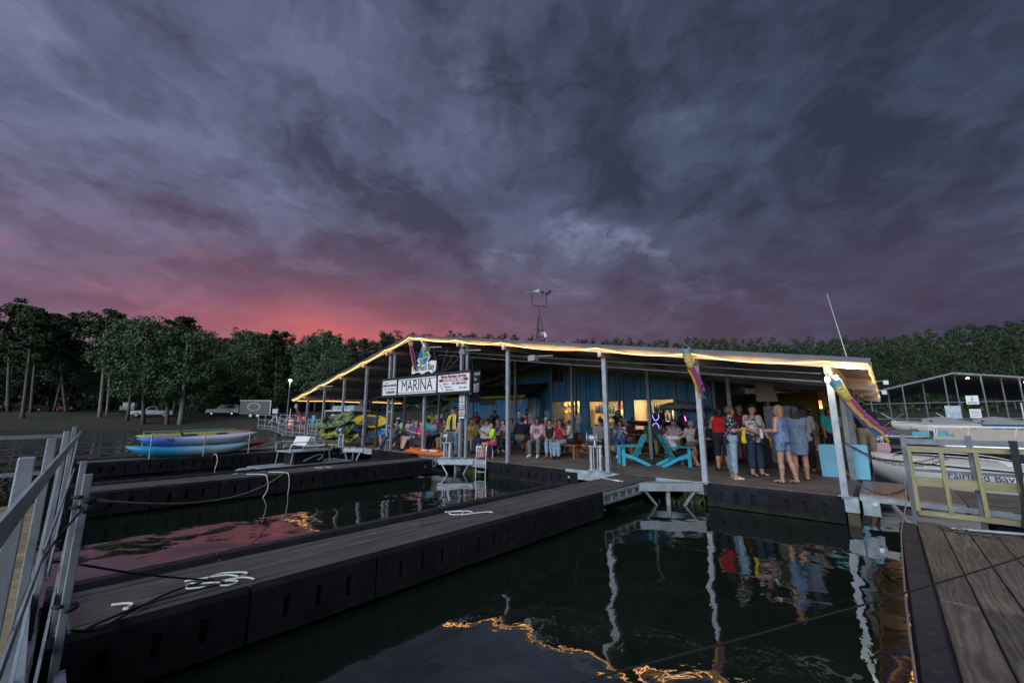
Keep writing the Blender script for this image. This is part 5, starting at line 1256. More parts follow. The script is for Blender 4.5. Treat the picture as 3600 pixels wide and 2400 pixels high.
# jet skis
def jetski(label, loc, rz, c):
    t = thing('jet_ski', label, 'jet ski', loc, rz, 'jet skis moored right of the marina')
    obj('hull', kayak_mesh(2.9, 1.05, .55), WHITEG, t); MB().loft([[(-1.0, -.25, .2), (-1.0, .25, .2), (-1.0, .2, .55), (-1.0, -.2, .55)], [(.2, -.28, .15), (.2, .28, .15), (.2, .2, .62), (.2, -.2, .62)], [(.9, -.3, .15), (.9, .3, .15), (.8, .15, .72), (.8, -.15, .72)], [(1.25, -.1, .1), (1.25, .1, .1), (1.2, .05, .3), (1.2, -.05, .3)]]).build('seat_cowl', c, t)
    MB().tube([(.45, -.4, .85), (.55, 0, .8), (.45, .4, .85)], .025, 6).build('handlebar', BLACK, t); return t
jetski('white and teal jet ski moored beyond the marina side posts', (5.0, 36, -.35), 0, mat('ski teal', (.03, .30, .38), .4)); jetski('white and yellow jet ski beside the teal one', (7.5, 38.5, -.35), 0, mat('ski yellow', (.55, .50, .04), .4)); jetski('white and black jet ski left of the other two', (3.6, 39.5, -.35), 0, mat('ski black', (.02, .02, .025), .4))
# covered J dock in the distance
jd = thing('covered_dock', 'open covered boat dock with grey gable roof and pipe posts at the far right', 'boat shed', (0, 62, 0))
jz = lambda x: 4.5+(x-2.0)*.27 if x < 9.3 else 6.47-(x-9.3)*.16
for xa, xb in ((1.2, 9.3), (9.3, 25)):
    for k in range(24): MB().prism([(xa, k*2.4, jz(xa)), (xb, k*2.4, jz(xb)), (xb, k*2.4, jz(xb)+.06), (xa, k*2.4, jz(xa)+.06)], (0, 2.37, 0)).build('roof_panel', ROOFU, jd)
    MB().beam((xa, -.03, jz(xa)+.02), (xb, -.03, jz(xb)+.02), .05, .16).build('fascia', GALVD, jd)
for k, x in enumerate((1.4, 3.2, 4.6, 6.6, 8.4, 9.5, 11.4, 13.2, 14.2, 16.0, 17.5, 19.5)):
    MB().tube([(x, .1+(k % 2)*2.2, -.1), (x, .1+(k % 2)*2.2, jz(x))], .075, 8).build('post', GALVD, jd)
for z in (2.9, 1.0): MB().tube([(-2, 0, z), (24, 0, z+.25)], .05, 6).build('girt', GALVD, jd)
for x in (2.2, 7.2): MB().tube([(x, .3, 0), (x+2.2, .3, 1.8)], .035, 5).tube([(x+2.2, .3, 0), (x, .3, 1.8)], .035, 5).build('cross_brace', ALU, jd)
MB().bb((-2, -.5, -.3), (24, 20, -.02)).build('deck', DECKX, jd)
for x in (10.4, 14.7):
    MB().lathe([(.05, .0), (.16, .05), (.05, .2)], 10, (x, .5, jz(x)-.55)).build('lamp', glow('lit dock lamp', (1, .82, .5), 10), jd)
    lamp('dock_light', (x, .6, jz(x)-.7), 14, (1, .82, .5), .2, jd)
MB().bb((8.0, -.12, 1.1), (9.3, -.02, 2.6)).build('meter_box', GALVL, jd)
js = thing('dock_letter_sign', 'white sign lettered J DOCK on the far covered dock', 'sign', (10.35, 61.8, 3.25)); MB().bb((-.5, 0, -.5), (.5, .04, .5)).build('plate', SIGNW, js); text('J', .5, (0, -.01, .15), INK, js, bold=.01); text('DOCK', .26, (0, -.01, -.3), INK, js, bold=.006)
js = thing('rules_sign', 'small white rules sign below the J DOCK sign', 'sign', (10.4, 61.8, 1.7)); MB().bb((-.45, 0, -.5), (.45, .04, .5)).build('plate', SIGNW, js)
for k in range(5): MB().bb((-.35, -.01, .3-.15*k), (.35, 0, .34-.15*k)).build('print_line', DARK, js)
fs = thing('fuel_sign', 'white fuel price board lettered UNLEADED at the right edge', 'sign', (13.9, 46, 1.75), .1); MB().bb((-1.3, 0, -.75), (1.5, .08, .75)).build('frame', BLACK, fs); MB().bb((-1.2, -.02, -.65), (1.4, 0, .65)).build('face', SIGNW, fs); text('YOU\nPUMP\nHERE', .24, (-.1, -.03, .22), DARK, fs); text('UNLEADED', .34, (.1, -.03, -.42), REDP, fs, bold=.006)
for x in (-1.0, 1.2): MB().bb((x-.05, .02, -2.3), (x+.05, .1, -.75)).build('leg', GALV, fs)
SBG = 'boats berthed at the far covered dock'
for lab, l, m in (('white runabout with dark cover at the left end of the covered dock', (3.0, 55, -.4), OFFW), ('blue and white runabout berthed in front of the covered dock', (7.0, 57, -.4), mat('blue hull', (.03, .10, .26), .3)), ('cream cruiser in the middle of the covered dock', (9.0, 69, -.4), OFFW), ('white cruiser at the right of the covered dock', (13.5, 67, -.4), WHITEG), ('long white boat half hidden by the wire fence', (3.5, 71, -.4), WHITEG)):
    b = speedboat(lab, l, rad(6), 6.8, 2.4, .95, OFFW, m, group=SBG)
    MB().loft([[(2.4, -1.0, 1.0), (2.4, 1.0, 1.0), (2.5, .6, 1.5), (2.5, -.6, 1.5)], [(4.2, -1.1, 1.0), (4.2, 1.1, 1.0), (4.2, .5, 1.75), (4.2, -.5, 1.75)], [(6.6, -1.0, .95), (6.6, 1.0, .95), (6.5, .6, 1.2), (6.5, -.6, 1.2)]]).build('cover', mat('grey boat cover', (.22, .22, .22), .7), b)
# ------------------------------------------------------------------ left: approach ramp and shore things
rm = thing('approach_ramp', 'galvanised railed approach ramp from the shore to the left end', 'gangway', (0, 0, 0))
RPTS = [(-46.5, 5.0, .45), (-42.5, 5.0, .40), (-38.0, 4.7, .02), (-29, 4.2, .02), (-23.2, 3.9, .0)]
for yo in (0, 2.1):
    for (a, b) in zip(RPTS[:-1], RPTS[1:]):
        A = Vector(a)+Vector((0, yo, 0)); B = Vector(b)+Vector((0, yo, 0)); n = max(1, round((B-A).length/1.9))
        for z in (1.08, .58, .02): MB().tube([A+Vector((0, 0, z)), B+Vector((0, 0, z))], .03, 6).build('rail', GALV, rm)
        MB().tube([A+Vector((0, 0, -.3)), B+Vector((0, 0, -.3))], .03, 6).build('bottom_chord', GALV, rm)
        for i in range(n): p = A.lerp(B, i/n); MB().tube([p-Vector((0, 0, .3)), p+Vector((0, 0, 1.12))], .032, 6).build('post', GALV, rm)
        if yo == 0:
            w = MB(); m = max(2, round((B-A).length/.33))
            for i in range(m): p = A.lerp(B, i/m); w.beam(p-Vector((0, 0, .3)), p, .025, .025)
            w.build('web', GALV, rm)
for (a, b) in zip(RPTS[:-1], RPTS[1:]): MB().prism([a, b, (b[0], b[1]+2.1, b[2]), (a[0], a[1]+2.1, a[2])], (0, 0, -.06)).build('deck_boards', DECKX, rm)
dm = thing('traffic_drum', 'orange traffic drum with white bands on the approach ramp', 'traffic drum', (-40.6, 6.1, .22))
for z0, z1, r0, r1, m in ((0, .1, .36, .34, 0), (.1, .35, .31, .30, 0), (.35, .52, .30, .295, 1), (.52, .68, .29, .28, 0), (.68, .84, .28, .27, 1), (.84, 1.05, .27, .25, 0)): MB().lathe([(r0, z0), (r1, z1)], 16, (0, 0, 0)).build('white_band' if m else 'orange_band', WHITE if m else mat('drum orange', (.62, .10, .02), .5), dm)
bs = thing('ramp_bench', 'white bench board behind the visitors on the ramp', 'bench', (-37.5, 6.9, .05)); MB().bb((-2.2, 0, .55), (2.0, .25, .62)).build('seat_board', WHITE, bs)
for x in (-2, 1.8): MB().bb((x, .05, 0), (x+.1, .2, .55)).build('leg', GALV, bs)
bt = thing('boat_for_hire', 'moored deck boat with pale top and hand-lettered sign behind the ramp', 'boat', (-34.5, 8.6, -.4), .1)
obj('hull', kayak_mesh(6.5, 2.3, 1.0), DARK, bt, (0, 0, .3)); MB().bb((-2.2, -1.1, 2.25), (2.2, 1.1, 2.33)).build('canopy', WHITE, bt)
for x in (-2, 2):
    for y in (-1, 1): MB().tube([(x, y, .4), (x, y, 2.25)], .03, 6).build('canopy_post', GALV, bt)
for x in (-1.2, 0, 1.2): MB().bb((x-.55, -.5, 2.34), (x+.55, .5, 2.75)).build('rooftop_bin', mat('blue grey bin', (.25, .33, .38), .6), bt, bevel=.06)
MB().bb((-.6, -1.2, 1.0), (1.5, -1.15, 1.95)).build('sign_board', SIGNW, bt); text('CRAWDAD\'S\nON THE LAKE', .3, (.45, -1.21, 1.5), INK, bt) if False else [MB().bb((-.35, -1.21, 1.25+.2*k), (1.25, -1.2, 1.31+.2*k)).build('print_line', INK, bt) for k in range(3)]
lp = thing('dock_lamp_pole', 'slim leaning lamp pole with green-white light on the shore', 'lamp', (-66.9, 15.1, float(ground_z(-66.9, 15.1))))
MB().tube([(0, 0, -.3), (.35, -.1, 3), (1.1, -.4, 6.2)], [.12, .10, .07], 8).build('pole', GALVD, lp); MB().lathe([(.05, 0), (.22, -.05), (.18, -.25), (.05, -.3)], 10, (1.15, -.42, 6.3)).build('lamp_head', glow('green white lamp', (.45, 1.0, .45), 14), lp); lamp('pole_light', (1.2, -.6, 5.8), 50, (.5, 1, .55), .2, lp)
for k, (x, y) in enumerate(((-65.9, 13.2), (-64.3, 14.6))):
    t = thing('launch_stand', 'white tripod launch marker on the bank, %s of the lamp pole' % ('left' if k == 0 else 'right'), 'stand', (x, y, float(ground_z(x, y))))
    for a in (0, 2.1, 4.2): MB().tube([(math.cos(a)*.9, math.sin(a)*.9, 0), (0, 0, 1.2)], .05, 5).build('leg', WHITE, t)
    MB().tube([(0, 0, 1.0), (0, 0, 2.3)], .05, 5).build('mast', WHITE, t)
def vehicle(name, label, loc, rz, L, body, kind, cat, group='vehicles parked on the left bank'):
    x, y, z = loc; t = thing(name, label, cat, (x, y, float(ground_z(x, y))), rz, group); W = 1.85
    def slab(prof, m, nm, y0=-W/2, y1=W/2): return MB().prism([(px, y0, pz) for px, pz in prof], (0, y1-y0, 0)).build(nm, m, t, bevel=.05)
    h = L/2
    if kind == 'pickup': slab([(-h, .45), (h, .45), (h, .85), (h-.15, 1.02), (.95, 1.08), (-.75, 1.1), (-h, 1.1)], body, 'body'); cab = [(.95, 1.05), (.35, 1.72), (-.55, 1.74), (-.78, 1.05)]
    elif kind == 'suv': slab([(-h, .45), (h, .45), (h, .88), (h-.12, 1.05), (1.0, 1.1), (-h, 1.12)], body, 'body'); cab = [(1.0, 1.08), (.45, 1.75), (-h+.2, 1.78), (-h+.02, 1.08)]
    else: slab([(-h, .35), (h, .35), (h, .7), (.9, .92), (-h, .95)], body, 'body'); cab = [(.9, .9), (.3, 1.42), (-1.0, 1.42), (-1.6, .92)]
    MB().prism([(px, -W*.42, pz) for px, pz in cab], (0, W*.84, 0)).build('cabin', body, t, bevel=.05)
    gls = mat('dark car glass', (.02, .025, .03), .1, 0, 0)
    c = [Vector((p, 0, q)) for p, q in cab]; cen = (c[0]+c[1]+c[2]+c[3])/4
    ins = [cen+(q-cen)*.78 for q in c]
    for s in (-1, 1): MB().prism([(q.x, s*W*.421, q.z+.02) for q in ins], (0, s*.012, 0)).build('side_window', gls, t)
    MB().prism([(c[0].x*.9+c[1].x*.1, -W*.36, c[0].z*.9+c[1].z*.1), (c[0].x*.9+c[1].x*.1, W*.36, c[0].z*.9+c[1].z*.1), (c[1].x*.9+c[0].x*.1, W*.36, c[1].z*.9+c[0].z*.1), (c[1].x*.9+c[0].x*.1, -W*.36, c[1].z*.9+c[0].z*.1)], (.03, 0, .03)).build('windscreen', gls, t)
    for sx in (-.62, .64):
        for s in (-1, 1):
            w = MB().lathe([(.2, -.11), (.36, -.1), (.36, .1), (.2, .11)], 16, (h*sx, s*(W/2-.1), .36), Matrix.Rotation(PI/2, 3, 'X')).build('wheel', RUBBER, t)
            MB().lathe([(.2, 0), (.17, .02)], 12, (h*sx, s*(W/2+.012), .36), Matrix.Rotation(-s*PI/2, 3, 'X')).build('rim', ALU, w)
    for s in (-1, 1): MB().box((h+.005, s*.68, .78), (.03, .3, .16)).build('headlight', SIGNW, t); MB().box((-h-.005, s*.74, .88), (.03, .16, .22)).build('tail_light', REDP, t)
    MB().bb((h-.05, -W/2, .42), (h+.08, W/2, .6)).build('bumper', GALV, t); MB().bb((-h-.08, -W/2, .42), (-h+.05, W/2, .6)).build('bumper', GALV, t)
    if kind == 'pickup': MB().bb((-h+.1, -W*.42, 1.07), (-.85, W*.42, 1.11)).build('bed_floor', BLACK, t)
    return t
CW = mat('white car paint', (.62, .64, .66), .3, 0, .03); CD = mat('dark green car paint', (.05, .07, .07), .3, 0, .03); CR = mat('red car paint', (.20, .02, .03), .3, 0, .03)
vehicle('pickup_truck', 'dark pickup among the leaning trunks at the left', (-110, -12.8, 0), rad(-75), 5.6, CD, 'pickup', 'pickup'); vehicle('parked_car', 'small red car deep under the trees', (-114, -8, 0), rad(10), 4.4, CR, 'suv', 'car')
vehicle('pickup_truck', 'white pickup seen from its tail between tree trunks', (-96.3, -.4, 0), rad(170), 5.6, CW, 'pickup', 'pickup'); vehicle('pickup_truck', 'white pickup facing the lake, half behind a trunk', (-87.9, 1.8, 0), rad(-110), 5.6, CW, 'pickup', 'pickup')
vehicle('off_road_wagon', 'white off-road wagon parked broadside on the bank', (-81.3, 10.3, 0), rad(-128), 4.9, CW, 'suv', 'car')
tr = thing('enclosed_trailer', 'dark enclosed trailer with white oval mark and twin wheels', 'trailer', (-72.5, 12.7, float(ground_z(-72.5, 12.7))), rad(48))
MB().bb((-2.3, -1.05, .5), (2.3, 1.05, 2.7)).build('body', mat('charcoal trailer', (.06, .06, .065), .4), tr, bevel=.06)
MB().lathe([(.78, 0), (.74, .012)], 28, (-.2, -1.06, 1.7), Matrix.Rotation(PI/2, 3, 'X') @ Matrix.Diagonal((1.25, .8, 1)).to_3x3()).build('oval_mark', mat('grey white print', (.45, .46, .47), .5), tr); MB().lathe([(.66, 0), (.64, .02)], 28, (-.2, -1.065, 1.7), Matrix.Rotation(PI/2, 3, 'X') @ Matrix.Diagonal((1.25, .8, 1)).to_3x3()).build('oval_field', mat('charcoal trailer', (.06, .06, .065), .4), tr)
for x in (-.5, .55):
    w = MB().lathe([(.2, -.1), (.36, -.1), (.36, .1), (.2, .1)], 16, (x, -1.08, .36), Matrix.Rotation(PI/2, 3, 'X')).build('wheel', RUBBER, tr); MB().lathe([(.22, 0), (.18, .02)], 14, (x, -1.19, .36), Matrix.Rotation(PI/2, 3, 'X')).build('rim', WHITE, w)
MB().bb((2.25, -1.08, .5), (2.35, -1.0, 2.75)).build('corner_trim', WHITE, tr); MB().bb((-2.35, -1.08, 2.66), (2.35, -1.02, 2.75)).build('top_trim', WHITE, tr); MB().bb((2.6, -.9, .7), (3.4, -.3, 1.4)).build('tongue_box', GALV, tr)
sh = thing('shore_shed', 'grey corrugated shed on the bank seen under the pavilion roof', 'shed', (-38, 36, float(ground_z(-38, 36))), rad(-40))
for k in range(12): MB().bb((-3+.5*k, -.04 if k % 2 else 0, 0), (-2.52+.5*k, .2, 2.6)).build('wall_panel', GALV, sh)
MB().bb((-3.2, -.2, 2.6), (3.2, 2.6, 2.75)).build('roof', DARK, sh); MB().bb((-3, .2, 0), (3, 2.4, 2.6)).build('body', GALVD, sh)
wb = thing('white_box_trailer', 'small white box trailer on the bank behind the left picnic tables', 'trailer', (-44, 30, float(ground_z(-44, 30))), rad(-40)); MB().bb((-1.5, -1, .5), (1.5, 1, 2.6)).build('body', CW, wb, bevel=.05); MB().lathe([(.3, -.1), (.3, .1)], 12, (0, -1.05, .3), Matrix.Rotation(PI/2, 3, 'X')).build('wheel', RUBBER, wb)
for k, (x, y) in enumerate(((-36, 26), (-31, 30))):
    t = thing('traffic_cone', 'orange traffic cone on the bank, %s one' % ('nearer' if k == 0 else 'farther'), 'cone', (x, y, max(-.5, float(ground_z(x, y))))); MB().lathe([(.16, .04), (.03, .9)], 10).build('cone', mat('drum orange', (.62, .10, .02), .5), t); MB().bb((-.2, -.2, 0), (.2, .2, .04)).build('foot', BLACK, t)
# ------------------------------------------------------------------ people
def surfnet(F, org, h):
    S = F < 0
    c = [S[i:S.shape[0]-1+i, j:S.shape[1]-1+j, k:S.shape[2]-1+k] for i in (0, 1) for j in (0, 1) for k in (0, 1)]
    cnt = sum(x.astype(np.int8) for x in c)
    act = (cnt > 0) & (cnt < 8)
    I = np.argwhere(act)
    if len(I) == 0: return None
    idx = -np.ones(act.shape, np.int64); idx[tuple(I.T)] = np.arange(len(I))
    off = np.array([(i, j, k) for i in (0, 1) for j in (0, 1) for k in (0, 1)])
    vals = np.stack([F[I[:, 0]+o[0], I[:, 1]+o[1], I[:, 2]+o[2]] for o in off], 1)
    acc = np.zeros((len(I), 3)); n = np.zeros(len(I))
    for a in range(8):
        for b in range(a+1, 8):
            if np.abs(off[a]-off[b]).sum() != 1: continue
            m = (vals[:, a] < 0) != (vals[:, b] < 0)
            t = vals[:, a]/(vals[:, a]-vals[:, b]+1e-12)
            p = off[a]+t[:, None]*(off[b]-off[a]); acc[m] += p[m]; n[m] += 1
    V = org+h*(I+acc/n[:, None]); Q = []
    for ax in range(3):
        o1, o2 = [(1, 2), (2, 0), (0, 1)][ax]
        sl = [slice(None)]*3; sl2 = [slice(None)]*3; sl[ax] = slice(0, -1); sl2[ax] = slice(1, None)
        A, B = S[tuple(sl)], S[tuple(sl2)]
        for flip, mk in ((False, A & ~B), (True, ~A & B)):
            E = np.argwhere(mk)
            E = E[(E[:, o1] > 0) & (E[:, o2] > 0) & (E[:, o1] < S.shape[o1]-1) & (E[:, o2] < S.shape[o2]-1)]
            if len(E) == 0: continue
            q = []
            for d1, d2 in ((-1, -1), (0, -1), (0, 0), (-1, 0)):
                e = E.copy(); e[:, o1] += d1; e[:, o2] += d2; q.append(idx[tuple(e.T)])
            q = np.stack(q, 1); Q.append(q[:, ::-1] if flip else q)
    return V, np.concatenate(Q)
class SDF:
    def __init__(s, lo, hi, h):
        s.lo = np.array(lo)-3*h; s.h = h; n = np.ceil((np.array(hi)+3*h-s.lo)/h).astype(int)+1
        s.F = np.full(n, .3); s.n = n
    def block(s, lo, hi):
        a = np.clip(np.floor((np.array(lo)-s.lo)/s.h).astype(int), 0, s.n-1); b = np.clip(np.ceil((np.array(hi)-s.lo)/s.h).astype(int)+1, 1, s.n)
        if np.any(b <= a): return None, None
        g = np.meshgrid(*[s.lo[i]+s.h*np.arange(a[i], b[i]) for i in range(3)], indexing='ij')
        return tuple(slice(a[i], b[i]) for i in range(3)), np.stack(g, -1)
    def join(s, sl, d, k):
        f = s.F[sl]
        if k > 0:
            h = np.clip(.5+.5*(f-d)/k, 0, 1); s.F[sl] = f*(1-h)+d*h-k*h*(1-h)
        else: s.F[sl] = np.minimum(f, d)
    def cone(s, a, ra, b, rb, k=.02):
        a = np.array(a, float); b = np.array(b, float); r = max(ra, rb)+.06
        sl, P = s.block(np.minimum(a, b)-r, np.maximum(a, b)+r)
        if sl is None: return
        d = b-a; t = np.clip(((P-a)@d)/(d@d+1e-9), 0, 1)
        s.join(sl, np.linalg.norm(P-a-t[..., None]*d, axis=-1)-(ra+t*(rb-ra)), k)
    def ell(s, c, r, R=None, k=.02):
        c = np.array(c, float); r = np.array(r, float); m = max(r)+.05
        sl, P = s.block(c-m, c+m)
        if sl is None: return
        q = P-c
        if R is not None: q = q@R
        L = np.linalg.norm(q/r, axis=-1); s.join(sl, (L-1)*min(r), k)
    def grid(s): return np.stack(np.meshgrid(*[s.lo[i]+s.h*np.arange(s.n[i]) for i in range(3)], indexing='ij'), -1)
    def mesh(s): return surfnet(s.F, s.lo, s.h)
SKINS = [mat('skin %d' % i, c, .5, 0, .08, 20, .0, 40) for i, c in enumerate([(.52, .31, .23), (.45, .25, .175), (.36, .19, .12), (.22, .115, .07), (.10, .052, .034)])]
EYE = mat('eye dark', (.03, .02, .02), .3, 0, 0); LIP = mat('lip', (.30, .10, .09), .5, 0, 0)
HAIRS = {k: mat('hair '+k, c, .55, 0, .35, 60, .004, 90) for k, c in dict(black=(.012, .010, .010), brown=(.045, .026, .016), lbrown=(.13, .08, .045), blonde=(.36, .26, .14), grey=(.24, .24, .25), white=(.42, .42, .42), auburn=(.07, .03, .018)).items()}
def unit(v): v = np.array(v, float); return v/np.linalg.norm(v)
NP = [0]
def person(label, pos, th, H=1.68, g=1.0, skin=1, hair=('brown', 'short'), top=None, bot=None, shoe=None, sit=None, arms=((15, 8, 20), (15, 8, 20)), head=(0, 0), lean=0, hat=None, h=.016, legs=((0, 0), (0, 0)), knees=None, z0=0.0, group=None, fem=True, hem=.02, acc=None, fingers=False, spread=.0, turn=0):
    s = H/1.70; NP[0] += 1
    a = math.radians(th); fx, fy = math.sin(YAW), math.cos(YAW)
    dx = -math.cos(a)*fx+math.sin(a)*fy; dy = -math.cos(a)*fy-math.sin(a)*fx; rz = math.atan2(-dx, dy)
    J = {}
    hipz = .92 if sit is None else sit/s+.10
    pel = np.array([0, 0, hipz])
    if sit is None:
        for i, sd in enumerate((-1, 1)):
            fo, kb = legs[i]; f = math.radians(fo); kb2 = math.radians(kb)
            hip = pel+np.array([sd*.088*min(1.25, g), 0, -.02]); kn = hip+.43*np.array([sd*(.03+spread), math.sin(f), -math.cos(f)])
            an = kn+.41*np.array([sd*(.02+spread), math.sin(f-kb2), -math.cos(f-kb2)])
            J['hip%d' % i], J['kn%d' % i], J['an%d' % i] = hip, kn, an
        mz = min(J['an0'][2], J['an1'][2])-.075
        for k in list(J): J[k] = J[k]-[0, 0, mz]
        pel = pel-[0, 0, mz]
    else:
        for i, sd in enumerate((-1, 1)):
            kf, ko = knees[i] if knees else (.0, .10)
            hip = pel+np.array([sd*.09*min(1.25, g), 0, -.02]); kz = max(.47/s, .5) if sit < .4 else .50
            kn = np.array([sd*ko, .40, kz]); an = np.array([sd*ko*1.0, .40+kf, .08])
            J['hip%d' % i], J['kn%d' % i], J['an%d' % i] = hip, kn, an
    lr = math.radians(lean); up = np.array([0, math.sin(lr), math.cos(lr)]); fr = np.array([0, math.cos(lr), -math.sin(lr)]); X = np.array([1, 0, 0.])
    tw = math.radians(turn); Xs = X*math.cos(tw)+fr*math.sin(tw); Fs = fr*math.cos(tw)-X*math.sin(tw)
    ch = pel+up*.34; nk = pel+up*.525; sw = (.165 if fem else .185)*(1+.25*(g-1))
    hy, hp = math.radians(head[0]+turn), math.radians(head[1])
    hc = pel+up*.665+fr*(.025+.03*math.sin(hp))
    hf = unit(np.array([math.sin(hy)*-1, math.cos(hy)*math.cos(hp), math.sin(hp)])); hx = unit(np.cross(hf, [0, 0, 1])); hu = np.cross(hx, hf); HR = np.stack([hx, hf, hu], 1)
    for i, sd in enumerate((-1, 1)):
        fw_, ot, be = [math.radians(q) for q in arms[i][:3]]; inn = math.radians(arms[i][3]) if len(arms[i]) > 3 else 0
        sh = pel+up*.475+Xs*sd*sw
        ua = unit(Fs*math.sin(fw_)*math.cos(ot)+Xs*sd*math.sin(ot)-up*math.cos(fw_)*math.cos(ot)); el = sh+ua*.275
        f2 = fw_+be; fa = unit((Fs*math.sin(f2)-up*math.cos(f2))*math.cos(inn)+Xs*sd*(math.sin(ot)*.3-math.sin(inn))); wr = el+fa*.235
        J['sh%d' % i], J['el%d' % i], J['wr%d' % i], J['fa%d' % i] = sh, el, wr, fa
    allp = np.array([v for k, v in J.items() if not k.startswith('fa')]+[hc+[0, 0, .13]])*s
    lo, hi = allp.min(0)-.22*s, allp.max(0)+.22*s; lo[2] = max(lo[2], -.02)
    G = (g-1)
    def torso(S, inf, k=.05, belly=True):
        gg = 1+G*.9
        def pr(a_, w, r, dep=0.): S.cone((pel+up*a_-Xs*w+fr*dep)*s, (r+inf)*s, (pel+up*a_+Xs*w+fr*dep)*s, (r+inf)*s, k)
        pr(-.02, .085*gg, .098*gg); pr(.10, .065*gg, .093*gg, .01+.05*max(0, G)); pr(.22, .07*gg, .093*gg, .01+.06*max(0, G)); pr(.36, .085*(.9+.1*gg), .102*gg, .012)
        S.cone((pel+up*.455-Xs*(sw-.025))*s, (.06+inf)*s, (pel+up*.455+Xs*(sw-.025))*s, (.06+inf)*s, k)
        if fem:
            for sd in (-1, 1): S.ell((pel+up*.345+Xs*sd*.075+Fs*.075*gg)*s, np.array([.066, .055, .066])*gg*s+inf*s, None, .03)
    aw = 1+G*.6
    def uarm(S, i, f, inf, k=.03):
        a_, b_ = J['sh%d' % i], J['el%d' % i]; S.cone(a_*s, (.054*aw+inf)*s, (a_+(b_-a_)*f)*s, (.054*aw-.010*f+inf)*s, k)
    def farm(S, i, f, inf, k=.02):
        a_, b_ = J['el%d' % i], J['wr%d' % i]; S.cone(a_*s, (.043*aw+inf)*s, (a_+(b_-a_)*f)*s, (.043*aw-.016*f+inf)*s, k)
    lw = 1+G*.7
    def thigh(S, i, f, inf, k=.03):
        a_, b_ = J['hip%d' % i], J['kn%d' % i]; S.cone(a_*s, (.088*lw+inf)*s, (a_+(b_-a_)*f)*s, (.088*lw-.032*f*lw+inf)*s, k)
    def shin(S, i, f, inf, k=.02):
        a_, b_ = J['kn%d' % i], J['an%d' % i]; m = a_+(b_-a_)*min(f, .35)
        bk = np.array([0, -.012, 0]); S.cone(a_*s, (.054*lw+inf)*s, (m+bk)*s, (.056*lw+inf)*s, k)
        if f > .35: S.cone((m+bk)*s, (.056*lw+inf)*s, (a_+(b_-a_)*f)*s, (.056*lw-.020*(f-.35)/.65*lw+inf)*s, k)
    def foot(S, i, inf, k=.02):
        an = J['an%d' % i]; sd = (-1, 1)[i]; toe = np.array([an[0]+sd*.025, an[1]+.155, .028]); S.cone(an*s, (.036+inf)*s, (an+[0, -.02, -.035])*s, (.034+inf)*s, k); S.cone((an+[0, .03, -.035])*s, (.036+inf)*s, toe*s, (.027+inf)*s, k)
    out = []
    # body: one continuous skin surface
    S = SDF(lo, hi, h); torso(S, 0)
    for i in (0, 1): uarm(S, i, 1, 0, .03); farm(S, i, 1, 0); thigh(S, i, 1, 0, .03); shin(S, i, 1, 0); foot(S, i, 0)
    S.cone((nk-up*.03)*s, .056*s, (hc-hu*.03)*s, .050*s, .025)
    S.ell((hc+hu*.012)*s, np.array([.073, .092, .105])*s, HR, .01); S.ell((hc+hf*.028-hu*.055)*s, np.array([.053, .058, .058])*s, HR, .02)
    S.cone((hc+hf*.088+hu*.012)*s, .011*s, (hc+hf*.104-hu*.016)*s, .015*s, .012)
    for sd in (-1, 1): S.ell((hc+hx*sd*.075-hu*.002)*s, np.array([.010, .02, .03])*s, HR, .006)
    for i in (0, 1):
        wr, fa = J['wr%d' % i], J['fa%d' % i]; sd = (-1, 1)[i]; sx = unit(np.cross(fa, [0, 1, .01]) if abs(fa[1]) < .9 else X); pn = np.cross(fa, sx)
        S.cone(wr*s, .024*s, (wr+fa*.075)*s, .030*s, .015)
        if fingers:
            for q in range(4):
                o = sx*(q-1.5)*.019; L = (.062, .072, .068, .052)[q]; p0 = wr+fa*.085+o; p1 = p0+fa*L*.55+pn*.004; p2 = p1+unit(fa+pn*.7*(1 if sd > 0 else -1))*L*.5
                S.cone(p0*s, .0098*s, p1*s, .009*s, .006); S.cone(p1*s, .009*s, p2*s, .0075*s, .004)
            S.cone((wr+fa*.03+sx*.02)*s, .012*s, (wr+fa*.075+sx*.055)*s, .009*s, .008)
        else: S.cone((wr+fa*.075)*s, .028*s, (wr+fa*.15+pn*.02)*s, .016*s, .015); S.cone((wr+fa*.03)*s, .012*s, (wr+fa*.085+sx*.045)*s, .010*s, .01)
    V, Q = S.mesh(); me = mesh_np('body', V, Q, None, True); me.materials.append(SKINS[skin]); me.materials.append(EYE); me.materials.append(LIP)
    fc = V[Q].mean(1)/s-hc; l = fc@HR; mi = np.zeros(len(Q), np.int32)
    mi[(np.abs(np.abs(l[:, 0])-.031) < .014) & (np.abs(l[:, 2]-.016) < .011) & (l[:, 1] > .05)] = 1
    mi[(np.abs(l[:, 0]) < .025) & (np.abs(l[:, 2]+.052) < .009) & (l[:, 1] > .05)] = 2
    me.polygons.foreach_set('material_index', mi)
    o = obj('person', me, None, None, (pos[0], pos[1], z0), rz); tag(o, label, 'person', group)
    def child(S, name, m):
        r = S.mesh()
        if r is None: return None
        return obj(name, mesh_np(name, r[0], r[1], None, True), m, o)
    def axis(S): return (S.grid()/s-pel)@up
    if top:
        m, slv = top[0], top[1]; S = SDF(lo, hi, h); torso(S, .016, .05)
        if slv > 0:
            for i in (0, 1):
                uarm(S, i, min(1, slv), .018, .03)
                if slv > 1: farm(S, i, slv-1, .014)
        w = axis(S); gz = S.grid()/s
        if len(top) > 2 and top[2] > 0:      # loose tunic or dress skirt
            L = top[2]; a_ = pel+up*.08
            if sit is None: S.cone(a_*s, .135*(1+G*.8)*s, (pel-[0, 0, L])*s, (.15+.05*L)*(1+G*.8)*s, .05)
            hemz = -L
        else: hemz = -hem
        S.F = np.maximum(S.F, (hemz-w)*s*.9)
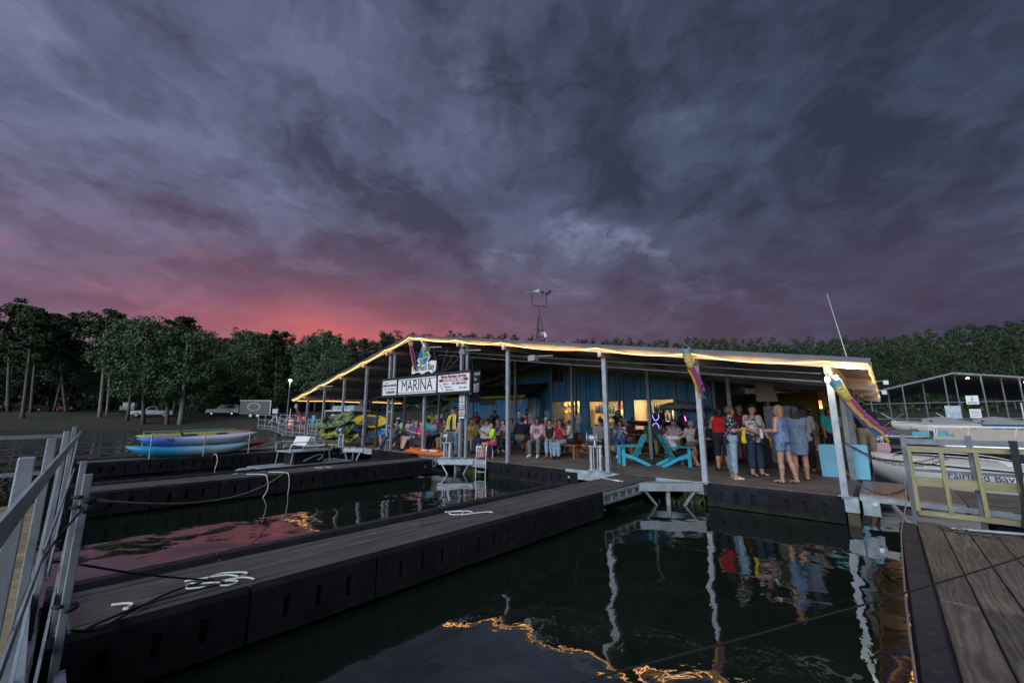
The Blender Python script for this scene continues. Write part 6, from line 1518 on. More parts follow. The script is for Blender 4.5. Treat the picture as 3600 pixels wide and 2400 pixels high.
        nd = np.linalg.norm(gz-(nk+fr*.05+up*.02), axis=-1)-(.085 if slv > 0 else .10); S.F = np.maximum(S.F, -nd*s)
        S.F = np.maximum(S.F, (w-.545)*s)
        if slv == 0:
            for i in (0, 1): dd = np.linalg.norm(gz-(J['sh%d' % i]+Xs*((-1, 1)[i])*.045), axis=-1)-.075; S.F = np.maximum(S.F, -dd*s)
        child(S, 'shirt' if not (len(top) > 2 and top[2] > .3) else 'dress', m)
    if bot:
        m, ln = bot; S = SDF(lo, hi, h); gg = 1+G*.9
        for a_ in (-.02, .06): S.cone((pel+up*a_-X*.085*gg)*s, (.108*gg)*s, (pel+up*a_+X*.085*gg)*s, (.108*gg)*s, .05)
        for i in (0, 1):
            loose = .022 if ln < .8 else .016; thigh(S, i, min(1, ln), loose, .03)
            if ln > 1: shin(S, i, min(.95, ln-1), .018)
        w = axis(S); S.F = np.maximum(S.F, (w-.10)*s)
        child(S, 'trousers' if ln > 1 else 'shorts', m)
    if shoe:
        for i in (0, 1):
            an = J['an%d' % i]*s; S = SDF(an+np.array([-.09, -.1, -.1]), an+np.array([.09, .22, .08]), min(h, .012)); foot(S, i, .012)
            gz = S.grid(); zt = (.05 if shoe[1] == 'flat' else .10)*s if an[2] < .14 else 9
            S.F = np.maximum(S.F, gz[..., 2]-zt); 
            if shoe[1] == 'flat': S.F = np.maximum(S.F, np.minimum(gz[..., 2]-.022*s, .03-np.abs(gz[..., 1]-(an[1]+.07*s))*0-np.where(np.abs(gz[..., 1]-(an[1]+.08*s)) < .025, .1, 0)))
            S.F = np.maximum(S.F, .002-gz[..., 2]); child(S, 'shoe' if shoe[1] != 'flat' else 'sandal', shoe[0])
    if hair and hair[1] != 'bald':
        m, st = HAIRS[hair[0]], hair[1]; c = hc*s
        S = SDF(c-np.array([.2, .2, .62])*s, c+np.array([.2, .2, .26])*s, min(h, .014))
        S.ell((hc+hu*.022-hf*.008)*s, np.array([.086, .103, .112])*s, HR, .01)
        if st in ('long', 'mid'):
            L = .34 if st == 'long' else .15
            for sd in (-1, 0, 1): S.cone((hc+hx*sd*.05-hf*.04)*s, .062*s, (hc+hx*sd*.055-hf*.055-np.array([0, 0, 1])*L)*s, .035*s, .03)
        if st == 'bun': S.ell((hc+hu*.10-hf*.07)*s, np.array([.05, .05, .05])*s, None, .01)
        if st == 'curly': S.ell((hc+hu*.03-hf*.01)*s, np.array([.105, .115, .115])*s, HR, .02)
        l = (S.grid()/s-hc)@HR; face = np.minimum(l[..., 1]-.022, (.062 if hair[1] != 'bob' else .05)-l[..., 2]); S.F = np.maximum(S.F, face*s)
        if st in ('short', 'bun', 'curly'): S.F = np.maximum(S.F, (-.075-l[..., 2])*s)
        child(S, 'hair', m)
    if hat:
        m, st = hat; c = (hc+hu*.05)*s
        S = SDF(c-np.array([.24, .24, .14])*s, c+np.array([.24, .24, .18])*s, min(h, .014))
        S.ell((hc+hu*.04)*s, np.array([.090, .108, .115])*s, HR, .0); l = (S.grid()/s-hc)@HR; S.F = np.maximum(S.F, (.05-l[..., 2])*s)
        if st == 'cap': S.ell((hc+hu*.062+hf*.13)*s, np.array([.075, .085, .012])*s, HR, .01)
        else: S.ell((hc+hu*.055)*s, np.array([.17, .185, .014])*s, HR, .012)
        child(S, 'cap' if st == 'cap' else 'hat', m)
    o['wr'] = [list((J['wr%d' % i]+J['fa%d' % i]*.08)*s) for i in (0, 1)]
    return o
def hand(o, i): return o.matrix_basis @ Vector(o['wr'][i])
def flora(cols, sc, bgc):
    def pat(t, base):
        g = t.new('ShaderNodeNewGeometry').outputs['Position']; vo = t.new('ShaderNodeTexVoronoi'); t.put(vo.inputs['Vector'], g); vo.inputs['Scale'].default_value = sc
        c = bgc
        for k, cc in enumerate(cols): c = t.mix(t.smooth(t.noise(t.vmath('ADD', g, (k*3.1, k*5.3, k)), sc*.55, 3, .6, .6), .56+.02*k, .60+.02*k), c, cc)
        return c
    return pat
def bands(c1, c2, sc):
    def pat(t, base):
        w = t.new('ShaderNodeTexWave', wave_type='BANDS', bands_direction='Z'); w.inputs['Scale'].default_value = sc; w.inputs['Distortion'].default_value = .6
        t.put(w.inputs['Vector'], t.new('ShaderNodeNewGeometry').outputs['Position']); return t.mix(t.smooth(w.outputs['Fac'], .45, .55), c1, c2)
    return pat
def plaid(c1, c2, sc):
    def pat(t, base):
        g = t.new('ShaderNodeNewGeometry').outputs['Position']; r = c1
        for ax in 'XZ':
            w = t.new('ShaderNodeTexWave', wave_type='BANDS', bands_direction=ax); w.inputs['Scale'].default_value = sc; t.put(w.inputs['Vector'], g); r = t.mix(t.math('MULTIPLY', t.smooth(w.outputs['Fac'], .5, .6), .5), r, c2)
        return r
    return pat
def chestprint(bgc, ink, z0, z1):
    def pat(t, base):
        g = t.new('ShaderNodeTexCoord').outputs['Object']; s = t.new('ShaderNodeSeparateXYZ'); t.put(s.inputs[0], g)
        m = t.math('MULTIPLY', t.smooth(s.outputs[1], .05, .07), t.math('MULTIPLY', t.smooth(s.outputs[2], z0, z0+.02), t.smooth(s.outputs[2], z1, z1-.02)))
        m = t.math('MULTIPLY', m, t.smooth(t.math('ABSOLUTE', s.outputs[0]), .13, .11))
        n = t.noise(g, 16, 4, .6, .5); return t.mix(t.math('MULTIPLY', m, t.smooth(n, .42, .52)), bgc, ink)
    return pat
f_ = fab
K = dict(red=f_('red', (.52, .012, .02)), navy=f_('navy', (.012, .016, .03)), black=f_('black', (.012, .012, .014)), white=f_('white', (.62, .62, .66)), jean=f_('jean', (.035, .065, .13), var=.3), ljean=f_('light jean', (.24, .36, .46), var=.25), wjean=f_('washed jean', (.15, .24, .38), var=.4),
    tank=f_('blue tank', (.16, .24, .47)), denim=f_('denim shirt', (.17, .25, .38), var=.3), grey=f_('grey', (.15, .15, .16)), lgrey=f_('light grey', (.36, .37, .38)), neon=f_('neon', (.42, .72, .03)), hotpk=f_('hot pink', (.55, .03, .14)), pink=f_('pink', (.60, .28, .38)), teal=f_('teal', (.04, .42, .44)), purple=f_('purple', (.12, .06, .22)),
    yellow=f_('yellow tee', (.58, .46, .10)), maroon=f_('maroon', (.22, .015, .03)), khaki=f_('khaki', (.26, .21, .14)), sage=f_('sage', (.26, .28, .24)), blue=f_('royal', (.03, .09, .32)), sky=f_('sky', (.16, .36, .55)), dgreen=f_('dark teal', (.03, .10, .09)), mauve=f_('mauve', (.32, .18, .24), pat=flora([(.5, .35, .4)], 30, (.30, .16, .22))), coral=f_('coral', (.66, .16, .12)), mint=f_('mint', (.28, .55, .42)), violet=f_('violet', (.12, .12, .32)),
    flor=f_('white blouse with flowers', (.66, .66, .70), pat=flora([(.36, .06, .03), (.05, .07, .05)], 11, (.66, .66, .70))), haw=f_('blue flowered blouse', (.05, .10, .25), pat=flora([(.55, .58, .62)], 16, (.04, .09, .24))), shawl=f_('striped shawl', (.2, .02, .04), pat=bands((.20, .02, .04), (.42, .38, .38), 7)), plaidm=f_('plaid', (.1, .1, .1), pat=plaid((.12, .11, .11), (.45, .42, .40), 9)), magst=f_('magenta stripes', (.4, .05, .2), pat=bands((.40, .04, .18), (.60, .50, .56), 11)), speck=f_('black and white speckle', (.03, .03, .03), pat=flora([(.5, .5, .5)], 40, (.012, .013, .018))), pinkpr=f_('pink tee with print', (.55, .30, .38), pat=chestprint((.55, .30, .38), (.06, .10, .14), .78, 1.0)), magenta=f_('magenta', (.36, .02, .18)), orange=f_('orange', (.6, .15, .03)))
SH = dict(w=mat('white shoe', (.66, .66, .66), .5), b=mat('black shoe', (.014, .014, .015), .5), t=mat('tan sandal', (.25, .14, .07), .6), r=mat('red sneaker', (.30, .02, .03), .5))
HG = 'people standing on the right of the deck'; SG = 'people seated on the deck'; BG = 'people in the back of the pavilion'
D = ((12, 8, 15), (12, 8, 15))
# --- standing at the right front
p1 = person('person in sleeveless red top and dark capri seen from behind', (-.75, 2.2), 165, 1.66, 1.22, 1, ('black', 'mid'), (K['red'], 0), (K['navy'], 1.05), (SH['b'], 's'), arms=((28, 10, 95, 25), (10, 14, 20)), h=.013, fingers=True, group=HG, head=(-45, 0))
p2 = person('person in navy tee and pale jeans holding a yellow cloth', (-.2, .95), 78, 1.64, 1.10, 1, ('lbrown', 'curly'), (K['speck'], .65, .10), (K['ljean'], 1.78), (SH['w'], 'flat'), arms=((2, 10, 88, 38), (4, 8, 92, 34)), h=.012, fingers=True, group=HG)
p3 = person('person in flowered white blouse and dark capri jeans', (.1, 1.85), 12, 1.68, 1.28, 0, ('auburn', 'curly'), (K['flor'], .75, .12), (K['jean'], 1.62), (SH['b'], 'flat'), arms=((8, 16, 18), (10, 14, 60, 20)), h=.012, fingers=True, group=HG, head=(-38, 0))
p4 = person('blond person in blue tank top and frayed denim shorts', (.83, 1.0), -152, 1.66, 1.0, 1, ('blonde', 'mid'), (K['tank'], 0, .04), (K['wjean'], .38), (SH['b'], 'flat'), arms=((0, 14, 88, 4), (20, 10, 70, 15)), h=.012, fingers=True, group=HG, legs=((4, 4), (-8, 6)), head=(20, 0))
p5 = person('person in long washed denim shirt dress behind the blue tank top', (1.02, 1.72), 168, 1.62, 1.10, 1, ('brown', 'mid'), (K['denim'], .9, .34), (K['wjean'], .5), (SH['b'], 'flat'), arms=((20, 8, 80, 20), (20, 8, 75, 20)), h=.013, group=HG, hat=(K['blue'], 'cap'))
person('person with long dark hair in loose white top and black trousers', (.95, 3.5), 150, 1.66, .98, 2, ('black', 'long'), (K['lgrey'], .95, .12), (K['black'], 1.85), (SH['t'], 'flat'), arms=((30, 14, 80, 20), (15, 8, 30)), group=HG, h=.014)
person('dark-haired person looking out between the denim dress and the lime wall', (.62, 5.2), 10, 1.68, .95, 2, ('black', 'long'), (K['grey'], .6), (K['black'], 1.9), (SH['b'], 's'), group=HG, arms=D)
# --- back right
person('person in teal shirt and straw hat leaning at the rear counter', (.1, 13.2), 165, 1.76, 1.15, 1, ('brown', 'short'), (K['dgreen'], .7), (K['khaki'], .9), (SH['b'], 's'), arms=((40, 8, 50), (20, 12, 30)), hat=(STRAW, 'brim'), group=BG, fem=False, lean=14, h=.02)
person('child in pale pink tee near the lime wall', (.18, 12.0), 150, 1.38, .9, 1, ('brown', 'mid'), (K['pink'], .6), (K['khaki'], .8), (SH['w'], 's'), arms=((50, 20, 30), (10, 10, 20)), group=BG, h=.018)
person('small child in crimson top reaching down', (.12, 10.9), -160, 1.08, .95, 1, ('brown', 'mid'), (K['hotpk'], .6), (K['black'], .7), (SH['w'], 's'), arms=((30, 25, 10), (30, 25, 10)), lean=12, group=BG, h=.016)
person('blond toddler in magenta striped dress', (.72, 12.0), 175, .98, 1.0, 0, ('blonde', 'mid'), (K['magst'], .9, .22), None, (SH['t'], 'flat'), arms=((40, 40, 30), (40, 40, 30)), group=BG, h=.015, legs=((14, 5), (-14, 8)))
person('person in lime green top and maroon skirt behind the corner post', (.95, 12.8), 170, 1.60, 1.0, 2, ('black', 'long'), (K['neon'], .4), (K['maroon'], 1.2), (SH['b'], 's'), group=BG, h=.02)
p13 = person('person in black tee and khaki shorts carrying a striped tote', (2.12, 6.1), 150, 1.80, 1.12, 2, ('black', 'short'), (K['black'], .8), (K['khaki'], .95), (SH['b'], 's'), arms=((4, 6, 8), (8, 8, 12)), fem=False, h=.014, group=HG, z0=.0)
person('grey-haired person in red polo standing behind the picnic table', (-1.05, 5.5), 20, 1.76, 1.15, 1, ('grey', 'short'), (K['maroon'], .75), (K['khaki'], .9), (SH['r'], 's'), arms=D, fem=False, group=BG, head=(15, -20))
person('person in mauve top with glasses behind the seated older pair', (-2.6, 6.3), 50, 1.66, 1.08, 1, ('lbrown', 'mid'), (K['mauve'], .9), (K['jean'], 1.8), (SH['b'], 's'), arms=((25, 10, 90, 30), (25, 10, 90, 30)), group=BG)
person('person in dark clothes with glowing blue necklace', (-4.75, 7.6), -25, 1.80, 1.05, 3, ('black', 'short'), (K['black'], .7), (K['grey'], .9), (SH['b'], 's'), arms=((15, 10, 40), (15, 10, 40)), hat=(K['neon'], 'cap'), fem=False, group=BG)
NK = glow('blue light stick', (.20, .24, 1.0), 2.5)
nk_ = tag(MB().tube(smooth_path([(-4.87, 7.45, 1.50), (-4.82, 7.38, 1.36), (-4.70, 7.34, 1.24), (-4.58, 7.38, 1.36), (-4.62, 7.47, 1.50)], 4), .007, 5).build('glow_necklace', NK), 'glowing blue light-stick necklace on the person in dark clothes', 'necklace')
person('child in pink dress wearing glowing blue hoops', (-4.55, 7.15), -20, 1.22, .9, 2, ('black', 'mid'), (K['pink'], .3, .22), None, (SH['t'], 'flat'), arms=((30, 15, 70, 30), (30, 15, 70, 30)), group=BG)
tag(MB().tube([(-4.56+.13*math.cos(a), 6.98, .98+.16*math.sin(a)) for a in np.linspace(-.4, PI+.4, 16)], .006, 5).build('glow_hoop', NK), 'glowing blue light-stick hoop around the child in pink', 'light stick')
person('person in black cap and dark shirt beside the tarp bundle', (-3.55, 7.3), 60, 1.70, 1.0, 3, ('black', 'short'), (K['black'], .7), (K['black'], 1.9), (SH['b'], 's'), hat=(K['black'], 'cap'), group=BG, h=.02)
person('second dark-clothed person under the tarp bundle', (-3.0, 7.7), 40, 1.72, 1.0, 3, ('black', 'curly'), (K['navy'], .7), (K['black'], 1.9), (SH['b'], 's'), group=BG, h=.02)
tag(MB().tube([(-3.40, 7.1, 1.42), (-3.34, 7.05, 1.24)], .012, 5).build('glow_stick', glow('pink light stick', (1, .15, .55), 3)), 'short pink light stick held near the tarp bundle', 'light stick')
tag(MB().tube([(.42, 13.9, 1.95), (.42, 13.9, 2.13)], .05, 8).build('red_beacon', glow('red beacon', (1, .06, .03), 5)), 'small red lit beacon hanging by the blue column', 'beacon')
tag(MB().tube([(.42, 13.9, 1.78), (.42, 13.9, 1.93)], .045, 8).build('yellow_beacon', glow('yellow beacon', (.9, .8, .05), 3)), 'small yellow tube hanging under the red beacon', 'beacon')
# --- seated by the garden chairs
person('person in white tee and black shorts reclining in the turquoise chair', (-2.12, 2.52), 92, 1.68, 1.0, 0, ('brown', 'short'), (K['white'], .75), (K['black'], .95), (SH['b'], 'flat'), sit=.30, lean=-28, arms=((62, 8, 30, 10), (60, 8, 30, 10)), knees=((.22, .12), (.18, .12)), h=.014, group=SG, head=(0, -14), fem=False, fingers=True)
person('person in black tee with dark shorts and striped slides on the table bench', (-1.55, 3.55), -55, 1.72, 1.1, 1, ('black', 'short'), (K['black'], .8), (K['navy'], .95), (SH['b'], 'flat'), sit=.44, lean=10, arms=((35, 6, 70, 25), (35, 6, 80, 25)), group=SG, h=.015, fem=False, knees=((.08, .12), (.02, .14)))
person('person looking at a phone beside the black tee', (-.95, 4.05), -70, 1.70, 1.0, 3, ('black', 'short'), (K['black'], .8), (K['grey'], 1.9), (SH['r'], 's'), sit=.44, lean=8, arms=((40, 6, 90, 25), (40, 6, 90, 25)), head=(0, -25), group=SG)
person('grey-haired person seen from behind at the bottle table', (-2.75, 4.15), 150, 1.62, 1.15, 0, ('grey', 'curly'), (K['lgrey'], .9), (K['khaki'], 1.8), (SH['w'], 's'), sit=.44, lean=8, arms=((40, 8, 60, 20), (40, 8, 60, 20)), group=SG)
person('white-haired person beside the grey-haired one at the bottle table', (-2.15, 4.12), 170, 1.62, 1.1, 0, ('white', 'curly'), (K['white'], .9), (K['khaki'], 1.8), (SH['w'], 's'), sit=.44, lean=6, arms=((40, 8, 60, 20), (40, 8, 60, 20)), group=SG)
person('person in plaid shirt across the bottle table', (-2.35, 5.65), 10, 1.76, 1.2, 1, ('grey', 'short'), (K['plaidm'], 1.6), (K['jean'], 1.8), (SH['b'], 's'), sit=.44, lean=12, arms=((40, 8, 50, 20), (40, 8, 50, 20)), head=(-10, -18), fem=False, group=SG)
# --- couple left of the empty chair
person('person in blue flowered blouse and bright blue trousers holding food', (-4.6, 3.95), -18, 1.60, 1.18, 2, ('black', 'mid'), (K['haw'], .75), (K['blue'], 1.85), (SH['w'], 's'), sit=.46, lean=6, arms=((28, 10, 95, 28), (28, 10, 95, 28)), group=SG, h=.015, knees=((.05, .10), (-.1, .12)))
person('person in sage fishing shirt and dark cap with hands between knees', (-5.35, 3.75), 5, 1.76, 1.15, 1, ('grey', 'short'), (K['sage'], .85), (K['navy'], 1.1), (SH['w'], 's'), sit=.46, lean=16, arms=((28, 6, 28, 18), (28, 6, 28, 18)), hat=(K['black'], 'cap'), head=(0, -28), fem=False, group=SG, h=.015)
person('grey-haired person in maroon shirt turned to the shop', (-4.85, 5.25), -95, 1.76, 1.2, 1, ('grey', 'short'), (K['maroon'], .85), (K['khaki'], 1.8), (SH['b'], 's'), sit=.46, lean=14, arms=((40, 8, 60, 20), (40, 8, 60, 20)), head=(0, -20), fem=False, group=SG)
person('person in black printed tee behind the sage shirt', (-6.3, 5.3), 30, 1.74, 1.1, 2, ('black', 'short'), (K['black'], .8), (K['jean'], 1.8), (SH['b'], 's'), sit=.46, lean=12, arms=((30, 8, 60, 15), (30, 8, 60, 15)), hat=(K['black'], 'cap'), fem=False, group=SG)
person('person behind a post in dark red shirt left of the maroon one', (-5.6, 5.9), 0, 1.72, 1.1, 1, ('grey', 'short'), (K['maroon'], .8), (K['jean'], 1.8), (SH['b'], 's'), sit=.46, lean=8, arms=((30, 8, 60, 15), (30, 8, 60, 15)), fem=False, group=SG)
# --- bench at the front
person('person in pink printed tee, grey joggers and white sneakers', (-7.0, 2.15), -22, 1.76, 1.0, 3, ('black', 'short'), (K['pinkpr'], .75), (K['grey'], 1.82), (SH['w'], 's'), sit=.46, lean=-2, arms=((12, 6, 40, 22), (12, 6, 40, 22)), head=(32, 0), fem=False, group=SG, h=.014, knees=((.05, .16), (-.02, .15)), fingers=True)
person('person in black sleeveless top and pale jeans, hair tied back', (-6.55, 2.3), -8, 1.64, .92, 2, ('black', 'bun'), (K['black'], 0), (K['ljean'], 1.75), (SH['b'], 'flat'), sit=.46, lean=4, arms=((18, 6, 45, 25), (18, 6, 45, 25)), head=(30, 0), group=SG, h=.014, knees=((.02, .07), (.04, .10)))
person('person in dark red top and pale jeans drinking, long dark hair', (-5.98, 2.2), -30, 1.66, 1.08, 2, ('black', 'long'), (K['maroon'], .2), (K['ljean'], 1.88), (SH['b'], 's'), sit=.46, lean=6, arms=((45, 12, 115, 25), (20, 8, 50, 20)), group=SG, h=.014, knees=((.02, .07), (.0, .09)))
person('person in neon tee between the black top and the drinking one', (-6.85, 3.1), -10, 1.66, 1.0, 1, ('brown', 'short'), (K['neon'], .8), (K['khaki'], .9), (SH['w'], 's'), sit=.46, lean=2, arms=((20, 8, 60, 20), (20, 8, 60, 20)), hat=(K['khaki'], 'cap'), group=SG)
person('person in white shirt and straw hat turned to the left', (-6.15, 3.05), -80, 1.68, 1.05, 1, ('brown', 'short'), (K['white'], .95), (K['jean'], 1.8), (SH['b'], 's'), sit=.46, lean=8, arms=((30, 8, 60, 20), (30, 8, 60, 20)), hat=(STRAW, 'brim'), head=(0, -12), group=SG)
person('person in white tank and denim shorts looking into the hat window', (-9.15, 8.1), 172, 1.70, 1.0, 2, ('black', 'bun'), (K['white'], 0), (K['wjean'], .45), (SH['t'], 'flat'), arms=((40, 15, 100, 20), (20, 14, 40)), group=BG)
person('person in blue tee and white cap at the crowded table', (-8.1, 4.0), 30, 1.74, 1.1, 1, ('grey', 'short'), (K['sky'], .8), (K['khaki'], .9), (SH['w'], 's'), sit=.46, lean=10, arms=((30, 8, 60, 20), (30, 8, 60, 20)), hat=(K['white'], 'cap'), fem=False, group=SG)
person('person in blue cap at the far side of the crowded table', (-7.45, 5.2), 10, 1.74, 1.1, 1, ('grey', 'short'), (K['sky'], .8), (K['khaki'], .9), (SH['w'], 's'), sit=.46, lean=10, arms=((30, 8, 60, 20), (30, 8, 60, 20)), hat=(K['blue'], 'cap'), fem=False, group=SG)
person('person in navy sweater and black cap seen from behind, khaki trousers', (-8.65, 3.1), 150, 1.80, 1.15, 1, ('black', 'short'), (K['navy'], 1.9), (K['khaki'], 1.85), (SH['b'], 's'), sit=.46, lean=14, arms=((35, 10, 50, 15), (35, 10, 50, 15)), hat=(K['black'], 'cap'), fem=False, group=SG, h=.015)
person('person in white shirt with dark strap standing at the annex corner', (-11.45, 6.9), 12, 1.76, 1.05, 2, ('black', 'short'), (K['white'], 1.9), (K['jean'], 1.9), (SH['b'], 's'), arms=D, hat=(K['black'], 'cap'), fem=False, group=BG)
person('person with top-knot in dark jacket looking left', (-9.25, 3.3), -60, 1.66, 1.0, 1, ('brown', 'bun'), (K['grey'], 1.8), (K['jean'], 1.8), (SH['b'], 's'), sit=.46, lean=4, arms=((25, 8, 60, 20), (25, 8, 60, 20)), group=SG)
person('short-haired person in maroon and cream striped shawl', (-8.25, 1.65), -70, 1.66, 1.12, 1, ('brown', 'curly'), (K['shawl'], 1.7, .05), (K['black'], 1.85), (SH['b'], 's'), sit=.44, lean=-4, arms=((25, 10, 60, 20), (25, 10, 60, 20)), group=SG, h=.015)
person('person in neon yellow-green tee and red shorts on the folding chair', (-7.85, .75), -78, 1.58, 1.0, 1, ('black', 'mid'), (K['neon'], .75), (K['hotpk'], .55), (SH['r'], 'flat'), sit=.40, lean=6, arms=((22, 6, 70, 18), (22, 6, 70, 18)), head=(25, 0), group=SG, h=.013, knees=((.02, .10), (.06, .11)), fingers=True)
person('older person in white tee, jeans and red cap with a cup', (-9.35, 1.75), -45, 1.72, 1.2, 0, ('grey', 'short'), (K['white'], .85), (K['jean'], 1.9), (SH['b'], 's'), sit=.40, lean=-12, arms=((22, 8, 80, 25), (22, 8, 80, 25)), hat=(K['maroon'], 'cap'), fem=False, group=SG, h=.015)
person('person in violet top hidden behind the neon tee', (-9.55, 2.7), 20, 1.62, 1.1, 0, ('grey', 'curly'), (K['violet'], .8), (K['jean'], 1.8), (SH['w'], 's'), sit=.44, arms=((25, 8, 70, 20), (25, 8, 70, 20)), group=SG)
person('person in red top standing at the annex door', (-15.2, 6.8), 10, 1.66, 1.05, 2, ('black', 'long'), (K['maroon'], .8), (K['black'], 1.9), (SH['b'], 's'), arms=((20, 8, 90, 25), (20, 8, 90, 25)), group=BG)
person('person in dark clothes with hands raised at the annex door', (-13.8, 6.9), 0, 1.72, 1.0, 3, ('black', 'short'), (K['black'], .8), (K['black'], 1.9), (SH['b'], 's'), arms=((35, 10, 125, 35), (35, 10, 125, 35)), hat=(K['maroon'], 'cap'), group=BG)
person('person in grey top with brimmed sun hat', (-10.75, 2.45), 15, 1.64, 1.08, 1, ('brown', 'short'), (K['lgrey'], 1.5), (K['jean'], 1.8), (SH['w'], 's'), sit=.45, lean=8, arms=((25, 8, 70, 20), (25, 8, 70, 20)), hat=(K['khaki'], 'brim'), group=SG)
person('person in yellow tee on the orange bench', (-10.15, 1.7), 30, 1.70, 1.1, 2, ('black', 'short'), (K['yellow'], .85), (K['khaki'], 1.8), (SH['b'], 's'), sit=.46, lean=10, arms=((20, 8, 55, 20), (20, 8, 55, 20)), group=SG, h=.016)
# --- left half
vest = person('person in hi-vis vest, dark cap and torn jeans at the deck edge', (-9.3, .12), -28, 1.75, 1.12, 1, ('grey', 'short'), (K['black'], .8, .06), (K['wjean'], 1.92), (SH['t'], 's'), arms=((4, 9, 22), (4, 9, 28)), hat=(K['black'], 'cap'), fem=False, h=.012, fingers=True, head=(18, 0))
def hivis(o):
    HV = mat('hi-vis yellow', (.52, .72, .03), .6); OR = mat('hi-vis orange', (.75, .20, .03), .6); SV = mat('reflective grey', (.55, .57, .58), .3)
    mb = MB()
    for sd in (-1, 1):
        path = [(sd*.075, -.14, 1.47), (sd*.085, -.02, 1.52), (sd*.095, .10, 1.44), (sd*.13, .165, 1.28), (sd*.14, .17, 1.12), (sd*.145, .16, .95)]
        rings = [[(x-.065, y, z), (x+.065*1, y, z), (x+.065, y+.012, z), (x-.065, y+.012, z)] for x, y, z in path]; mb.loft(rings)
    mb.build('vest_panel', HV, o)
    b = MB().loft([[(math.cos(t)*.235, math.sin(t)*.175-.01, z) for t in np.linspace(0.75*PI+.2, 2.25*PI-.2, 14)] for z in (.93, 1.1, 1.28, 1.42)], closed=False); b.build('vest_back', HV, o)
    for sd in (-1, 1):
        MB().loft([[(sd*x-.022, y+.014, z), (sd*x+.022, y+.014, z), (sd*x+.022, y+.02, z), (sd*x-.022, y+.02, z)] for x, y, z in ((.085, .0, 1.53), (.10, .115, 1.42), (.13, .178, 1.28), (.14, .183, 1.12), (.145, .172, .95))]).build('orange_stripe', OR, o)
        for z in (1.02, 1.2): MB().box((sd*.14, .186, z), (.13, .006, .045)).build('reflective_band', SV, o)
hivis(vest)
person('person in blue tee standing behind the vest wearer', (-11.6, 2.3), -30, 1.78, 1.1, 3, ('black', 'short'), (K['sky'], .8), (K['khaki'], .95), (SH['b'], 's'), arms=D, fem=False, group=BG)
person('person in turquoise tee and magenta shorts seen from behind', (-13.9, 2.5), 175, 1.62, 1.05, 1, ('brown', 'bun'), (K['teal'], .6), (K['magenta'], .6), (SH['w'], 's'), sit=.46, lean=10, arms=((35, 8, 60, 20), (35, 8, 60, 20)), group=SG)
person('person in pale shirt standing far back on the left', (-17.6, 6.0), -30, 1.76, 1.1, 1, ('brown', 'short'), (K['white'], .9), (K['khaki'], .95), (SH['w'], 's'), arms=((30, 10, 60, 20), (20, 10, 40)), fem=False, group=BG)
person('person in neon shirt far back on the left', (-18.6, 6.2), 20, 1.72, 1.05, 1, ('brown', 'short'), (K['neon'], .9), (K['jean'], .95), (SH['w'], 's'), arms=D, fem=False, group=BG)
person('person in red top seen from behind at the left picnic table', (-14.9, 3.9), 170, 1.66, 1.05, 1, ('auburn', 'long'), (K['red'], .7), (K['jean'], 1.8), (SH['w'], 's'), sit=.46, lean=8, arms=((35, 8, 60, 20), (35, 8, 60, 20)), group=SG)
person('person in black tank between the red and turquoise tops', (-14.5, 2.75), 165, 1.66, 1.1, 1, ('brown', 'bun'), (K['black'], 0), (K['jean'], 1.8), (SH['w'], 's'), sit=.46, lean=8, arms=((35, 8, 60, 20), (35, 8, 60, 20)), group=SG)
person('person in hot pink top beside the wheeled walking frame', (-12.05, .65), -65, 1.58, 1.2, 0, ('brown', 'short'), (K['hotpk'], .7), (K['black'], 1.6), (SH['b'], 's'), sit=.40, lean=-4, arms=((20, 8, 80, 25), (20, 8, 80, 25)), group=SG, h=.016)
person('person in purple tee and glasses on a folding chair', (-12.7, .75), -50, 1.64, 1.2, 0, ('blonde', 'short'), (K['purple'], .8), (K['lgrey'], .9), (SH['b'], 's'), sit=.38, lean=-14, arms=((25, 8, 75, 25), (25, 8, 75, 25)), group=SG, h=.016, knees=((.15, .11), (.1, .12)))
person('person in grey tee and cap beside the purple tee', (-13.25, 1.0), -50, 1.70, 1.1, 1, ('grey', 'short'), (K['violet'], .8), (K['lgrey'], .9), (SH['b'], 's'), sit=.38, lean=-12, arms=((30, 8, 90, 25), (30, 8, 90, 25)), hat=(K['grey'], 'cap'), group=SG, fem=False)
person('person in jeans half hidden by the double post', (-13.55, .35), -65, 1.72, 1.1, 1, ('brown', 'short'), (K['grey'], .8), (K['jean'], 1.9), (SH['b'], 'flat'), sit=.38, lean=-12, arms=((25, 8, 75, 25), (25, 8, 75, 25)), group=SG, fem=False, knees=((.22, .11), (.15, .12)))
person('bare-legged person in navy shorts and black sneakers at the far left', (-14.2, .55), -70, 1.74, 1.15, 1, ('brown', 'short'), (K['navy'], .8), (K['navy'], .9), (SH['b'], 's'), sit=.40, lean=-10, arms=((25, 8, 75, 25), (25, 8, 75, 25)), group=SG, fem=False)
person('person in mint shirt with white cap behind the left sitters', (-15.6, 1.9), -20, 1.70, 1.1, 1, ('grey', 'short'), (K['mint'], .8), (K['khaki'], 1.8), (SH['w'], 's'), sit=.46, lean=4, arms=((25, 8, 75, 25), (25, 8, 75, 25)), hat=(K['white'], 'cap'), group=SG, fem=False)
RGp = 'visitors walking on the approach ramp'
person('visitor in long coral tee with brown hair on the ramp', (-38.6, 6.0), 170, 1.62, 1.0, 1, ('brown', 'long'), (K['coral'], .9, .14), (K['black'], .4), (SH['b'], 's'), arms=D, group=RGp, h=.022, z0=.06)
person('visitor in coral tee and dark shorts on the ramp', (-37.7, 6.1), 160, 1.56, .95, 1, ('black', 'mid'), (K['coral'], .9), (K['black'], .6), (SH['b'], 's'), arms=((20, 10, 70, 20), (20, 10, 70, 20)), group=RGp, h=.022, z0=.05)
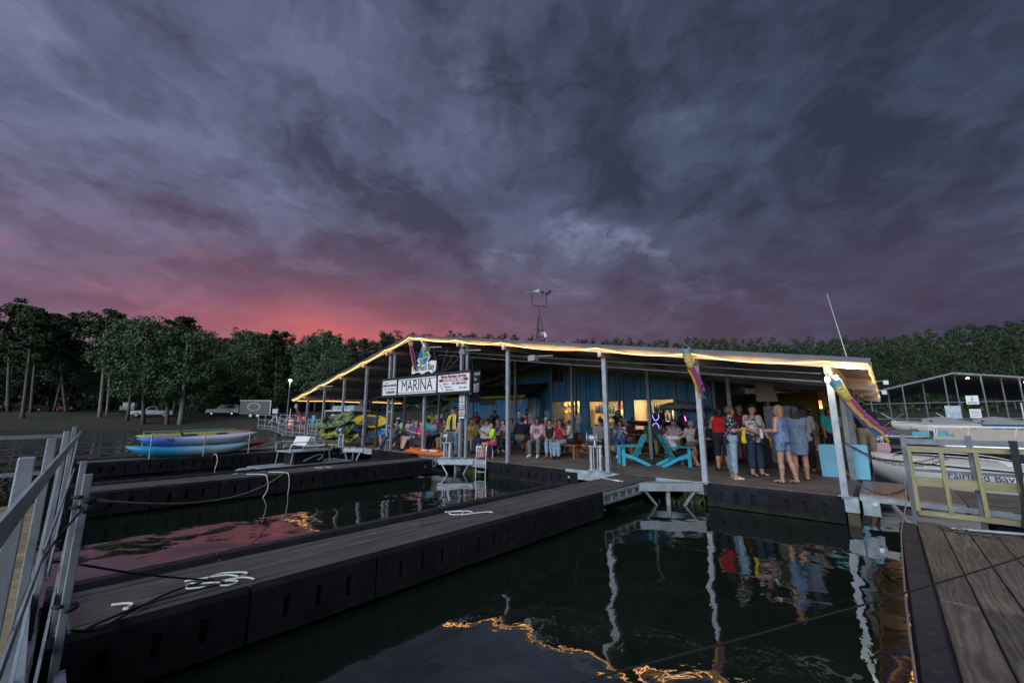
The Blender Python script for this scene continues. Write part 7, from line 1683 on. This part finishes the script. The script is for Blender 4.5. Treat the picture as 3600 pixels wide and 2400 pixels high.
person('visitor in teal tee behind the leftmost post', (-36.4, 6.4), 150, 1.64, 1.05, 1, ('brown', 'short'), (K['teal'], .9), (K['teal'], .8), (SH['w'], 's'), arms=D, group=RGp, h=.022, z0=.04)
person('far person in lime vest on the bank beyond the ramp', (-33, 26), 0, 1.72, 1.0, 1, ('brown', 'short'), (K['neon'], .6), (K['black'], 1.9), (SH['b'], 's'), arms=D, h=.03, z0=float(ground_z(-33, 26)))
# --- more of the crowd further in
A6 = ((28, 8, 65, 20), (28, 8, 65, 20))
for lab, p, th, sk, hr, tp, bt, ht, sit_ in (
    ('person in black tee and white cap behind the shawl wearer', (-9.95, 3.7), -15, 1, ('grey', 'short'), (K['black'], .8), (K['jean'], 1.8), (K['white'], 'cap'), .46),
    ('person with long auburn hair in teal tee at the table behind the vest', (-10.9, 3.45), 165, 1, ('auburn', 'long'), (K['teal'], .7), (K['jean'], 1.8), None, .46),
    ('person in grey tee across the table behind the vest', (-11.4, 3.6), 5, 1, ('brown', 'short'), (K['grey'], .8), (K['khaki'], 1.8), None, .46),
    ('person in navy tee and khaki cap at the hat window table', (-9.5, 7.35), 5, 2, ('black', 'short'), (K['navy'], .8), (K['jean'], 1.8), (K['khaki'], 'cap'), .46),
    ('person in pale pink blouse at the hat window table', (-10.3, 7.3), 15, 0, ('blonde', 'mid'), (K['pink'], .8), (K['jean'], 1.8), None, .46),
    ('person in white tee with back to the camera at the hat window table', (-9.9, 5.9), 175, 1, ('brown', 'short'), (K['white'], .8), (K['jean'], 1.8), None, .46),
    ('person in maroon top between the two left picnic tables', (-12.8, 4.1), 20, 1, ('brown', 'mid'), (K['maroon'], .8), (K['jean'], 1.8), None, .46),
    ('person in orange tee behind the turquoise one', (-13.7, 4.15), -5, 1, ('brown', 'short'), (K['orange'], .8), (K['jean'], 1.8), None, .46),
    ('person in lavender top at the far end of the left table', (-15.3, 3.2), 120, 0, ('grey', 'curly'), (K['violet'], .8), (K['khaki'], 1.8), None, .46),
    ('person in red sleeveless top at the right end of the bottle table', (-1.35, 5.75), 15, 2, ('black', 'mid'), (K['red'], 0), (K['jean'], 1.8), None, .46),
    ('person in sky blue shirt standing deep inside behind the hanging sheet', (-.5, 8.6), 150, 2, ('black', 'short'), (K['sky'], .8), (K['khaki'], 1.9), None, None),
    ('person in white tee standing left of the rear column', (.25, 9.4), 20, 1, ('brown', 'short'), (K['white'], .8), (K['jean'], 1.9), (K['black'], 'cap'), None),
    ('person in maroon tee standing at the store corner', (-1.9, 9.0), -20, 2, ('black', 'short'), (K['maroon'], .8), (K['black'], 1.9), None, None),
    ('person in yellow tee standing under the lime wall', (-1.0, 11.5), 10, 1, ('brown', 'long'), (K['yellow'], .8), (K['jean'], 1.9), None, None),
    ('person in olive tee seated between the walking frame and the vest', (-11.35, 1.45), -35, 1, ('brown', 'short'), (K['dgreen'], .8), (K['khaki'], 1.8), None, .44),
    ('person in pale blue tee seated behind the purple one', (-12.85, 1.95), -25, 0, ('blonde', 'mid'), (K['sky'], .8), (K['jean'], 1.8), None, .44),
    ('person in grey tee with red cap behind the jeans sitter', (-14.6, 1.9), -35, 1, ('grey', 'short'), (K['lgrey'], .8), (K['jean'], 1.8), (K['maroon'], 'cap'), .44),
    ('person in white blouse left of the pink printed tee', (-7.75, 3.1), 5, 1, ('brown', 'mid'), (K['white'], .8), (K['jean'], 1.8), None, .46),
    ('person in teal tee right of the maroon shirt', (-3.95, 5.1), -10, 2, ('black', 'short'), (K['dgreen'], .8), (K['khaki'], 1.8), (K['black'], 'cap'), .46),
    ('person in pink tee between the chairs and the shop', (-3.5, 6.0), 20, 1, ('auburn', 'mid'), (K['pink'], .8), (K['jean'], 1.8), None, .46),
    ('person in lavender tee standing behind the flowered blouse', (-.2, 6.4), -10, 1, ('brown', 'long'), (K['violet'], .8), (K['jean'], 1.9), None, None),
    ('person in teal top standing left of the pale blue bin', (1.35, 5.6), -20, 2, ('black', 'mid'), (K['teal'], .8), (K['black'], 1.9), None, None),
    ('person in black dress standing near the covered kayak rack', (-6.6, 7.6), 10, 1, ('auburn', 'long'), (K['black'], .3, .3), None, None, None)):
    person(lab, p, th, 1.68, 1.05, sk, hr, tp, bt, (SH['b'], 's'), sit=sit_, lean=8 if sit_ else 0, arms=A6 if sit_ else ((18, 8, 50, 10), (10, 8, 20)), hat=ht, group=SG if sit_ else BG, h=.02, fem='short' not in hr)
# things held
def held(name, label, cat, loc, rz=0): return thing(name, label, cat, loc, rz)
hp = hand(p13, 1); t = held('striped_tote', 'white and magenta patterned tote bag hanging from a hand', 'bag', hp-Vector((0, 0, .06)), .6)
TB = mat('tote stripes', (.5, .05, .18), .8, 0, .05, pat=bands((.45, .03, .14), (.66, .62, .64), 5.5))
MB().loft([[(-.20, -.08, -.52), (.20, -.08, -.52), (.20, .08, -.52), (-.20, .08, -.52)], [(-.26, -.10, -.35), (.26, -.10, -.35), (.26, .10, -.35), (-.26, .10, -.35)], [(-.25, -.06, -.16), (.25, -.06, -.16), (.25, .06, -.16), (-.25, .06, -.16)]]).build('bag_body', TB, t)
for y in (-.05, .05): MB().tube(smooth_path([(-.12, y, -.18), (-.08, y*.5, 0), (0, 0, .055), (.08, y*.5, 0), (.12, y, -.18)], 4), .012, 6).build('handle', ROPEW, t)
hb = hand(p4, 0); t = held('water_bottle', 'clear water bottle held by the blond person', 'bottle', hb-Vector((0, 0, .10))); MB().lathe([(.030, -.06), (.034, -.04), (.034, .10), (.014, .14), (.014, .155)], 12).build('body', glass('bottle plastic', (.8, .88, .95), .45), t, smooth=True); MB().lathe([(.016, .155), (.016, .175)], 10).build('cap', BLUEP, t)
YC = fab('yellow cloth', (.66, .50, .01)); hb = hand(p2, 1)
def cloth(label, loc, L): t = tag(MB().loft([[(-.035+.01*math.sin(i), -.03+.015*math.cos(i*2), -L*i/6+.05), (.035, -.02, -L*i/6+.05), (.04+.012*math.sin(i*1.3), .03, -L*i/6+.05), (-.03, .035, -L*i/6+.05)] for i in range(7)]).build('yellow_cloth', YC), label, 'cloth'); t.location = loc
cloth('long yellow cloth hanging from the hands of the navy tee', hb, .36); cloth('yellow cloth in the hand of the flowered blouse', hand(p3, 0), .18)
hb = hand(p3, 1); t = held('shoulder_bag', 'small black shoulder bag on the flowered blouse', 'bag', (p3.location.x+.26, p3.location.y-.12, .82), .7); MB().bb((-.09, -.04, -.1), (.09, .04, .08)).build('pouch', BLACK, t, bevel=.02); MB().tube(smooth_path([(-.0, .0, .08), (-.12, -.10, .3), (-.3, -.06, .56), (-.33, .1, .6)], 5), .008, 5).build('strap', BLACK, t)
# ------------------------------------------------------------------ ropes, chains, weeds
def wig(cx, cy, z, pts, k=.62): return [(cx+x*k, cy+y*k, z) for x, y in pts]
rope('white_mooring_rope', wig(-1.95, -8.75, .014, [(-.35, -.35), (-.2, .1), (.05, .2), (-.02, -.1), (-.25, -.1), (-.3, .12), (-.05, .35), (.1, .1), (-.08, -.2), (-.2, -.32), (-.02, -.38), (.1, -.2)]), .008, ROPEW, 'tangled white rope lying near the end of the nearest finger')
rope('white_mooring_rope', wig(-1.85, -8.85, .016, [(-.1, .2), (.05, .32), (.12, .2), (.0, .1), (-.12, .2), (-.04, .42), (.14, .5)]), .008, ROPEW, 'small white rope loop at the tie-up of the black line')
rope('white_mooring_rope', wig(-1.95, -9.35, .015, [(-.1, -.15), (.0, .0), (.1, .02), (.16, -.06), (.2, -.02)]), .010, ROPEW, 'short frayed white rope end on the nearest finger')
rope('white_mooring_rope', wig(-2.35, -5.6, .014, [(-.3, -.25), (-.1, .1), (.15, -.1), (.0, -.3), (-.2, -.15), (.05, .2), (.3, .1), (.2, -.15), (.45, .45), (.6, .5)]), .009, ROPEW, 'coiled white rope halfway along the nearest finger')
rope('white_mooring_rope', wig(-2.2, -1.2, .014, [(-.5, -.1), (-.6, .25), (-.2, .1), (.1, -.05), (.35, -.12), (.2, .08), (.0, .0), (.45, -.02)]), .009, ROPEW, 'white rope lying where the nearest finger meets the deck')
rope('black_mooring_line', [(-1.33, -9.71, .52), (-1.52, -9.42, .35), (-1.74, -9.1, .18), (-1.95, -8.8, .03)], .008, ROPEB, 'thin black line from the short post down to the finger')
rope('black_mooring_line', [(-1.32, -9.70, .14), (-1.5, -9.55, .04), (-1.75, -9.35, .02), (-1.95, -9.1, .02), (-2.0, -8.85, .02), (-1.85, -8.75, .02), (-1.8, -9.0, .035), (-1.78, -9.3, .03), (-1.55, -9.6, .05)], .009, ROPEB, 'doubled black rope bundle lying on the nearest finger')
for z in (.90, .84, .26): tag(MB().tube([(-1.349+.052*math.cos(a), -9.735+.052*math.sin(a), z+.006*a) for a in np.linspace(0, 6.0, 14)], .012, 6).build('rope_wrap', ROPEB, smooth=True), {.90: 'upper black rope wrap on the short post', .84: 'second black rope wrap just below the upper one', .26: 'low black rope wrap near the foot of the short post'}[z], 'rope')
rope('black_stay_line', [(-1.3, -9.74, .86), (-.9, -9.9, .62), (-.2, -9.98, .25), (.3, -10.0, .02)], .007, ROPEB, 'black line slanting along the galvanised rail')
rope('sagging_line', sag((-2.244, -9.70, .80), (-9.2, -5.6, .03), .30, 20), .010, ROPEY, 'pale sagging rope from the post to the middle finger', smooth=False)
for k, (y, lab) in enumerate(((-6.15, 'pale rope hanging down the side of the middle finger, left one'), (-5.65, 'pale rope hanging down the side of the middle finger, right one'))):
    rope('hanging_line', [(-9.4, y-.3, .02), (-9.0, y-.05, .02), (-8.88, y, -.05), (-8.86, y+.02, -.35), (-8.88, y-.02-.2*(1-k), -.75)], .010, ROPEW, lab)
rope('white_mooring_rope', wig(-9.4, -4.6, .014, [(-.2, -.2), (.1, .0), (-.1, .2), (.2, .3), (.1, .6)]), .008, ROPEW, 'white rope bunched on the middle finger')
rope('hanging_line', [(-16.3, -5.6, .02), (-16.1, -5.55, .02), (-16.08, -5.5, -.2), (-16.08, -5.55, -.5)], .016, ROPEW, 'white rope tied over the side of the farthest finger')
pinkr = mat('pink flecked rope', (.26, .19, .18), .8, 0, .4, 70)
rope('flecked_rope', [(2.70, -1.15, .55), (2.69, -1.35, .25), (2.62, -1.75, .03), (2.58, -2.6, .015), (2.56, -4.0, .02), (2.55, -5.6, .01), (2.56, -7.4, .02), (2.55, -9.2, .02)], .008, pinkr, 'flecked pinkish rope running along the near dock edge')
rope('flecked_rope', [(2.66, -1.7, .05), (2.9, -1.85, .05), (3.1, -2.0, .03), (3.25, -1.95, .05), (3.15, -1.9, .06)], .007, pinkr, 'short flecked rope from the rail foot to the chain')
rope('black_stay_line', sag((4.6, -1.5, .30), (1.30, -8.3, .22), .05, 16), .006, ROPEB, 'long thin black line stretched across the water from the near dock', smooth=False)
def chain(label, pts, pitch=.055, r=.006):
    P = smooth_path(pts, 10); L = [0]
    for a, b in zip(P[:-1], P[1:]): L.append(L[-1]+(b-a).length)
    t = thing('chain', label, 'chain', P[0]); n = max(2, int(L[-1]/pitch)); me = None
    ring = MB().tube([(math.cos(a)*.036, math.sin(a)*.018, 0) for a in np.linspace(0, 2*PI, 11)], r, 4, cap=False).mesh('link'); ring.materials.append(CHAIN)
    for i in range(n):
        s = L[-1]*(i+.5)/n; k = 0
        while L[k+1] < s: k += 1
        f = (s-L[k])/(L[k+1]-L[k]+1e-9); p = P[k].lerp(P[k+1], f); d = (P[k+1]-P[k]).normalized()
        o = obj('link', ring, None, t, p-P[0]); q = d.to_track_quat('X', 'Z'); e = (q @ Euler(((i % 2)*PI/2, 0, 0)).to_quaternion()); o.rotation_mode = 'QUATERNION'; o.rotation_quaternion = e
chain('upper safety chain sagging from the corner post to the right', sag((1.94, 0, .95), (2.76, -1.08, .80), .16, 6)+[] if False else sag((1.9, .02, 1.02), (3.4, 1.0, .72), .30, 6))
chain('lower safety chain sagging from the corner post across the gangway', sag((1.94, .0, .42), (2.74, -.95, .36), .22, 6))
chain('safety chain between side posts and the far gangway rail', sag((1.93, 2.6, .75), (3.45, 3.0, .62), .25, 6))
chain('loose chain heaped on the near dock boards', [(2.95, -1.95, .02), (3.02, -2.1, .03), (3.2, -2.08, .03), (3.1, -2.18, .02), (3.35, -2.2, .02), (3.45, -2.15, .02)], .05)
def weeds(label, loc, n, w, hgt, seed):
    r = np.random.default_rng(seed); V = []; F = []
    for i in range(n):
        a = r.random()*6.28; q = r.random()*w; b = np.array([math.cos(a)*q, math.sin(a)*q*.4, 0]); d = np.array([r.normal()*.35, r.normal()*.35, 1.0]); L = hgt*(.4+.8*r.random()); s = np.array([.012, .006, 0]); o = len(V)
        V += [b-s, b+s, b+d*L*.5+s*1.3, b+d*L*.5-s*1.3, b+d*L+np.array([d[0], d[1], -.4])*L*.3]; F += [(o, o+1, o+2, o+3), (o+3, o+2, o+4)]
    o = MB().add(V, F).build('weeds', mat('lake weed', (.045, .085, .025), .7)); o.location = loc; stuff(o); o['label'] = label; o['category'] = 'weeds'
weeds('green weeds growing at the waterline beside the corner floats', (-.75, .1, -.52), 30, .4, .32, 1); weeds('green weeds under the bracket beside the swim ladder', (-8.2, .05, -.52), 34, .35, .36, 2); weeds('green weeds at the foot of the nearest bracket', (-1.2, -.2, -.52), 16, .4, .22, 3)
